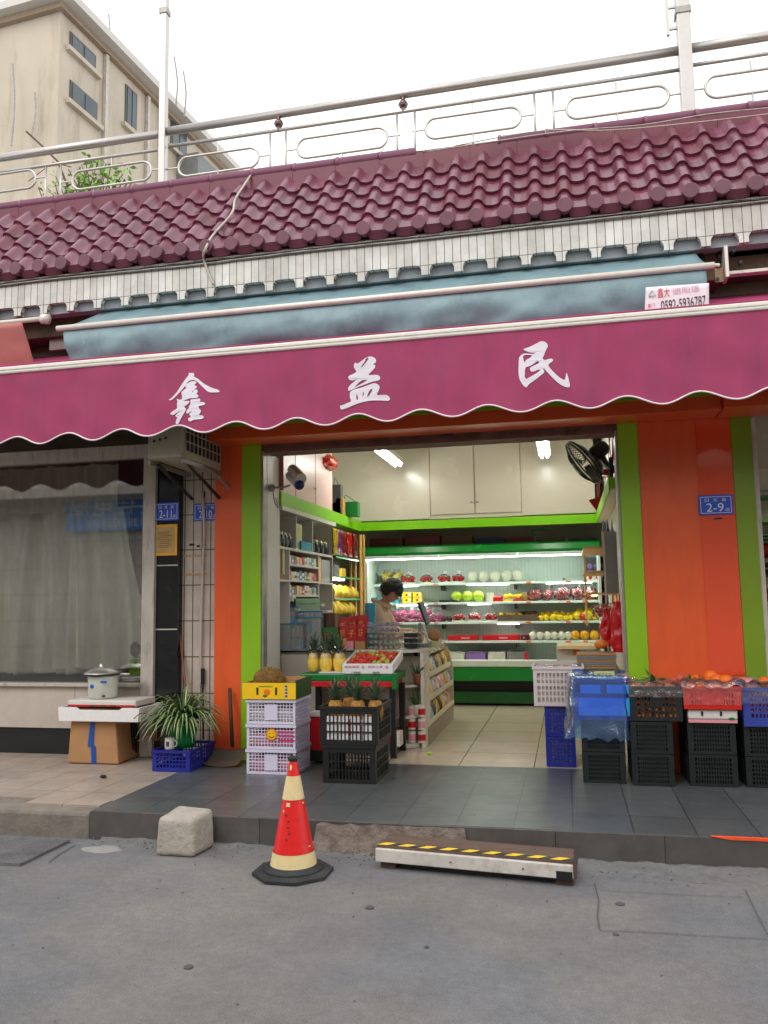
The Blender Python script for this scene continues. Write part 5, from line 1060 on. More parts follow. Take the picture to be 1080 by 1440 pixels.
zrs = [(zx(407, p).z+zx(447, p_).z)/2 for p, p_ in ((792, 798), (814.5, 818), (835, 838), (859, 861))]
for z in zrs: panel(ym1+.021, ym2-.001, z-.02, z)
zl1 = zx(400, 815).z; panel(yl+.021, ym1-.001, zl1-.02, zl1); zr1 = zx(457, 819).z; panel(ym2+.021, yr-.021, zr1-.02, zr1); zr2 = zx(457, 859).z; panel(ym2+.021, yr-.021, zr2-.02, zr2)
random.seed(12)
packm = ['offw', 'offw', 'pinkp', 'grey', 'white', 'red', 'brown', 'cyan', 'offw', 'yellow']
M['white_'] = M['white']
for j, z in enumerate(zrs[:3]):
    n = 11
    for i in range(n):
        y = ym1+.04+i*(ym2-ym1-.06)/n; h = random.uniform(.075, .095); q = B(); q.box(XL-.09, XL-.02, y, y+(ym2-ym1-.06)/n-.006, z+.001, z+h)
        t = solo('small_packet', f"{ORD[i]} small packet from the left in the {['upper', 'middle', 'lower'][j]} pigeonhole row", 'packet', q, M[packm[(i*3+j*5) % 10]], (XL-.05, y, z), 'small packets in the pigeonholes')
        q = B(); q.box(XL-.019, XL-.018, y+.008, y+(ym2-ym1-.06)/n-.014, z+.02, z+.045); part('label_patch', q, M[packm[(i*7+j+1) % 10]], t)
q = B(); q.box(XL-.2, XL+.03, ym1+.1, ym2-.05, zrs[3]+.0, zrs[3]+.13); t = solo('green_carton', 'green carton pushed in under the lowest pigeonhole row', 'carton', q, M['greenp'], (XL, ym1+.1, zrs[3]), bev=.004); q = B(); q.box(XL+.031, XL+.033, ym1+.25, ym2-.2, zrs[3]+.07, zrs[3]+.085); part('dark_band', q, M['black'], t)
q = B(); q.box(XL-.22, XL-.03, yl+.05, ym1-.05, zl1+.001, zl1+.33); solo('tan_box', 'tall tan box in the left pigeonhole', 'box', q, M['card'], (XL, yl+.05, zl1)); q = B(); q.box(XL-.025, XL-.02, ym1-.14, ym1-.07, zl1+.05, zl1+.29)
solo('slim_box', 'slim pale green box beside the tall tan box', 'box', q, M['leafpale'], (XL, ym1-.1, zl1))
q = B(); q.box(XL-.2, XL-.02, ym2+.03, ym2+.16, zr1+.001, zrow-.04); solo('gold_box', 'tall golden box in the right pigeonhole', 'box', q, M['gold'], (XL, ym2+.03, zr1)); q = B(); q.box(XL-.2, XL-.02, ym2+.17, yr-.04, zr1+.001, zrow-.06); solo('pale_box', 'tall pale box beside the golden box', 'box', q, M['grey'], (XL, ym2+.2, zr1))
for s, (y0, y1) in enumerate(((yl+.03, yd1-.02), (yd2+.03, yr-.04))):
    for i in range(4):
        y = y0+(i+.5)*(y1-y0)/4; q = B(); q.tube([(XL-.14, y, zrow+.06), (XL-.03, y-.02, zrow+.06), (XL-.02, y-.02, zrow+.06)], [.05, .06, .05], 12)
        t = solo('wrapped_bottle', f"{ORD[i]} dark wrapped bottle from the left in the {['left', 'right'][s]} top pigeonhole", 'bottle', q, M['black'], (XL-.1, y, zrow), 'dark wrapped bottles in the top pigeonholes', smooth=True)
        q = B(); q.tube([(XL-.13, y+.01, zrow+.12), (XL-.04, y-.01, zrow+.13)], [.03, .022], 8); part('pale_neck', q, M['leafpale'], t, smooth=True)
q = B(); q.box(XL-.12, XL-.02, yd1+.05, yd1+.25, zrow+.002, zrow+.26); solo('tall_green_print_box', 'tall pale box with green print in the middle top pigeonhole', 'box', q, M['leafpale'], (XL, yd1, zrow)); q = B(); q.box(XL-.015, XL+.0, yd1+.16, yd2-.04, zrow+.002, zrow+.09); solo('teal_tin', 'low dark teal tin in the middle top pigeonhole', 'tin', q, M['cyan'], (XL, yd1+.2, zrow))
for i in range(4):
    y = ym2+.06+i*.1; q = B(); q.tube([(XL-.05, y, zr1-.115-.0), (XL-.05, y, zr1-.07), (XL-.05, y, zr1-.03)], [.03, .03, .012], 8); 
# rack of bananas beyond the shelf unit
gr = thing('banana_rack', 'glass-shelved fruit rack with yellow light at the far left of the shop', 'rack', (XL, 9.3, ZP))
zg = [zx(485, 785).z, zx(485, 812).z, zx(485, 842).z]
for z in zg:
    q = B(); q.box(-2.95, XL+.02, 9.12, 10.25, z-.008, z+.004); part('glass_shelf', q, M['clear'], gr); q = B(); q.box(XL+.021, XL+.026, 9.12, 10.25, z-.018, z+.004); part('green_edge', q, mat('edge_green', (70, 190, 110), .2), gr)
q = B(); q.box(-2.98, -2.95, 9.1, 10.38, .3, 2.37); part('back_board', q, M['brown'], gr)
q = B(); q.box(XL-.12, XL-.06, 9.15, 9.75, zg[1]-.03, zg[1]-.012); part('lit_strip', q, M['warm'], gr)
q = B(); q.box(XL-.05, XL+.02, 9.12, 9.5, zg[1]-.04, zg[1]-.02); part('lamp_cover', q, M['led'], gr)
random.seed(17)
def bananas(y, z, n, lab, ln=.16):
    t = thing('banana_bunch', lab, 'bananas', (XL-.05, y, z), 'bunches of bananas on the rack')
    for k in range(n):
        a = (k-(n-1)/2)*.34; P = [Vector((XL-.06, y, z+.15)), Vector((XL-.02, y+.05*sin(a), z+.13)), Vector((XL+.02, y+.13*sin(a), z+.07)), Vector((XL+.02, y+.19*sin(a), z+.015))]
        q = B(); q.tube(smoothp(P, 4), [.008]*2+[.02]*8+[.016, .012, .006], 8); part('banana', q, F['lemon'], t, smooth=True)
for i, (y, zz) in enumerate(((9.25, 1), (9.5, 1), (9.75, 1), (10.0, 1), (9.2, 2), (9.4, 2), (9.62, 2), (9.85, 2))):
    bananas(y, zg[zz]+.0 if zz == 2 else zg[2]+.0, 6, (ORD[i % 4]+' banana bunch from the left on the '+('lit middle' if zz == 1 else 'lower')+' rack shelf')) if zz == 1 else bananas(y, zg[2]-.19, 6, ORD[i % 4]+' banana bunch from the left below the lowest glass shelf')
for i, px in enumerate((488, 493, 498)):
    p = aX(px, 838, XL+.01); q = B(); q.box(XL-.12, XL+.0, p.y-.09, p.y+.08, zg[2]+.002, zg[2]+.06); 
    solo('rack_tray', ORD[i]+' pale tray from the left on the lowest glass shelf of the rack', 'tray', q, M['pinkp'] if i == 1 else M['offw'], (XL, p.y, zg[2]))
for i in range(2): q = B(); q.box(XL-.2, XL-.02, 9.2+i*.3, 9.42+i*.3, zg[1]+.006, zg[1]+.14-.03*i); solo('dark_tin', ['left', 'right'][i]+' dark and yellow tin on the rack shelf above the lit bananas', 'tin', q, [M['darkgrey'], M['yellow']][i], (XL, 9.2+i*.3, zg[1]), bev=.004)
for i, (px, m_) in enumerate(((470, 'yellow'), (475, 'lilac'), (482, 'maroon'), (490, 'red'), (498, 'maroon'))):
    y = aX(px, 765, XL).y; q = B(); q.grid(lambda u, v: Vector((XL+.01+.02*noise.noise(Vector((u*4, v*5, i))), y-.09+.2*u, zg[0]+.02+.30*v)), 8, 10); solo('gift_bag', ORD[i]+' glossy bag from the left hanging above the rack', 'gift bag', q, mat('foil_'+m_, lin and {'yellow': (190, 160, 30), 'lilac': (120, 30, 110), 'maroon': (120, 16, 30), 'red': (190, 22, 26)}[m_], .25, .2, 20, coat=.4), (XL, y, zg[0]), 'glossy bags hanging above the rack', smooth=True, sol=.02)
for i, (px, lean) in enumerate(((494, .0), (498, .03), (502, -.02), (506, .02), (509, .0), (513, .0))):
    y = 10.1+.05*i; p = aY(px, 870, y); tpz = aY(px, 752, y).z; q = B(); q.tube([(p.x, y, ZP), (p.x+lean, y, tpz)], .016, 8)
    solo('wooden_pole', ORD[i]+' tan sugar cane pole from the left leaning in the far corner', 'pole', q, mat('cane', (206, 160, 84), .6, .15, 12), (p.x, y, ZP), 'poles leaning in the far left corner', smooth=True)
# gift bags on the green band, red sack on top
for i, (x0, x1, y0, y1, m_) in enumerate(((467, 479, 681, 722, 'darkgrey'), (472, 482, 700, 726, 'potato'), (466, 477, 706, 722, 'offw'), (482, 503, 705, 732, 'greenp'))):
    Y = 9.5+.2*(i == 3); a, c = aY(x0, y1, Y), aY(x1, y0, Y); q = B(); z0 = 2.549; q.box(a.x, c.x, Y, Y+.12, z0, c.z)
    t = solo('carrier_bag', ['tall dark green carrier bag', 'tan bag between the carrier bags', 'small cream box', 'boxy green carrier bag'][i]+' standing on the green band', 'bag', q, M[m_] if m_ in M else F[m_], (a.x, Y, z0), bev=.004)
    if i in (0, 3): q = B(); q.tube(smoothp([(a.x+.03, Y-.004, c.z), (a.x+.04, Y-.01, c.z+.08), (c.x-.03, Y-.004, c.z)]), .005, 5); part('handle', q, M['greenp'], t)
q = B(); p = aY(450, 652, 8.9); q.sph(p, (.2, .22, .1), 18, nz=.35, sc=3, seed=8); t = solo('red_sack', 'crinkled red and gold sack lying on the pinkish cabinet', 'sack', q, mat('red_foil', (190, 40, 30), .25, .5, 14, coat=.5, bump=.6, bsc=30, dirt=.6, dirtc=(214, 150, 50), dsc=9), p)
# security camera
sc_ = thing('security_camera', 'white bullet security camera on the left side panel', 'camera', aY(410, 672, 7.1))
p0, p1 = aY(407, 668, 7.05), aY(421, 682, 6.85); 
q = B(); q.tube([p0, p0+(p1-p0)*.1, p1], [.036, .045, .045], 14); part('body', q, M['white'], sc_, smooth=True)
q = B(); d_ = (p1-p0).normalized(); q.tube([p1-d_*.015, p1+d_*.012], [.046, .043], 14); part('lens_ring', q, M['navy'], sc_, smooth=True)
q = B(); q.tube([p0+Vector((.03, 0, .05)), p1+Vector((.02, -.01, .052))], [.05, .052], 8); part('sunshield', q, M['white'], sc_)
q = B(); w0 = aY(381, 686, 7.0); q.tube([w0, aY(400, 685, 7.0), aY(409, 682, 7.0)], .009, 6); q.tube([w0+Vector((-.01, .02, -.0)), w0+Vector((.01, 0, 0))], .035, 10); part('bracket', q, M['galv'], sc_)
q = B(); q.tube(smoothp([aY(384, 690, 6.97), aY(386, 705, 6.96), aY(391, 714, 6.97), aY(388, 700, 6.97)]), .006, 5); part('cable', q, M['oldwhite'], sc_)
q = B(); a = aY(392, 660, 7.2); q.box(a.x-.02, a.x+.02, 7.275, 7.28, 2.56, 2.9); solo('pink_conduit', 'pinkish vertical conduit at the edge of the cabinet behind the camera', 'conduit', q, mat('pink_conduit', (170, 96, 84), .6), (a.x, 7.27, 2.56))
# ------------------------------------------------------------------ counter
ZT = aY(480, 914, 7.5).z
ct = thing('shop_counter', 'white shop counter with rounded end shelves', 'counter', (-1.6, 7.5, ZP))
part('front_panel', B().box(-2.66, -1.60, 7.50, 7.54, ZP, ZT-.03), M['ctrlwhite'], ct)
part('panel_edge', B().box(-1.602, -1.58, 7.495, 7.56, ZP, ZT-.03), M['white'], ct)
part('side_panel', B().box(-1.34, -1.31, 7.55, 7.9, ZP, ZT-.03), M['ctrlwhite'], ct)
part('inner_panel', B().box(-1.60, -1.345, 7.80, 7.83, ZP, ZT-.03), M['ctrlwhite'], ct)
def qround(z0, z1, nm, m_):
    P = [(-2.66, 7.48), (-1.58, 7.47)]+[(-1.58+.27*sin(a), 7.72-.25*cos(a)) for a in [pi/2*k/10 for k in range(11)]]+[(-1.31, 8.2), (-2.66, 8.2)]
    if nm != 'worktop': P = [(-1.575, 7.8)]+[(-1.575+.25*sin(a), 7.72-.24*cos(a)) for a in [pi/2*k/10 for k in range(11)]]+[(-1.325, 7.8)]
    q = B(); q.prism(P, z0, z1, 'xy'); return part(nm, q, m_, ct)
qround(ZT-.028, ZT, 'worktop', M['ctrlwhite']); q = B(); q.box(-2.66, -1.62, 7.468, 7.479, ZT-.02, ZT-.002); part('dark_trim', q, M['black'], ct)
zs1, zs2 = aY(585, 964, 7.5).z, aY(585, 1008, 7.5).z
qround(zs1-.02, zs1, 'end_shelf', M['ctrlwhite']); qround(zs2-.02, zs2, 'end_shelf', M['ctrlwhite']); qround(ZP+.001, ZP+.04, 'end_plinth', M['ctrlwhite'])
# ------------------------------------------------------------------ snack rack along the aisle
RX = -1.30; Ry0, Ry1 = 7.72, 9.42
sr = thing('snack_rack', 'tiered white wire snack rack facing the aisle', 'rack', (RX, 8.4, ZP))
zr = [.36, .58, .78, .98, 1.14]; xo = [0, 0, -.03, -.09, -.17]
part('kick_panel', B().box(RX-.4, RX+.0, Ry0, Ry1, ZP, .34), mat('rack_kick', (150, 142, 128), .5, .08), sr)
ivory = mat('ivory_rack', (222, 214, 190), .4, .04)
part('back_panel', B().box(RX-.42, RX-.40, Ry0, Ry1, .34, 1.0), ivory, sr)
pr = [(RX-.4, .34), (RX+.005, .34), (RX+.005, .8), (RX-.06, .99), (RX-.4, 1.0)]
for y in (Ry0-.012, Ry1): q = B(); q.prism([(x, z) for x, z in pr], y, y+.012, 'xz'); part('end_panel', q, ivory, sr)
for k in range(4):
    q = B(); q.box(RX-.38+xo[k], RX+xo[k], Ry0+.001, Ry1-.001, zr[k]-.015, zr[k]); part('tier_shelf', q, ivory, sr)
    q = B()
    for yy in (Ry0+.02, Ry0+.44, Ry0+.86, Ry0+1.28, Ry1-.02):
        q = B(); q.box(RX+xo[k]+.001, RX+xo[k]+.008, yy-.01, yy+.01, zr[k], zr[k]+.17); part('upright', q, ivory, sr)
    q = B(); q.box(RX+xo[k]+.002, RX+xo[k]+.010, Ry0+.031, Ry1-.031, zr[k]+.0, zr[k]+.045); part('lip', q, ivory, sr)
    cols_ = ['navy', 'red', 'brown', 'cyan', 'lilac', 'yellow', 'darkgrey', 'orangep', 'blue', 'maroon']
    for i in range(8):
        y = Ry0+.06+i*.205; m_ = cols_[(i*3+k*2) % 10]; q = B(); q.grid(lambda u, v: Vector((RX+xo[k]-.03+.02*sin(pi*u)*sin(pi*v)-.05*v, y+.19*u, zr[k]+.01+.14*v+.01*noise.noise(Vector((u*5, v*5, i+k*9))))), 8, 8)
        t = solo('snack_pack', f"{ORD[i]} snack packet from the near end on the {['bottom', 'second', 'third', 'top'][k]} tier of the rack", 'snack packet', q, P2[m_], (RX, y, zr[k]), 'snack packets on the rack tiers', smooth=True, sol=.03)
        q = B(); q.box(RX+xo[k]-.035+.0, RX+xo[k]-.02, y+.05, y+.14, zr[k]+.05, zr[k]+.09)
q = B()
for i in range(6): q.tube([(RX-.03, Ry0+.1+i*.26, 1.0), (RX-.2, Ry0+.1+i*.26, 1.13)], .007, 5)
q.grid(lambda u, v: Vector((RX-.03-.2*v, Ry0+.05+(Ry1-Ry0-.1)*u, 1.0+.14*v)), 4, 2); part('clear_cover', q, M['clear'], sr)
# ------------------------------------------------------------------ aloe / plants on the round shelves
def leafy(nm, lab, cat, c, n, L_, w_, mats, droop=.5, up_=.8, pot=None, seed=1, parent=None, spread=1.):
    random.seed(seed); q = B()
    for k in range(n):
        a = random.uniform(0, 2*pi) if n > 12 else 2*pi*k/n+random.uniform(-.3, .3); e = random.uniform(.15, 1.)*spread; l = L_*random.uniform(.6, 1.1); P = []; d = Vector((cos(a)*e, sin(a)*e, up_*random.uniform(.7, 1.3))).normalized(); p = Vector(c)+Vector((cos(a), sin(a), 0))*.01; side = d.cross(Vector((0, 0, 1))).normalized()
        ns = 8; vs = []
        for i in range(ns+1):
            t = i/ns; ww = w_*(1-t**1.8)*(.7+.6*t if t < .5 else 1)*.5+.0006; vs += [p-side*ww, p-side*ww*.3+Vector((0, 0, -.15*ww)), p+side*ww*.3+Vector((0, 0, -.15*ww)), p+side*ww]; p = p+d*l/ns; d = (d+Vector((0, 0, -droop*1.6/ns*(.3+t*1.6)))).normalized()
        for i in range(ns):
            for j in range(3): q.add([vs[i*4+j], vs[i*4+j+1], vs[(i+1)*4+j+1], vs[(i+1)*4+j]], [(0, 1, 2, 3)], 1 if (j == 1 and len(mats) > 1) else 0)
    if parent is not None: return part(nm, q, mats, parent, smooth=True)
    return q
M['terra'] = mat('terracotta', (150, 84, 56), .7, .1)
for i, (px, py, zz) in enumerate(((587, 962, zs1), (585, 1006, zs2))):
    p = aY(px, py, 7.55); t = thing('potted_aloe', ['small aloe in a terracotta pot on the upper round end shelf', 'small aloe in a pale pot on the lower round end shelf'][i], 'plant', (p.x, 7.58, zz))
    q = B(); q.lathe([(0, .0), (.035, .0), (.048, .085), (.052, .10), (.045, .10), (.04, .085), (0, .085)], (p.x, 7.58, zz+.001), 16); part('pot', q, M['terra'] if i == 0 else M['offw'], t, smooth=True)
    leafy('leaves', '', '', (p.x, 7.58, zz+.09), 13, .17, .022, [F and M['leaf']], .25, .7, seed=i+2, parent=t)
for k in range(3):
    for i in range(2):
        z0 = ZP+.045+k*.115; x = aY(579+i*14, 1030, 7.56).x; q = B(); q.tube([(x, 7.57, z0), (x, 7.57, z0+.1)], .036, 12); t = solo('canned_drink', f"{['left', 'right'][i]} pink and white tin of the {['bottom', 'middle', 'top'][k]} layer under the round shelves", 'tin', q, M['offw'], (x, 7.57, z0), 'pink and white tins stacked in the counter end', smooth=True, bev=.003)
        q = B(); q.tube([(x, 7.57, z0+.02), (x, 7.57, z0+.075)], .0368, 12, caps=False); part('label_band', q, M['red'] if (i+k) % 2 else M['pinkp'], t, smooth=True)
# ------------------------------------------------------------------ goods on the counter
def bx(a, c): return (a.x, c.x, a.z, c.z)
def pbx(x0, x1, y0, y1, Y, D, m_=None):
    """box given by its front face in the photograph and its depth"""
    a, c = aY(x0, y1, Y), aY(x1, y0, Y); return B().box(a.x, c.x, Y, Y+D, a.z, c.z), a, c
YK = 7.56
def jarcase(x0, x1, yt, yb, Y, lab, seed, lidm='cyan', rows=1):
    a, c = aY(x0, yb, Y), aY(x1, yt, Y); t = thing('display_case', lab, 'display case', (a.x, Y, a.z)); random.seed(seed)
    q = B(); q.box(a.x, c.x, Y, Y+.003, a.z, c.z); q.box(c.x-.003, c.x, Y+.004, Y+.16, a.z, c.z); q.box(a.x, a.x+.003, Y+.004, Y+.16, a.z, c.z); part('clear_wall', q, M['case'], t)
    part('rim', B().box(a.x-.01, c.x+.01, Y-.01, Y+.17, c.z, c.z+.012), M[lidm], t, bev=.004); part('base', B().box(a.x-.006, c.x+.006, Y-.006, Y+.17, a.z-.012, a.z-.001), M['cyan'] if seed % 2 else M['skyblue'], t, bev=.003)
    n = max(3, int((c.x-a.x)/.045)); cl_ = ['offw', 'skyblue', 'white', 'offw', 'pinkp', 'leafpale', 'white', 'red', 'white']
    for r in range(rows):
        hh_ = (c.z-a.z)/rows
        for i in range(n):
            x = a.x+.012+i*(c.x-a.x-.02)/n; q = B(); h = hh_*random.uniform(.55, .9); q.tube([(x+.018, Y+.05, a.z+r*hh_+.003), (x+.018, Y+.05, a.z+r*hh_+h)], .016, 10); part('packet', q, M[cl_[(i*5+seed+r*3) % 9]], t)
jarcase(387, 426, 878, 913, YK, 'large clear display case with white and red tubs at the left end of the counter', 3, rows=2)
jarcase(386, 414, 854, 875, YK+.02, 'small empty looking clear case stacked on the large display case', 4, 'blue')
jarcase(418, 451, 869, 873+39, YK+.08, 'clear display case with pink packets right of the large case', 6, rows=2)
jarcase(419, 452, 861, 868, YK+.10, 'shallow blue rimmed case on top of the case with pink packets', 7, 'blue')
q, a, c = pbx(389, 404, 835, 846, YK+.05, .1); q.box(c.x+.001, c.x+.05, YK+.06, YK+.16, a.z, c.z-.01, 1); solo('blue_packet', 'bright blue and pale packet lying on top of the stacked cases', 'packet', q, [M['blue'], M['offw']], a)
q, a, c = pbx(390, 452, 846, 853, YK+.06, .12); solo('case_top_tray', 'clear tray under the bright blue packet', 'tray', q, M['clear'], a)
q = B(); a, c = aY(453, 881, YK+.15), aY(470, 862, YK+.15); q.tube([((a.x+c.x)/2, YK+.2, a.z-.1), ((a.x+c.x)/2, YK+.2, c.z)], .055, 14); solo('brown_jar', 'brown jar with a pale lid behind the green snack bag', 'jar', q, M['brown'], (a.x, YK+.2, ZT), bev=.006)
def pouch(x0, x1, y0, y1, Y, lab, m_, seed, D=.07):
    a, c = aY(x0, y1, Y), aY(x1, y0, Y)
    q = B()
    for sg_ in (1, -1): q.grid(lambda u, v: Vector((a.x+(c.x-a.x)*u+.008*noise.noise(Vector((v*5, seed, 0))), Y+.04-sg_*D/2*(sin(pi*min(1, max(0, u)))**.5)*(1-v*.8)-.006*noise.noise(Vector((u*9, v*9, seed))), a.z+(c.z-a.z)*v)), 14, 12, flip=sg_ < 0)
    return solo('snack_bag', lab, 'snack bag', q, m_, (a.x, Y, a.z), smooth=True), a, c
gb = mat('green_snack_foil', (24, 116, 40), .3, .15, 12, coat=.3)
t, a, c = pouch(452, 474, 882, 914, YK-.02, 'green snack bag with red lettering between the cases and the red bags', gb, 1)
q = B(); q.box(a.x+.02, c.x-.02, YK-.042, YK-.038, a.z+.10, a.z+.125); q.box(a.x+.03, c.x-.04, YK-.040, YK-.036, a.z+.14, a.z+.155); part('red_print', q, M['red'], t)
rbm = mat('red_snack_foil', (196, 20, 28), .3, .12, 12, coat=.4)
k = 0
for (x0, x1, y0, y1, Y) in ((474, 492, 868, 896, YK+.10), (488, 505, 866, 896, YK+.12), (500, 517, 865, 894, YK+.10), (474, 490, 880, 905, YK+.03), (487, 503, 880, 905, YK+.04), (500, 514, 878, 904, YK+.03)):
    t, a, c = pouch(x0, x1, y0, y1, Y, ORD[k]+' red melon seed bag with gold print, counted from the back left of the pile', rbm, k+5, .05); t['group'] = 'red bags piled on the counter'
    textmesh(['香', '瓜子', '瓜', '香瓜', '子', '瓜子'][k], (a.x+.03, Y-.012, a.z+.06), (1, 0, 0), (0, 0, 1), (c.x-a.x)*.45, (c.z-a.z)*.4, M['gold'], 'gold_print', t); k += 1
for i, (x0, x1, m_) in enumerate(((484, 497, 'pinkp'), (499, 513, 'card'))):
    q, a, c = pbx(x0, x1, 902, 914, YK-.02, .12); solo('small_carton', ['pink and white', 'tan'][i]+' small carton standing below the red bags', 'carton', q, M[m_], a, bev=.003)
q, a, c = pbx(474, 486, 898, 913, YK+.01, .1)
solo('yellow_seed_box', 'dark yellow box between the green bag and the small cartons', 'box', q, M['gold'], a)
for j in range(5):
    a, c = aY(516, 914-j*8, YK), aY(560, 907-j*8, YK); up_ = j > 2
    t = thing('egg_box', f"{ORD[j]} box from the bottom of the stack of {'clear fruit' if up_ else 'pale egg'} boxes on the counter", 'box', (a.x, YK, a.z), 'stacked clear boxes on the counter')
    q = B()
    for i in range(6): q.sph((a.x+.035+i*(c.x-a.x-.05)/5.2, YK+.035, a.z+.02), (.02, .024, .018), 8)
    for i in range(6): q.sph((a.x+.035+i*(c.x-a.x-.05)/5.2, YK+.09, a.z+.02), (.02, .024, .018), 8)
    part('contents', q, M['offw'] if not up_ else (F['darkfruit'] if j == 3 else M['lilac']), t, smooth=True)
    q = B(); q.box(a.x, c.x, YK-.0, YK+.003, a.z+.001, c.z-.002); q.box(a.x, c.x, YK+.004, YK+.14, c.z-.004, c.z-.001); part('clear_lid', q, M['film'] if up_ else M['clear'], t)
for j in range(3):
    a, c = aY(568, 911-j*7.5, YK+.06), aY(587, 904.5-j*7.5, YK+.06); q = B(); q.box(a.x, c.x, YK+.06, YK+.2, a.z, c.z-.006); t = solo('black_food_box', f"{['bottom', 'middle', 'top'][j]} black food box with clear lid of the stack by the scale", 'food box', q, M['black'], a, 'black food boxes stacked by the scale', bev=.004)
    q = B(); q.box(a.x-.012, c.x+.02, YK+.05, YK+.21, c.z-.006, c.z+.003); part('clear_lid', q, M['film'], t)
q = B(); a = aY(521, 872, 8.0); q.tube([(a.x, 8.0, ZT), (a.x, 8.0, aY(521, 848, 8.0).z)], .052, 18); t = solo('cyan_tub', 'tall cyan plastic tub standing beside the shopkeeper', 'tub', q, M['cyan'], (a.x, 8, ZT), smooth=True, bev=.003)
# scale / till with tilted screen
t = thing('till_screen', 'till with a narrow tilted screen on a pole at the end of the counter', 'till', aY(600, 905, 7.95))
Yt = 7.95
def poly3(pp, Y, D, m_, nm, par):
    P = [aY(x, y, Y) for x, y in pp]; q = B(); n = len(P); q.add(P+[p+Vector((0, D, 0)) for p in P], [tuple(range(n))[::-1], tuple(range(n, 2*n))]+[(i, (i+1) % n, (i+1) % n+n, i+n) for i in range(n)]); return part(nm, q, m_, par)
poly3([(586, 848), (594, 846), (604, 876), (599, 880)], Yt, .05, M['black'], 'screen_back', t)
poly3([(590, 847), (596, 847), (605, 876), (600, 877)], Yt-.012, .01, mat('lcd_grey', (150, 160, 150), .2), 'screen', t)
poly3([(588, 876), (592, 876), (594, 912), (589, 912)], Yt+.02, .03, M['grey'], 'pole', t)
poly3([(594, 878), (597, 878), (604, 905), (601, 906)], Yt, .02, M['offw'], 'stay', t)
part('base', B().box(aY(578, 910, Yt).x, aY(606, 910, Yt).x, Yt-.1, Yt+.12, ZT, ZT+.035), M['grey'], t, bev=.004)
q = B(); p = aY(611, 893, 8.05); q.sph((p.x, 8.05, p.z), (.07, .05, .06), 12, nz=.4, seed=4); solo('brown_bag', 'brown crumpled bag standing behind the till', 'bag', q, M['card'], (p.x, 8.05, ZT), smooth=True)
q = B(); p = aY(611, 902, 8.0); q.tube([(p.x, 7.98, ZT), (p.x, 7.98, ZT+.05)], .06, 14); solo('tape_roll', 'pale round tub under the brown bag', 'tub', q, M['leafpale'], (p.x, 8, ZT), bev=.004)
# ------------------------------------------------------------------ shopkeeper
PX, PY = aY(548, 830, 8.45).x, 8.45
hd = aY(550, 832, 8.45)
per = thing('person', 'shopkeeper with short black hair and beige hooded jacket looking down behind the counter', 'person', (PX, PY, ZP))
def skinmesh(nodes, edges, rad, root, nm, m_, par, sub=2):
    me = bpy.data.meshes.new(nm); me.from_pydata([Vector(v)-ROOT[par] for v in nodes], edges, []); o = bpy.data.objects.new(nm, me); COL.objects.link(o)
    sk = o.modifiers.new('k', 'SKIN'); sk.use_smooth_shade = True; s2 = o.modifiers.new('s', 'SUBSURF'); s2.levels = s2.render_levels = sub
    if not me.skin_vertices: 
        bpy.context.view_layer.objects.active = o
    for i, r in enumerate(rad):
        me.skin_vertices[0].data[i].radius = r if isinstance(r, tuple) else (r, r)
        me.skin_vertices[0].data[i].use_root = (i == root)
    bpy.context.view_layer.update(); ev = bpy.data.meshes.new_from_object(o.evaluated_get(bpy.context.evaluated_depsgraph_get()))
    o.modifiers.clear(); o.data = ev; ev.materials.clear(); ev.materials.append(m_)
    for p in ev.polygons: p.use_smooth = True
    o.parent = par; ROOT[o] = ROOT[par]; return o
hx, hz = hd.x, hd.z
neck = (hx-.075, PY, hz-.11); chest = (hx-.16, PY+.01, hz-.24); waist = (hx-.24, PY+.02, hz-.50); pelv = (hx-.27, PY+.02, .92+ZP-.1)
sR, eR, wR = (hx-.14, PY-.16, hz-.20), (hx-.02, PY-.22, hz-.44), (hx+.22, PY-.14, hz-.43)
sL, eL, wL = (hx-.14, PY+.18, hz-.20), (hx+.0, PY+.22, hz-.44), (hx+.24, PY+.10, hz-.42)
hipR, kR, aR, tR = (hx-.27, PY-.09, .95), (hx-.22, PY-.10, .60), (hx-.27, PY-.10, ZP+.08), (hx-.12, PY-.11, ZP+.035)
hipL, kL, aL, tL = (hx-.27, PY+.11, .95), (hx-.22, PY+.12, .60), (hx-.27, PY+.12, ZP+.08), (hx-.12, PY+.13, ZP+.035)
nodes = [pelv, waist, chest, neck, (hx-.035, PY, hz-.06), sR, eR, wR, sL, eL, wL, hipR, kR, aR, tR, hipL, kL, aL, tL]
edges = [(0, 1), (1, 2), (2, 3), (3, 4), (2, 5), (5, 6), (6, 7), (2, 8), (8, 9), (9, 10), (0, 11), (11, 12), (12, 13), (13, 14), (0, 15), (15, 16), (16, 17), (17, 18)]
rad = [.12, .11, (.12, .14), .052, .05, .055, .04, .026, .055, .04, .026, .08, .055, .04, .03, .08, .055, .04, .03]
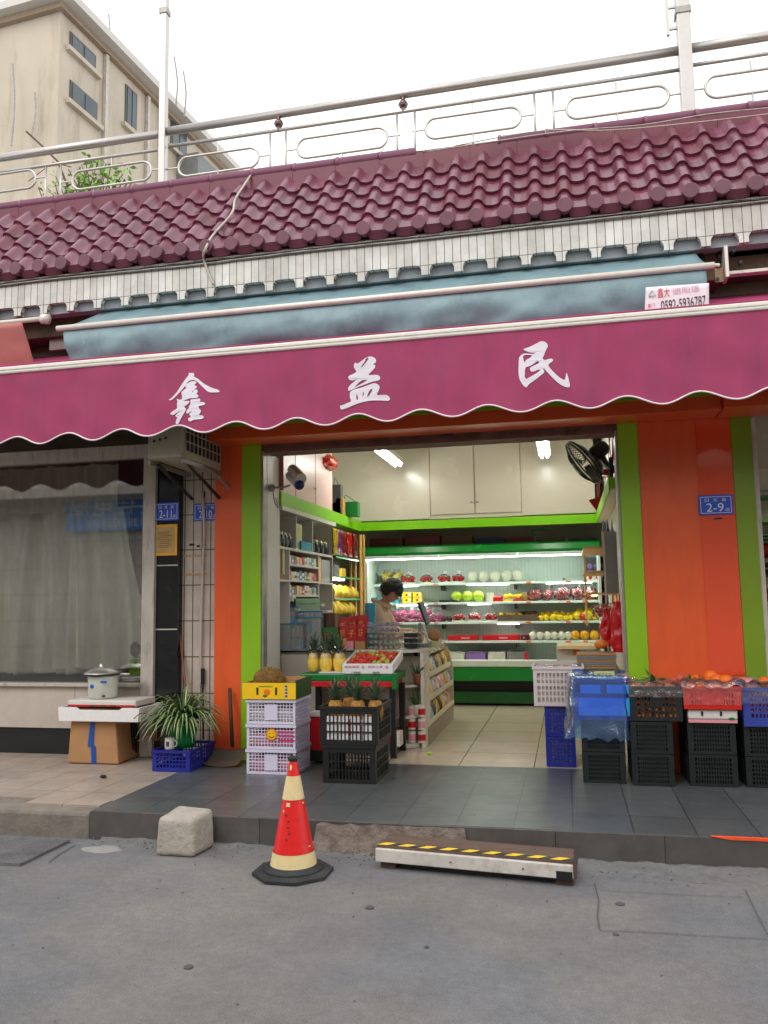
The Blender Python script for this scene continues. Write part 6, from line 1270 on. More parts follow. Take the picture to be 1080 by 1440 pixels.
# palms and five separate fingers grown from each wrist
for sgn, wv in ((1, 7), (-1, 10)):
    w0 = Vector(nodes[wv]); pm = len(nodes); nodes.append(tuple(w0+Vector((.05, .01*sgn, -.012)))); rad.append((.018, .034)); edges.append((wv, pm))
    for f_ in range(4):
        b0 = w0+Vector((.085, (f_-1.5)*.020, -.018)); l = (.062, .072, .068, .052)[f_]; k0 = len(nodes)
        nodes += [tuple(b0), tuple(b0+Vector((l*.5, 0, -.006))), tuple(b0+Vector((l*.85, 0, -.03)))]; rad += [.0095, .0085, .007]; edges += [(pm, k0), (k0, k0+1), (k0+1, k0+2)]
    k0 = len(nodes); nodes += [tuple(w0+Vector((.045, .04*sgn, -.02))), tuple(w0+Vector((.08, .055*sgn, -.035)))]; rad += [.010, .008]; edges += [(pm, k0), (k0, k0+1)]
body = skinmesh(nodes, edges, rad, 0, 'body', M['skin'], per)
# the head: an egg with brow, nose, lips, chin and ears, turned to the right and bowed
tilt = Matrix.Rotation(R_(38), 3, 'Y') @ Matrix.Rotation(R_(-12), 3, 'Z')
def headf(u, v):
    th, ph = 2*pi*u, pi*v; d = Vector((sin(ph)*cos(th), sin(ph)*sin(th), cos(ph)))
    r = Vector((d.x*.098, d.y*.076, d.z*.118))
    if d.z < 0: r.y *= 1-.28*d.z*d.z; r.x *= 1-.12*d.z*d.z
    f_ = max(0, d.x)
    r.x += .022*math.exp(-((d.y/.14)**2+((d.z+.12)/.13)**2))*f_*1.2
    r.x += .006*math.exp(-((d.y/.5)**2+((d.z-.18)/.09)**2))*f_
    r.x -= .008*math.exp(-(((abs(d.y)-.35)/.15)**2+((d.z-.02)/.1)**2))*f_
    r.x += .008*math.exp(-((d.y/.25)**2+((d.z+.48)/.06)**2))*f_+.006*math.exp(-((d.y/.22)**2+((d.z+.60)/.06)**2))*f_+.012*math.exp(-((d.y/.3)**2+((d.z+.85)/.15)**2))*f_
    return Vector((hx, PY, hz))+tilt @ r
HC = Vector((hx, PY, hz)); q = B(); q.grid(headf, 48, 36)
for s in (-1, 1): q.sph(HC+tilt @ Vector((-.005, s*.078, -.015)), (.02, .012, .03), 10)
body_head = part('head', q, M['skin'], per, smooth=True)
q = B()
for s in (-1, 1): q.sph(HC+tilt @ Vector((.083, s*.032, .004)), (.012, .012, .007), 10)
part('eyes', q, M['black'], per, smooth=True)
q = B(); q.tube([HC+tilt @ Vector((.092, -.022, -.058)), HC+tilt @ Vector((.101, 0, -.060)), HC+tilt @ Vector((.092, .022, -.058))], .004, 6); part('mouth', q, mat('lips', (150, 74, 66), .5), per, smooth=True)
def hairf(u, v):
    th = 2*pi*u; lim = (.40 if cos(th) > .35 else .60)+.06*noise.noise(Vector((cos(th)*3, sin(th)*3, 5))); ph = pi*v*(lim+.05)
    d = Vector((sin(ph)*cos(th), sin(ph)*sin(th), cos(ph))); k = 1.10+.10*noise.noise(d*3.2+Vector((3, 1, 2)))+.04*noise.noise(d*14)
    return HC+tilt @ Vector((d.x*.106*k-.006, d.y*.088*k, d.z*.126*k+.004))
q = B(); q.grid(hairf, 64, 26); part('hair', q, M['hair'], per, smooth=True, sol=.012)
q = B(); random.seed(9)
for k in range(240):
    th, ph = random.uniform(0, 6.28), random.uniform(.1, 1.75 if 0 else 1.5); 
    if cos(th) > .3 and ph > 1.15: continue
    d = Vector((sin(ph)*cos(th), sin(ph)*sin(th), cos(ph))); p = HC+tilt @ Vector((d.x*.112, d.y*.095, d.z*.132)); e = (tilt @ Vector((d.x*.4, d.y*.4, -1))).normalized(); q.tube([p, p+e*.03+d*.006, p+e*.055], [.006, .005, .001], 5)
part('hair_strands', q, M['hair'], per, smooth=True)
jn = [waist, (hx-.20, PY+.01, hz-.38), chest, (hx-.11, PY, hz-.14), tuple(Vector(sR)+Vector((-.0, .02, .01))), eR, tuple(Vector(wR)+Vector((-.03, 0, 0))), tuple(Vector(sL)+Vector((-.0, -.02, .01))), eL, tuple(Vector(wL)+Vector((-.03, 0, 0))), (pelv[0], pelv[1], pelv[2]+.08)]
jk = skinmesh(jn, [(0, 1), (1, 2), (2, 3), (2, 4), (4, 5), (5, 6), (2, 7), (7, 8), (8, 9), (0, 10)], [.15, (.15, .16), (.15, .17), .075, .085, .065, .045, .085, .065, .045, .15], 0, 'jacket', M['jacket'], per)
q = B(); P = [Vector((hx-.105+.085*cos(a), PY+.09*sin(a), hz-.115+.035*cos(a)*-1)) for a in [2*pi*k/20 for k in range(20)]]; q.tube(P, .026, 8, closed=True); part('hood', q, M['jacket'], per, smooth=True)
tr_ = skinmesh([pelv, hipR, kR, (aR[0], aR[1], aR[2]+.03), hipL, kL, (aL[0], aL[1], aL[2]+.03)], [(0, 1), (1, 2), (2, 3), (0, 4), (4, 5), (5, 6)], [.15, .10, .075, .06, .10, .075, .06], 0, 'trousers', M['trouser'], per)
# ------------------------------------------------------------------ crates
def lattice(q, o, ux, uz, un, W_, H_, nx, nz_, bar, edge, th, solid=None, zpat=None):
    """an openwork wall: frame edge, nx x nz_ openings separated by bars"""
    def bb(x0, x1, z0, z1):
        P = [o+ux*x+uz*z+un*t for t in (0, th) for z in (z0, z1) for x in (x0, x1)]; q.add(P, [(0, 1, 3, 2), (4, 6, 7, 5), (0, 4, 5, 1), (2, 3, 7, 6), (0, 2, 6, 4), (1, 5, 7, 3)])
    el, er, eb, et = edge
    bb(0, W_, 0, eb); bb(0, W_, H_-et, H_); bb(0, el, eb, H_-et); bb(W_-er, W_, eb, H_-et)
    iw, ih = W_-el-er, H_-eb-et
    for i in range(1, nx): x = el+iw*i/nx; bb(x-bar/2, x+bar/2, eb, H_-et)
    for j in range(1, nz_):
        z = eb+ih*j/nz_; bj = bar*(2.2 if zpat and j in zpat else 1)
        for i in range(nx): bb(el+iw*i/nx+(bar/2 if i else 0), el+iw*(i+1)/nx-(bar/2 if i < nx-1 else 0), z-bj/2, z+bj/2)
    if solid:
        x0, x1, z0, z1 = solid; o2 = o-un*.002
        P = [o2+ux*x+uz*z+un*t for t in (0, th+.003) for z in (z0, z1) for x in (x0, x1)]; q.add(P, [(0, 1, 3, 2), (4, 6, 7, 5), (0, 4, 5, 1), (2, 3, 7, 6), (0, 2, 6, 4), (1, 5, 7, 3)])
def crate(nm, lab, x0, x1, y0, y1, z0, z1, m_, nx=8, nz_=5, nd=10, bar=.008, edge=(.03, .03, .025, .03), grp=None, solid=None, th=.006, cat='crate', rim=True, zpat=None):
    W_, D_, H_ = x1-x0, y1-y0, z1-z0; X, Y_, Z_ = Vector((1, 0, 0)), Vector((0, 1, 0)), Vector((0, 0, 1))
    t = thing(nm, lab, cat, (x0, y0, z0), grp); o = Vector((x0, y0, z0)); 
    q = B(); lattice(q, o, X, Z_, Y_, W_, H_, nx, nz_, bar, edge, th, solid, zpat); part('front_wall', q, m_, t)
    q = B(); lattice(q, o+Y_*(D_-th), X, Z_, Y_, W_, H_, nx, nz_, bar, edge, th); part('back_wall', q, m_, t)
    for xx in (0, W_-th): q = B(); lattice(q, o+X*xx+Y_*th, Y_, Z_, X, D_-2*th, H_, nd, nz_, bar, edge, th, None, zpat); part('side_wall', q, m_, t)
    q = B(); q.box(x0+th, x1-th, y0+th, y1-th, z0+.004, z0+.010); part('bottom', q, m_, t)
    if rim:
        q = B(); e = .008; q.box(x0-e, x1+e, y0-e, y0-.0005, z1-.022, z1+.001); q.box(x0-e, x1+e, y1+.0005, y1+e, z1-.022, z1+.001); q.box(x0-e, x0-.0005, y0, y1, z1-.022, z1+.001); q.box(x1+.0005, x1+e, y0, y1, z1-.022, z1+.001); part('rim', q, m_, t)
    return t
# lilac stack of three, with smiley sticker and bottles dimly inside
lx0, lx1, ly0, ly1 = -2.507, -2.105, 6.25, 6.62
lh = (.755-ZP)/3
for k in range(3):
    z0 = ZP+k*lh; t = crate('lilac_crate', ['bottom', 'middle', 'top'][k]+' lilac plastic crate of the stack of three left of the entrance', lx0, lx1, ly0, ly1, z0+.001, z0+lh-.003, M['purplecrate'], 14, 6, 12, .005, (.02, .02, .02, .022), 'lilac crates stacked at the entrance', (.15, .255, .03, .15) if k != 1 else None, zpat=(3,))
    q = B(); q.box(lx0+.03, lx1-.03, ly0+.04, ly1-.04, z0+.02, z0+lh*.62); solo('crate_contents', ['pale red and white packets', 'pink printed packets', 'pale packets'][k]+' inside the '+['bottom', 'middle', 'top'][k]+' lilac crate', 'packets', q, [M['pinkp'], M['pinkp'], M['offw']][k], (lx0+.1, ly0+.1, z0))
z0 = ZP+lh; cx_, cz_ = aY(382, 1033, ly0).x, aY(382, 1033, ly0).z
t = thing('smiley_sticker', 'round orange face sticker on the middle lilac crate', 'sticker', (cx_, ly0, cz_))
q = B(); q.tube([(cx_, ly0-.001, cz_), (cx_, ly0-.006, cz_)], .045, 24); part('disc', q, M['orangep'], t); q = B(); q.tube([(cx_, ly0-.0065, cz_), (cx_, ly0-.008, cz_)], .036, 24); part('inner_disc', q, M['yellow'], t)
q = B(); q.tube([(cx_+.02*cos(a), ly0-.010, cz_-.006+.014*sin(a)) for a in [pi+pi*k/8 for k in range(9)]], .003, 5); q.sph((cx_-.013, ly0-.009, cz_+.012), .004, 6); q.sph((cx_+.013, ly0-.009, cz_+.012), .004, 6); part('face_lines', q, M['red'], t)
q = B()
for i in range(3): a = aY(392, 1029+i*6, ly0); q.box(a.x, a.x+.13, ly0-.004, ly0-.001, a.z-.006, a.z+.006)
solo('pink_print', 'pink printed strips beside the face sticker on the middle lilac crate', 'label', q, M['magenta'], (cx_, ly0, cz_))
# yellow fruit carton with the jackfruit
zc_ = .758; yh = .125; t = thing('yellow_carton', 'open yellow printed carton on top of the lilac crates', 'carton', (lx0, ly0, zc_))
ylw = mat('yellow_print_card', (240, 192, 10), .5, .05, 8)
q = B(); q.box(lx0-.03, lx1+.01, ly0-.02, ly0-.012, zc_, zc_+yh); part('front_wall', q, ylw, t)
q = B(); q.box(lx1+.002, lx1+.01, ly0-.011, ly1+.02, zc_, zc_+yh+.02); part('green_side', q, mat('green_print_card', (44, 84, 40), .55, .2, 14), t)
q = B(); q.box(lx0-.03, lx0-.022, ly0-.011, ly1+.02, zc_, zc_+yh); q.box(lx0-.021, lx1+.001, ly1+.012, ly1+.02, zc_, zc_+yh+.01); q.box(lx0-.021, lx1+.001, ly0-.011, ly1+.011, zc_, zc_+.008); part('card_walls', q, M['card'], t)
q = B(); q.box(lx0-.02, lx1, ly0+.25, ly0+.258, zc_+.02, zc_+yh+.03); part('inner_flap', q, M['card'], t)
for xx in (.09, .245): q = B(); q.box(lx0+xx, lx0+xx+.014, ly0-.024, ly0-.0205, zc_+.035, zc_+.09); part('hand_slot', q, M['black'], t)
q = B(); q.sph((lx0+.175, ly0-.021, zc_+.055), (.028, .003, .026), 12); part('fruit_print', q, M['orangep'], t); q = B(); q.sph((lx0+.16, ly0-.021, zc_+.025), (.02, .003, .010), 10); q.box(lx0+.11, lx0+.22, ly0-.022, ly0-.0205, zc_+.095, zc_+.10); part('leaf_print', q, M['greenp'], t)
for i in range(4): q = B(); q.sph((lx0+.335, ly0-.021, zc_+.025+i*.025), (.012, .003, .009), 8); part('blue_print', q, M['blue'], t)
# spiky jackfruit
jc = Vector((aY(377, 952, 6.42).x, 6.44, zc_+.13)); q = B(); q.sph(jc, (.125, .11, .095), 40, nz=.08, sc=2.5)
random.seed(2); 
for i in range(520):
    zz = 1-2*(i+.5)/520; a = i*2.39996; r_ = math.sqrt(1-zz*zz); d = Vector((r_*cos(a), r_*sin(a), zz)); k = 1+.08*noise.noise(d*2.5); p = jc+Vector((d.x*.125, d.y*.11, d.z*.095))*k; q.tube([p-d*.002, p+d*.010], [.0065, .0012], 5, caps=False)
solo('jackfruit', 'brown spiky jackfruit sitting in the yellow carton', 'jackfruit', q, F['durian'], jc, smooth=True)
# dark crates of pineapples
bx0, bx1, by0, by1 = -1.835, -1.395, 6.02, 6.50; bh = (.735-ZP)/2
def bigcrate(z0, z1, lab, seed):
    return crate('black_crate', lab, bx0+(.0 if seed else .02), bx1-(.0 if seed else .02), by0, by1, z0, z1, M['black'], 12, 3, 12, .008, (.045, .045, .03, .055), 'black crates of pineapples at the entrance', zpat=None, th=.008)
bigcrate(ZP+.001, ZP+bh-.002, 'empty looking black crate under the crate of pineapples', 0)
bigcrate(ZP+bh, ZP+2*bh, 'black crate holding pineapples with white foam showing through its sides', 1)
q = B()
for i in range(4):
    for j in range(3): q.box(bx0+.05+i*.092, bx0+.125+i*.092, by0+.012, by0+.02, ZP+bh+.035+j*.06, ZP+bh+.085+j*.06)
q.box(bx0+.03, bx1-.03, by0+.04, by1-.04, ZP+bh+.012, ZP+bh+.17); solo('foam_lining', 'white foam pieces packed inside the upper black crate', 'foam', q, M['foam'], (bx0+.1, by0+.1, ZP+bh))
q = B(); q.sph((bx0+.25, by0+.035, ZP+bh+.12), (.06, .016, .07), 12, nz=.3); solo('red_packet', 'crumpled red packet behind the bars of the upper black crate', 'packet', q, M['red'], (bx0+.25, by0+.035, ZP+bh+.1))
def crown(c, R__, n, seed, par, s=1.):
    random.seed(seed); q = B()
    for k in range(n):
        lv = k/n; a = k*2.4; e = (1-lv)*1.0+.12; l = (.10+.09*lv)*s; d = Vector((cos(a)*e, sin(a)*e, .65+lv)).normalized(); p = Vector(c)+Vector((cos(a)*.02*(1-lv), sin(a)*.02*(1-lv), lv*.045*s)); side = d.cross(Vector((0, 0, 1))).normalized(); vs = []; ns = 5
        for i in range(ns+1):
            t_ = i/ns; ww = .011*s*(1-t_)**.7+.0006; vs += [p-side*ww+Vector((0, 0, ww*.5)), p, p+side*ww+Vector((0, 0, ww*.5))]; p = p+d*l/ns; d = (d+Vector((cos(a)*.10, sin(a)*.10, -.13+.1*lv))).normalized()
        for i in range(ns):
            for j in range(2): q.add([vs[i*3+j], vs[i*3+j+1], vs[(i+1)*3+j+1], vs[(i+1)*3+j]], [(0, 1, 2, 3)])
    return part('crown', q, M['leafdark'], par, smooth=True)
def pineapple(c, lab, seed, peeled=False, s=1., tilt_=0, grp=None):
    c = Vector(c); t = thing('pineapple', lab, 'pineapple', c, grp); q = B(); H_ = .17*s; R__ = .062*s
    N_, K_ = 28, 22
    def f(u, v):
        a = 2*pi*u; r = R__*(sin(pi*(.12+.76*v)))**.42; bump_ = (0 if peeled else .004)*abs(sin((u*9+v*9)*pi)*sin((u*9-v*9)*pi)); return c+Vector(((r+bump_)*cos(a), (r+bump_)*sin(a), H_*v))
    q.grid(f, 54, 36); part('flesh' if peeled else 'rind', q, F['pineflesh'] if peeled else F['pinerind'], t, smooth=True)
    crown(c+Vector((0, 0, H_-.005)), R__, 34, seed, t, s*1.0)
    if peeled: q = B(); q.lathe([(R__*1.03, .115), (R__*.95, .15), (R__*.6, .175), (R__*.55, .19), (R__*.9, .215)], c, 18); part('bag', q, M['film'], t, smooth=True)
    return t
zb = ZP+bh+.175
for i, (px, py, yy) in enumerate(((472, 988, 6.15), (503, 990, 6.14), (528, 992, 6.16), (492, 984, 6.36))):
    p = aY(px, py+2, yy); pineapple((p.x, yy, zb-.02), ['left front', 'middle front', 'right front', 'rear'][i]+' pineapple standing in the upper black crate', 60+i, False, .92, grp='pineapples in the black crate')
# green fruit bench
TZ_ = aY(500, 948, 7.0).z; tb_ = thing('fruit_bench', 'green topped fruit bench with a red lower rail and black legs', 'bench', (-1.9, 7.0, ZP)); tx0, tx1 = -2.32, aY(556, 955, 7.0).x
part('top_frame', B().box(tx0, tx1, 7.0, 7.46, TZ_-.06, TZ_), M['greenp'], tb_, bev=.008)
part('red_rail', B().box(tx0+.01, tx1-.03, 7.006, 7.45, TZ_-.11, TZ_-.062), M['red'], tb_, bev=.004)
part('corner_cap', B().box(tx1-.03, tx1+.012, 6.985, 7.05, TZ_-.13, TZ_+.012), M['greenp'], tb_, bev=.008)
for x, y in ((tx0+.02, 7.02), (tx1-.06, 7.02), (tx1-.055, 7.40), (tx0+.02, 7.40)): q = B(); q.box(x, x+.05, y, y+.05, ZP, TZ_-.11); part('leg', q, M['black'], tb_, bev=.003)
part('lower_shelf', B().box(tx0+.03, tx1-.07, 7.04, 7.42, ZP+.08, ZP+.11), M['black'], tb_)
q = B(); a, c = aY(447, 947, 7.02), aY(486, 943, 7.02); q.box(a.x, c.x, 7.05, 7.3, TZ_+.002, TZ_+.012); solo('foam_sheet', 'flat white foam sheet under the peeled pineapples', 'sheet', q, M['foam'], (a.x, 7.05, TZ_))
for i, (px, yy) in enumerate(((441.5, 7.16), (458.5, 7.12), (477.5, 7.14), (468, 7.30))):
    p = aY(px, 940, yy); pineapple((p.x, yy, TZ_+.013), ['leftmost peeled pineapple', 'second peeled pineapple from the left', 'rightmost peeled pineapple', 'rear peeled pineapple'][i]+' in a clear bag on the green bench', 80+i, True, .93 if i != 3 else 1., grp='peeled pineapples on the green bench')
# foam tray of strawberries
fx0, fx1 = aY(482, 958, 7.0).x, aY(553, 960, 7.0).x; fz = TZ_+.003; fh = .085
tl_ = lambda b_: [setattr(v, 'z', v.z+.20*max(0, v.y-7.0)) for v in b_.v] and b_
t = thing('foam_tray', 'white foam tray with pink print holding strawberries on the green bench', 'tray', (fx0, 7.0, fz))
q = B(); q.box(fx0, fx1, 6.99, 7.01, fz+.0, fz+fh); q.box(fx0, fx1, 7.43, 7.45, fz, fz+fh); q.box(fx0, fx0+.02, 7.01, 7.43, fz, fz+fh); q.box(fx1-.02, fx1, 7.01, 7.43, fz, fz+fh); q.box(fx0+.02, fx1-.02, 7.01, 7.43, fz, fz+.02); tl_(q); part('foam_box', q, M['foam'], t, bev=.004)
for xx in (.13, .30): q = B(); q.box(fx0+xx-.03, fx0+xx+.03, 6.984, 6.9895, fz, fz+.02); part('notch', q, M['grey'], t)
for i, tx in enumerate(('甜美果园', '新鲜水果')):
    textmesh(tx, (fx0+.02+i*.21, 6.988, fz+.05), (1, 0, 0), (0, 0, 1), .13, .018, M['magenta'], 'pink_print', t)
for i in range(2): q = B(); q.sph((fx0+.185+i*.21, 6.989, fz+.058), (.014, .002, .014), 10); part('pink_emblem', q, M['pinkp'], t)
ms, mgj = sphere_me('strawberry', F['strawb'], (1, 1, .9), nz=.12, n=12), sphere_me('jujube', F['greenb'], (1, 1, .9), nz=.1, n=12)
random.seed(5)
for i in range(9):
    for j in range(8):
        x = fx0+.04+(fx1-fx0-.08)*(i+random.uniform(.1, .9))/9; y = 7.04+.37*(j+random.uniform(.1, .9))/8; g_ = random.random() < (.55 if j > 5 or i < 1 else .28)
        fruit(mgj if g_ else ms, 'jujube' if g_ else 'strawberry', 'green fruit mixed among the strawberries in the white foam tray' if g_ else 'red strawberry in the white foam tray on the green bench', 'fruit' if g_ else 'strawberry', (x, y, fz+fh-.006+.20*(y-7.0)+.022*sin(pi*i/8)*sin(pi*j/7)), random.uniform(.021, .027), 'green fruit in the foam tray' if g_ else 'strawberries in the foam tray')
# things under the bench
q, a, c = pbx(430, 452, 1008, 1056, 6.75, .3); q.box(a.x-.005, c.x+.01, 6.74, 7.0, c.z+.001, c.z+.02, 1); solo('red_carton', 'red and white carton behind the black crates under the bench', 'carton', q, [M['red'], M['white']], a, bev=.004)
solo('low_black_crate', 'low black crate on the floor under the red carton', 'crate', pbx(430, 460, 1056, 1070, 6.72, .3)[0], M['blackcrate'], aY(430, 1070, 6.72))
for i, (x0, x1, m_) in enumerate(((545, 551, 'red'), (552, 562, 'offw'))): q, a, c = pbx(x0, x1, 1003 if i == 0 else 1030, 1050, 7.2, .15); solo('carton', ['narrow red', 'pale'][i]+' carton under the right end of the bench', 'carton', q, M[m_], a)
# ------------------------------------------------------------------ right hand stacks
def dark(x0, x1, y0, y1, z0, z1, lab, m_=None, nz_=12, nx=14, grp='dark crates stacked along the right pillar'):
    return crate('dark_crate', lab, x0, x1, y0, y1, z0, z1, m_ or M['blackcrate'], nx, nz_, 8, .009, (.04, .04, .02, .02), grp, th=.008, rim=False)
def stackdark(x0, x1, y0, zt, lab, n=2):
    for k in range(n):
        a = ZP+.002+(zt-ZP)*k/n; dark(x0+.01, x1-.01, y0, y0+.5, a, ZP+(zt-ZP)*(k+1)/n-.002, f"{['lower', 'upper'][k]} dark green-black crate {lab}", nz_=6)
        q = B(); q.box(x0+.03, x1-.03, y0+.03, y0+.47, a+.012, ZP+(zt-ZP)*(k+1)/n-.01); solo('crate_load', 'dark load inside the '+['lower', 'upper'][k]+' crate '+lab, 'load', q, M['black'], (x0+.1, y0+.1, a))
stackdark(.055, .375, 6.30, .62, 'under the blue bagged crate')
stackdark(.395, .70, 6.25, .625, 'under the crate of mandarins')
stackdark(.785, 1.125, 6.29, .62, 'under the red orange crate')
stackdark(1.16, 1.52, 6.30, .60, 'at the right edge of the photo')
# tall blue crates and the pale crate on them
for k in range(2): crate('blue_crate', ['lower', 'upper'][k]+' blue crate standing on end at the right of the aisle', -.212, .02, 6.85, 7.25, ZP+.002+k*.236, ZP+.234+k*.236, M['bluecrate'], 6, 7, 10, .012, (.04, .035, .03, .02), 'blue crates under the pale crate', th=.008, rim=False)
q = B(); q.box(-.18, -.01, 6.88, 7.2, ZP+.02, .63); solo('crate_load', 'pale load showing through the upright blue crates', 'load', q, M['offw'], (-.1, 7, ZP))
crate('pale_crate', 'pale pinkish crate resting on the upright blue crates', -.292, .10, 6.83, 7.30, .655, .965, M['whitecrate'], 11, 5, 10, .010, (.03, .03, .03, .05), zpat=(3,))
q = B(); q.box(-.26, .07, 6.86, 7.26, .67, .90); solo('crate_load', 'pale packets filling the pale crate', 'load', q, M['offw'], (-.1, 7, .67))
q = B(); q.grid(lambda u, v: Vector((-.28+.36*u, 6.85+.4*v, .945+.03*noise.noise(Vector((u*5, v*5, 2))))), 16, 12); solo('white_cloth', 'pale crumpled plastic lying in the pale crate', 'plastic sheet', q, M['film'], (-.1, 7, .95), smooth=True)
# blue crate under blue film
t = crate('bagged_crate', 'bright blue crate wrapped in blue plastic bag', .02, .415, 6.30, 6.78, .625, .92, mat('violet_blue_crate', (72, 60, 150), .4), 2, 2, 3, .05, (.02, .02, .03, .03), None, (.01, .385, .035, .19))
for x0_, x1_, y0_, y1_ in ((816, 844, 963, 975), (853, 884, 963, 975), (814, 885, 982, 1006)):
    a, c = aY(x0_, y1_, 6.293), aY(x1_, y0_, 6.293); part('bright_panel', B().box(a.x, min(c.x, .41), 6.288, 6.297, a.z, c.z), M['skyblue'], t)
q = B(); q.box(.03, .405, 6.32, 6.76, .63, .88); part('blue_lining', q, M['navy'], t)
b = B()
def bagf(u, v):
    an = 2*pi*u; cx, cy = .205, 6.53; hw, hd_ = .225, .27; e = 4.5; cc, ss = cos(an), sin(an); rr = (abs(cc)**e+abs(ss)**e)**(-1/e)
    drop = v; k = 1+.05*noise.noise(Vector((cc*3, ss*3, v*5)))*(.4+v)+(.10*noise.noise(Vector((cc*6, ss*6, v*2)))*v)
    z = .955-.46*v+.025*noise.noise(Vector((cc*4, ss*4, 8)))*(v > .9)+.03*noise.noise(Vector((cc*7, ss*7, 3)))*v
    inn = .86 if v < .02 else 1.0
    return Vector((cx+hw*rr*cc*k*inn-(.03*v if cc < -.2 else 0), cy+hd_*rr*ss*k*inn, z))
b.grid(bagf, 72, 26)
solo('blue_plastic_bag', 'translucent blue plastic bag pulled over the bright blue crate', 'plastic bag', b, M['bluefilm'], (.2, 6.5, .5), smooth=True)
q = B(); q.grid(lambda u, v: Vector((.03+.36*u, 6.32+.42*v, .925+.035*noise.noise(Vector((u*6, v*6, 5))))), 18, 14); solo('blue_bag_fold', 'crumpled blue plastic folded over the top of the bagged crate', 'plastic sheet', q, M['bluefilm'], (.2, 6.5, .93), smooth=True)
q, a, c = pbx(836, 864, 944, 956, 6.285, .006); t = solo('price_card', 'small cream card with faint writing on the blue bag', 'card', q, M['leafpale'], a); textmesh('橙子五元', a+Vector((.02, -.001, .02)), (1, 0, 0), (0, 0, 1), c.x-a.x-.04, .03, M['ink'], 'writing', t)
# behind it: pile of flattened cardboard trays and packets
for k in range(7): a, c = aY(812, 940-k*3.0, 7.2), aY(868, 937.6-k*3.0, 7.2); q = B(); q.box(a.x+random.uniform(-.01, .01), c.x+random.uniform(-.01, .01), 7.2, 7.55, a.z, c.z); solo('grey_tray', ORD[k]+' grey card tray from the bottom of the pile behind the blue bag', 'tray', q, M['card'] if k % 3 == 0 else M['grey'], a, 'grey card trays piled by the wall', bev=.002)
q, a, c = pbx(820, 872, 941, 949, 7.1, .3); solo('yellow_print_box', 'low yellow and brown printed box behind the blue bag', 'box', q, mat('yellow_brown_print', (190, 150, 60), .5, .4, 25), a)
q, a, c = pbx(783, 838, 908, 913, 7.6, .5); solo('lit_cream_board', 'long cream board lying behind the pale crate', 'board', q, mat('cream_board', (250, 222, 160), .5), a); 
q, a, c = pbx(783, 815, 914, 929, 7.7, .3); solo('white_carton', 'white carton with orange mark behind the pale crate', 'carton', q, M['offw'], a); 
q, a, c = pbx(806, 815, 913, 921, 7.69, .006); solo('orange_label', 'small orange label on the white carton behind the pale crate', 'label', q, M['orangep'], a)
q = B(); p = aY(845, 906, 7.4); q.sph((p.x, 7.4, p.z), (.055, .05, .04), 12, nz=.3, seed=9); solo('orange_sack', 'net of orange fruit lying on the grey trays', 'sack', q, F['mandarin'], p, smooth=True)
# crate of mandarins
q = B(); crate('mandarin_crate', 'black crate full of mandarins with clear film over its rim', .415, .765, 6.25, 6.70, .63, .872, M['blackcrate'], 11, 5, 10, .011, (.045, .045, .03, .03), None, (.14, .21, .10, .17), th=.007)
mm_ = sphere_me('mandarin', F['mandarin'], (1, 1, .88), n=14)
random.seed(77); n_ = 0
for lay in range(5):
    for i in range(7):
        for yy in ((0,) if lay < 4 else (0, 1, 2, 3)):
            fruit(mm_, 'mandarin', 'orange mandarin in the black crate by the right pillar' if lay < 4 else 'leafy topped mandarin on the heap in the black crate', 'mandarin', (.45+i*.046+random.uniform(-.006, .006), 6.288+yy*.1+random.uniform(-.004, .004), .664+lay*.046+(.008 if yy else 0)+random.uniform(-.004, .006)), random.uniform(.022, .025), 'mandarins seen through the crate sides' if lay < 4 else 'mandarins on top of the black crate')
q = B(); q.box(.44, .74, 6.33, 6.66, .645, .80); solo('paper_lining', 'dark paper lining inside the crate of mandarins', 'lining', q, M['brown'], (.6, 6.5, .64))
q = B(); q.grid(lambda u, v: Vector((.40+.38*u, 6.232-.012*noise.noise(Vector((u*9, v*5, 1)))+.0*v, .90-.10*v)), 30, 8); q.grid(lambda u, v: Vector((.40+.38*u, 6.232+.40*v, .90+.02*noise.noise(Vector((u*7, v*7, 3))))), 30, 16); solo('clear_film_cover', 'clear crinkled film draped over the crate of mandarins', 'film', q, M['film'], (.6, 6.3, .85), smooth=True)
leafy_q = leafy('', '', '', (.6, 6.45, .885), 26, .13, .04, [0], .5, .25, seed=12); solo('mandarin_leaves', 'dark green leaves strewn on the heap of mandarins', 'leaves', leafy_q, [M['leaf'], M['leaf']], (.6, 6.45, .88))
# red crate of oranges on a white tray
t = thing('upturned_tray', 'upturned white and pink printed tray under the red crate', 'tray', (.79, 6.25, .62))
part('tray', B().box(.80, 1.13, 6.26, 6.72, .645, .715), M['white'], t, bev=.012); q = B(); q.box(.803, 1.127, 6.266, 6.72, .622, .6445); part('pink_edge', q, M['pinkp'], t)
for xx in (.895, 1.02): q = B(); q.box(xx-.007, xx+.007, 6.255, 6.2595, .672, .702); part('slot', q, M['black'], t)
q = B(); q.sph((1.09, 6.262, .655), (.025, .003, .012), 10); part('green_print', q, M['greenp'], t)
crate('red_crate', 'red plastic crate of oranges wrapped in clear film', .775, 1.155, 6.24, 6.72, .718, .875, M['redcrate'], 16, 2, 14, .012, (.05, .05, .03, .045), None, (.12, .26, .03, .11), th=.007)
mor = sphere_me('orange', F['orange'], (1, 1, .95), n=20)
random.seed(6)
for i in range(5):
    for j in range(4):
        fruit(mor, 'orange', ('large orange in the front row of the red crate' if j == 0 else 'orange heaped in the red crate'), 'orange', (.835+i*.063+random.uniform(-.006, .006), 6.30+j*.085, .855+.035*(j in (1, 2))+random.uniform(-.006, .01)), random.uniform(.036, .042), 'oranges in the front row of the red crate' if j == 0 else 'oranges heaped in the red crate')
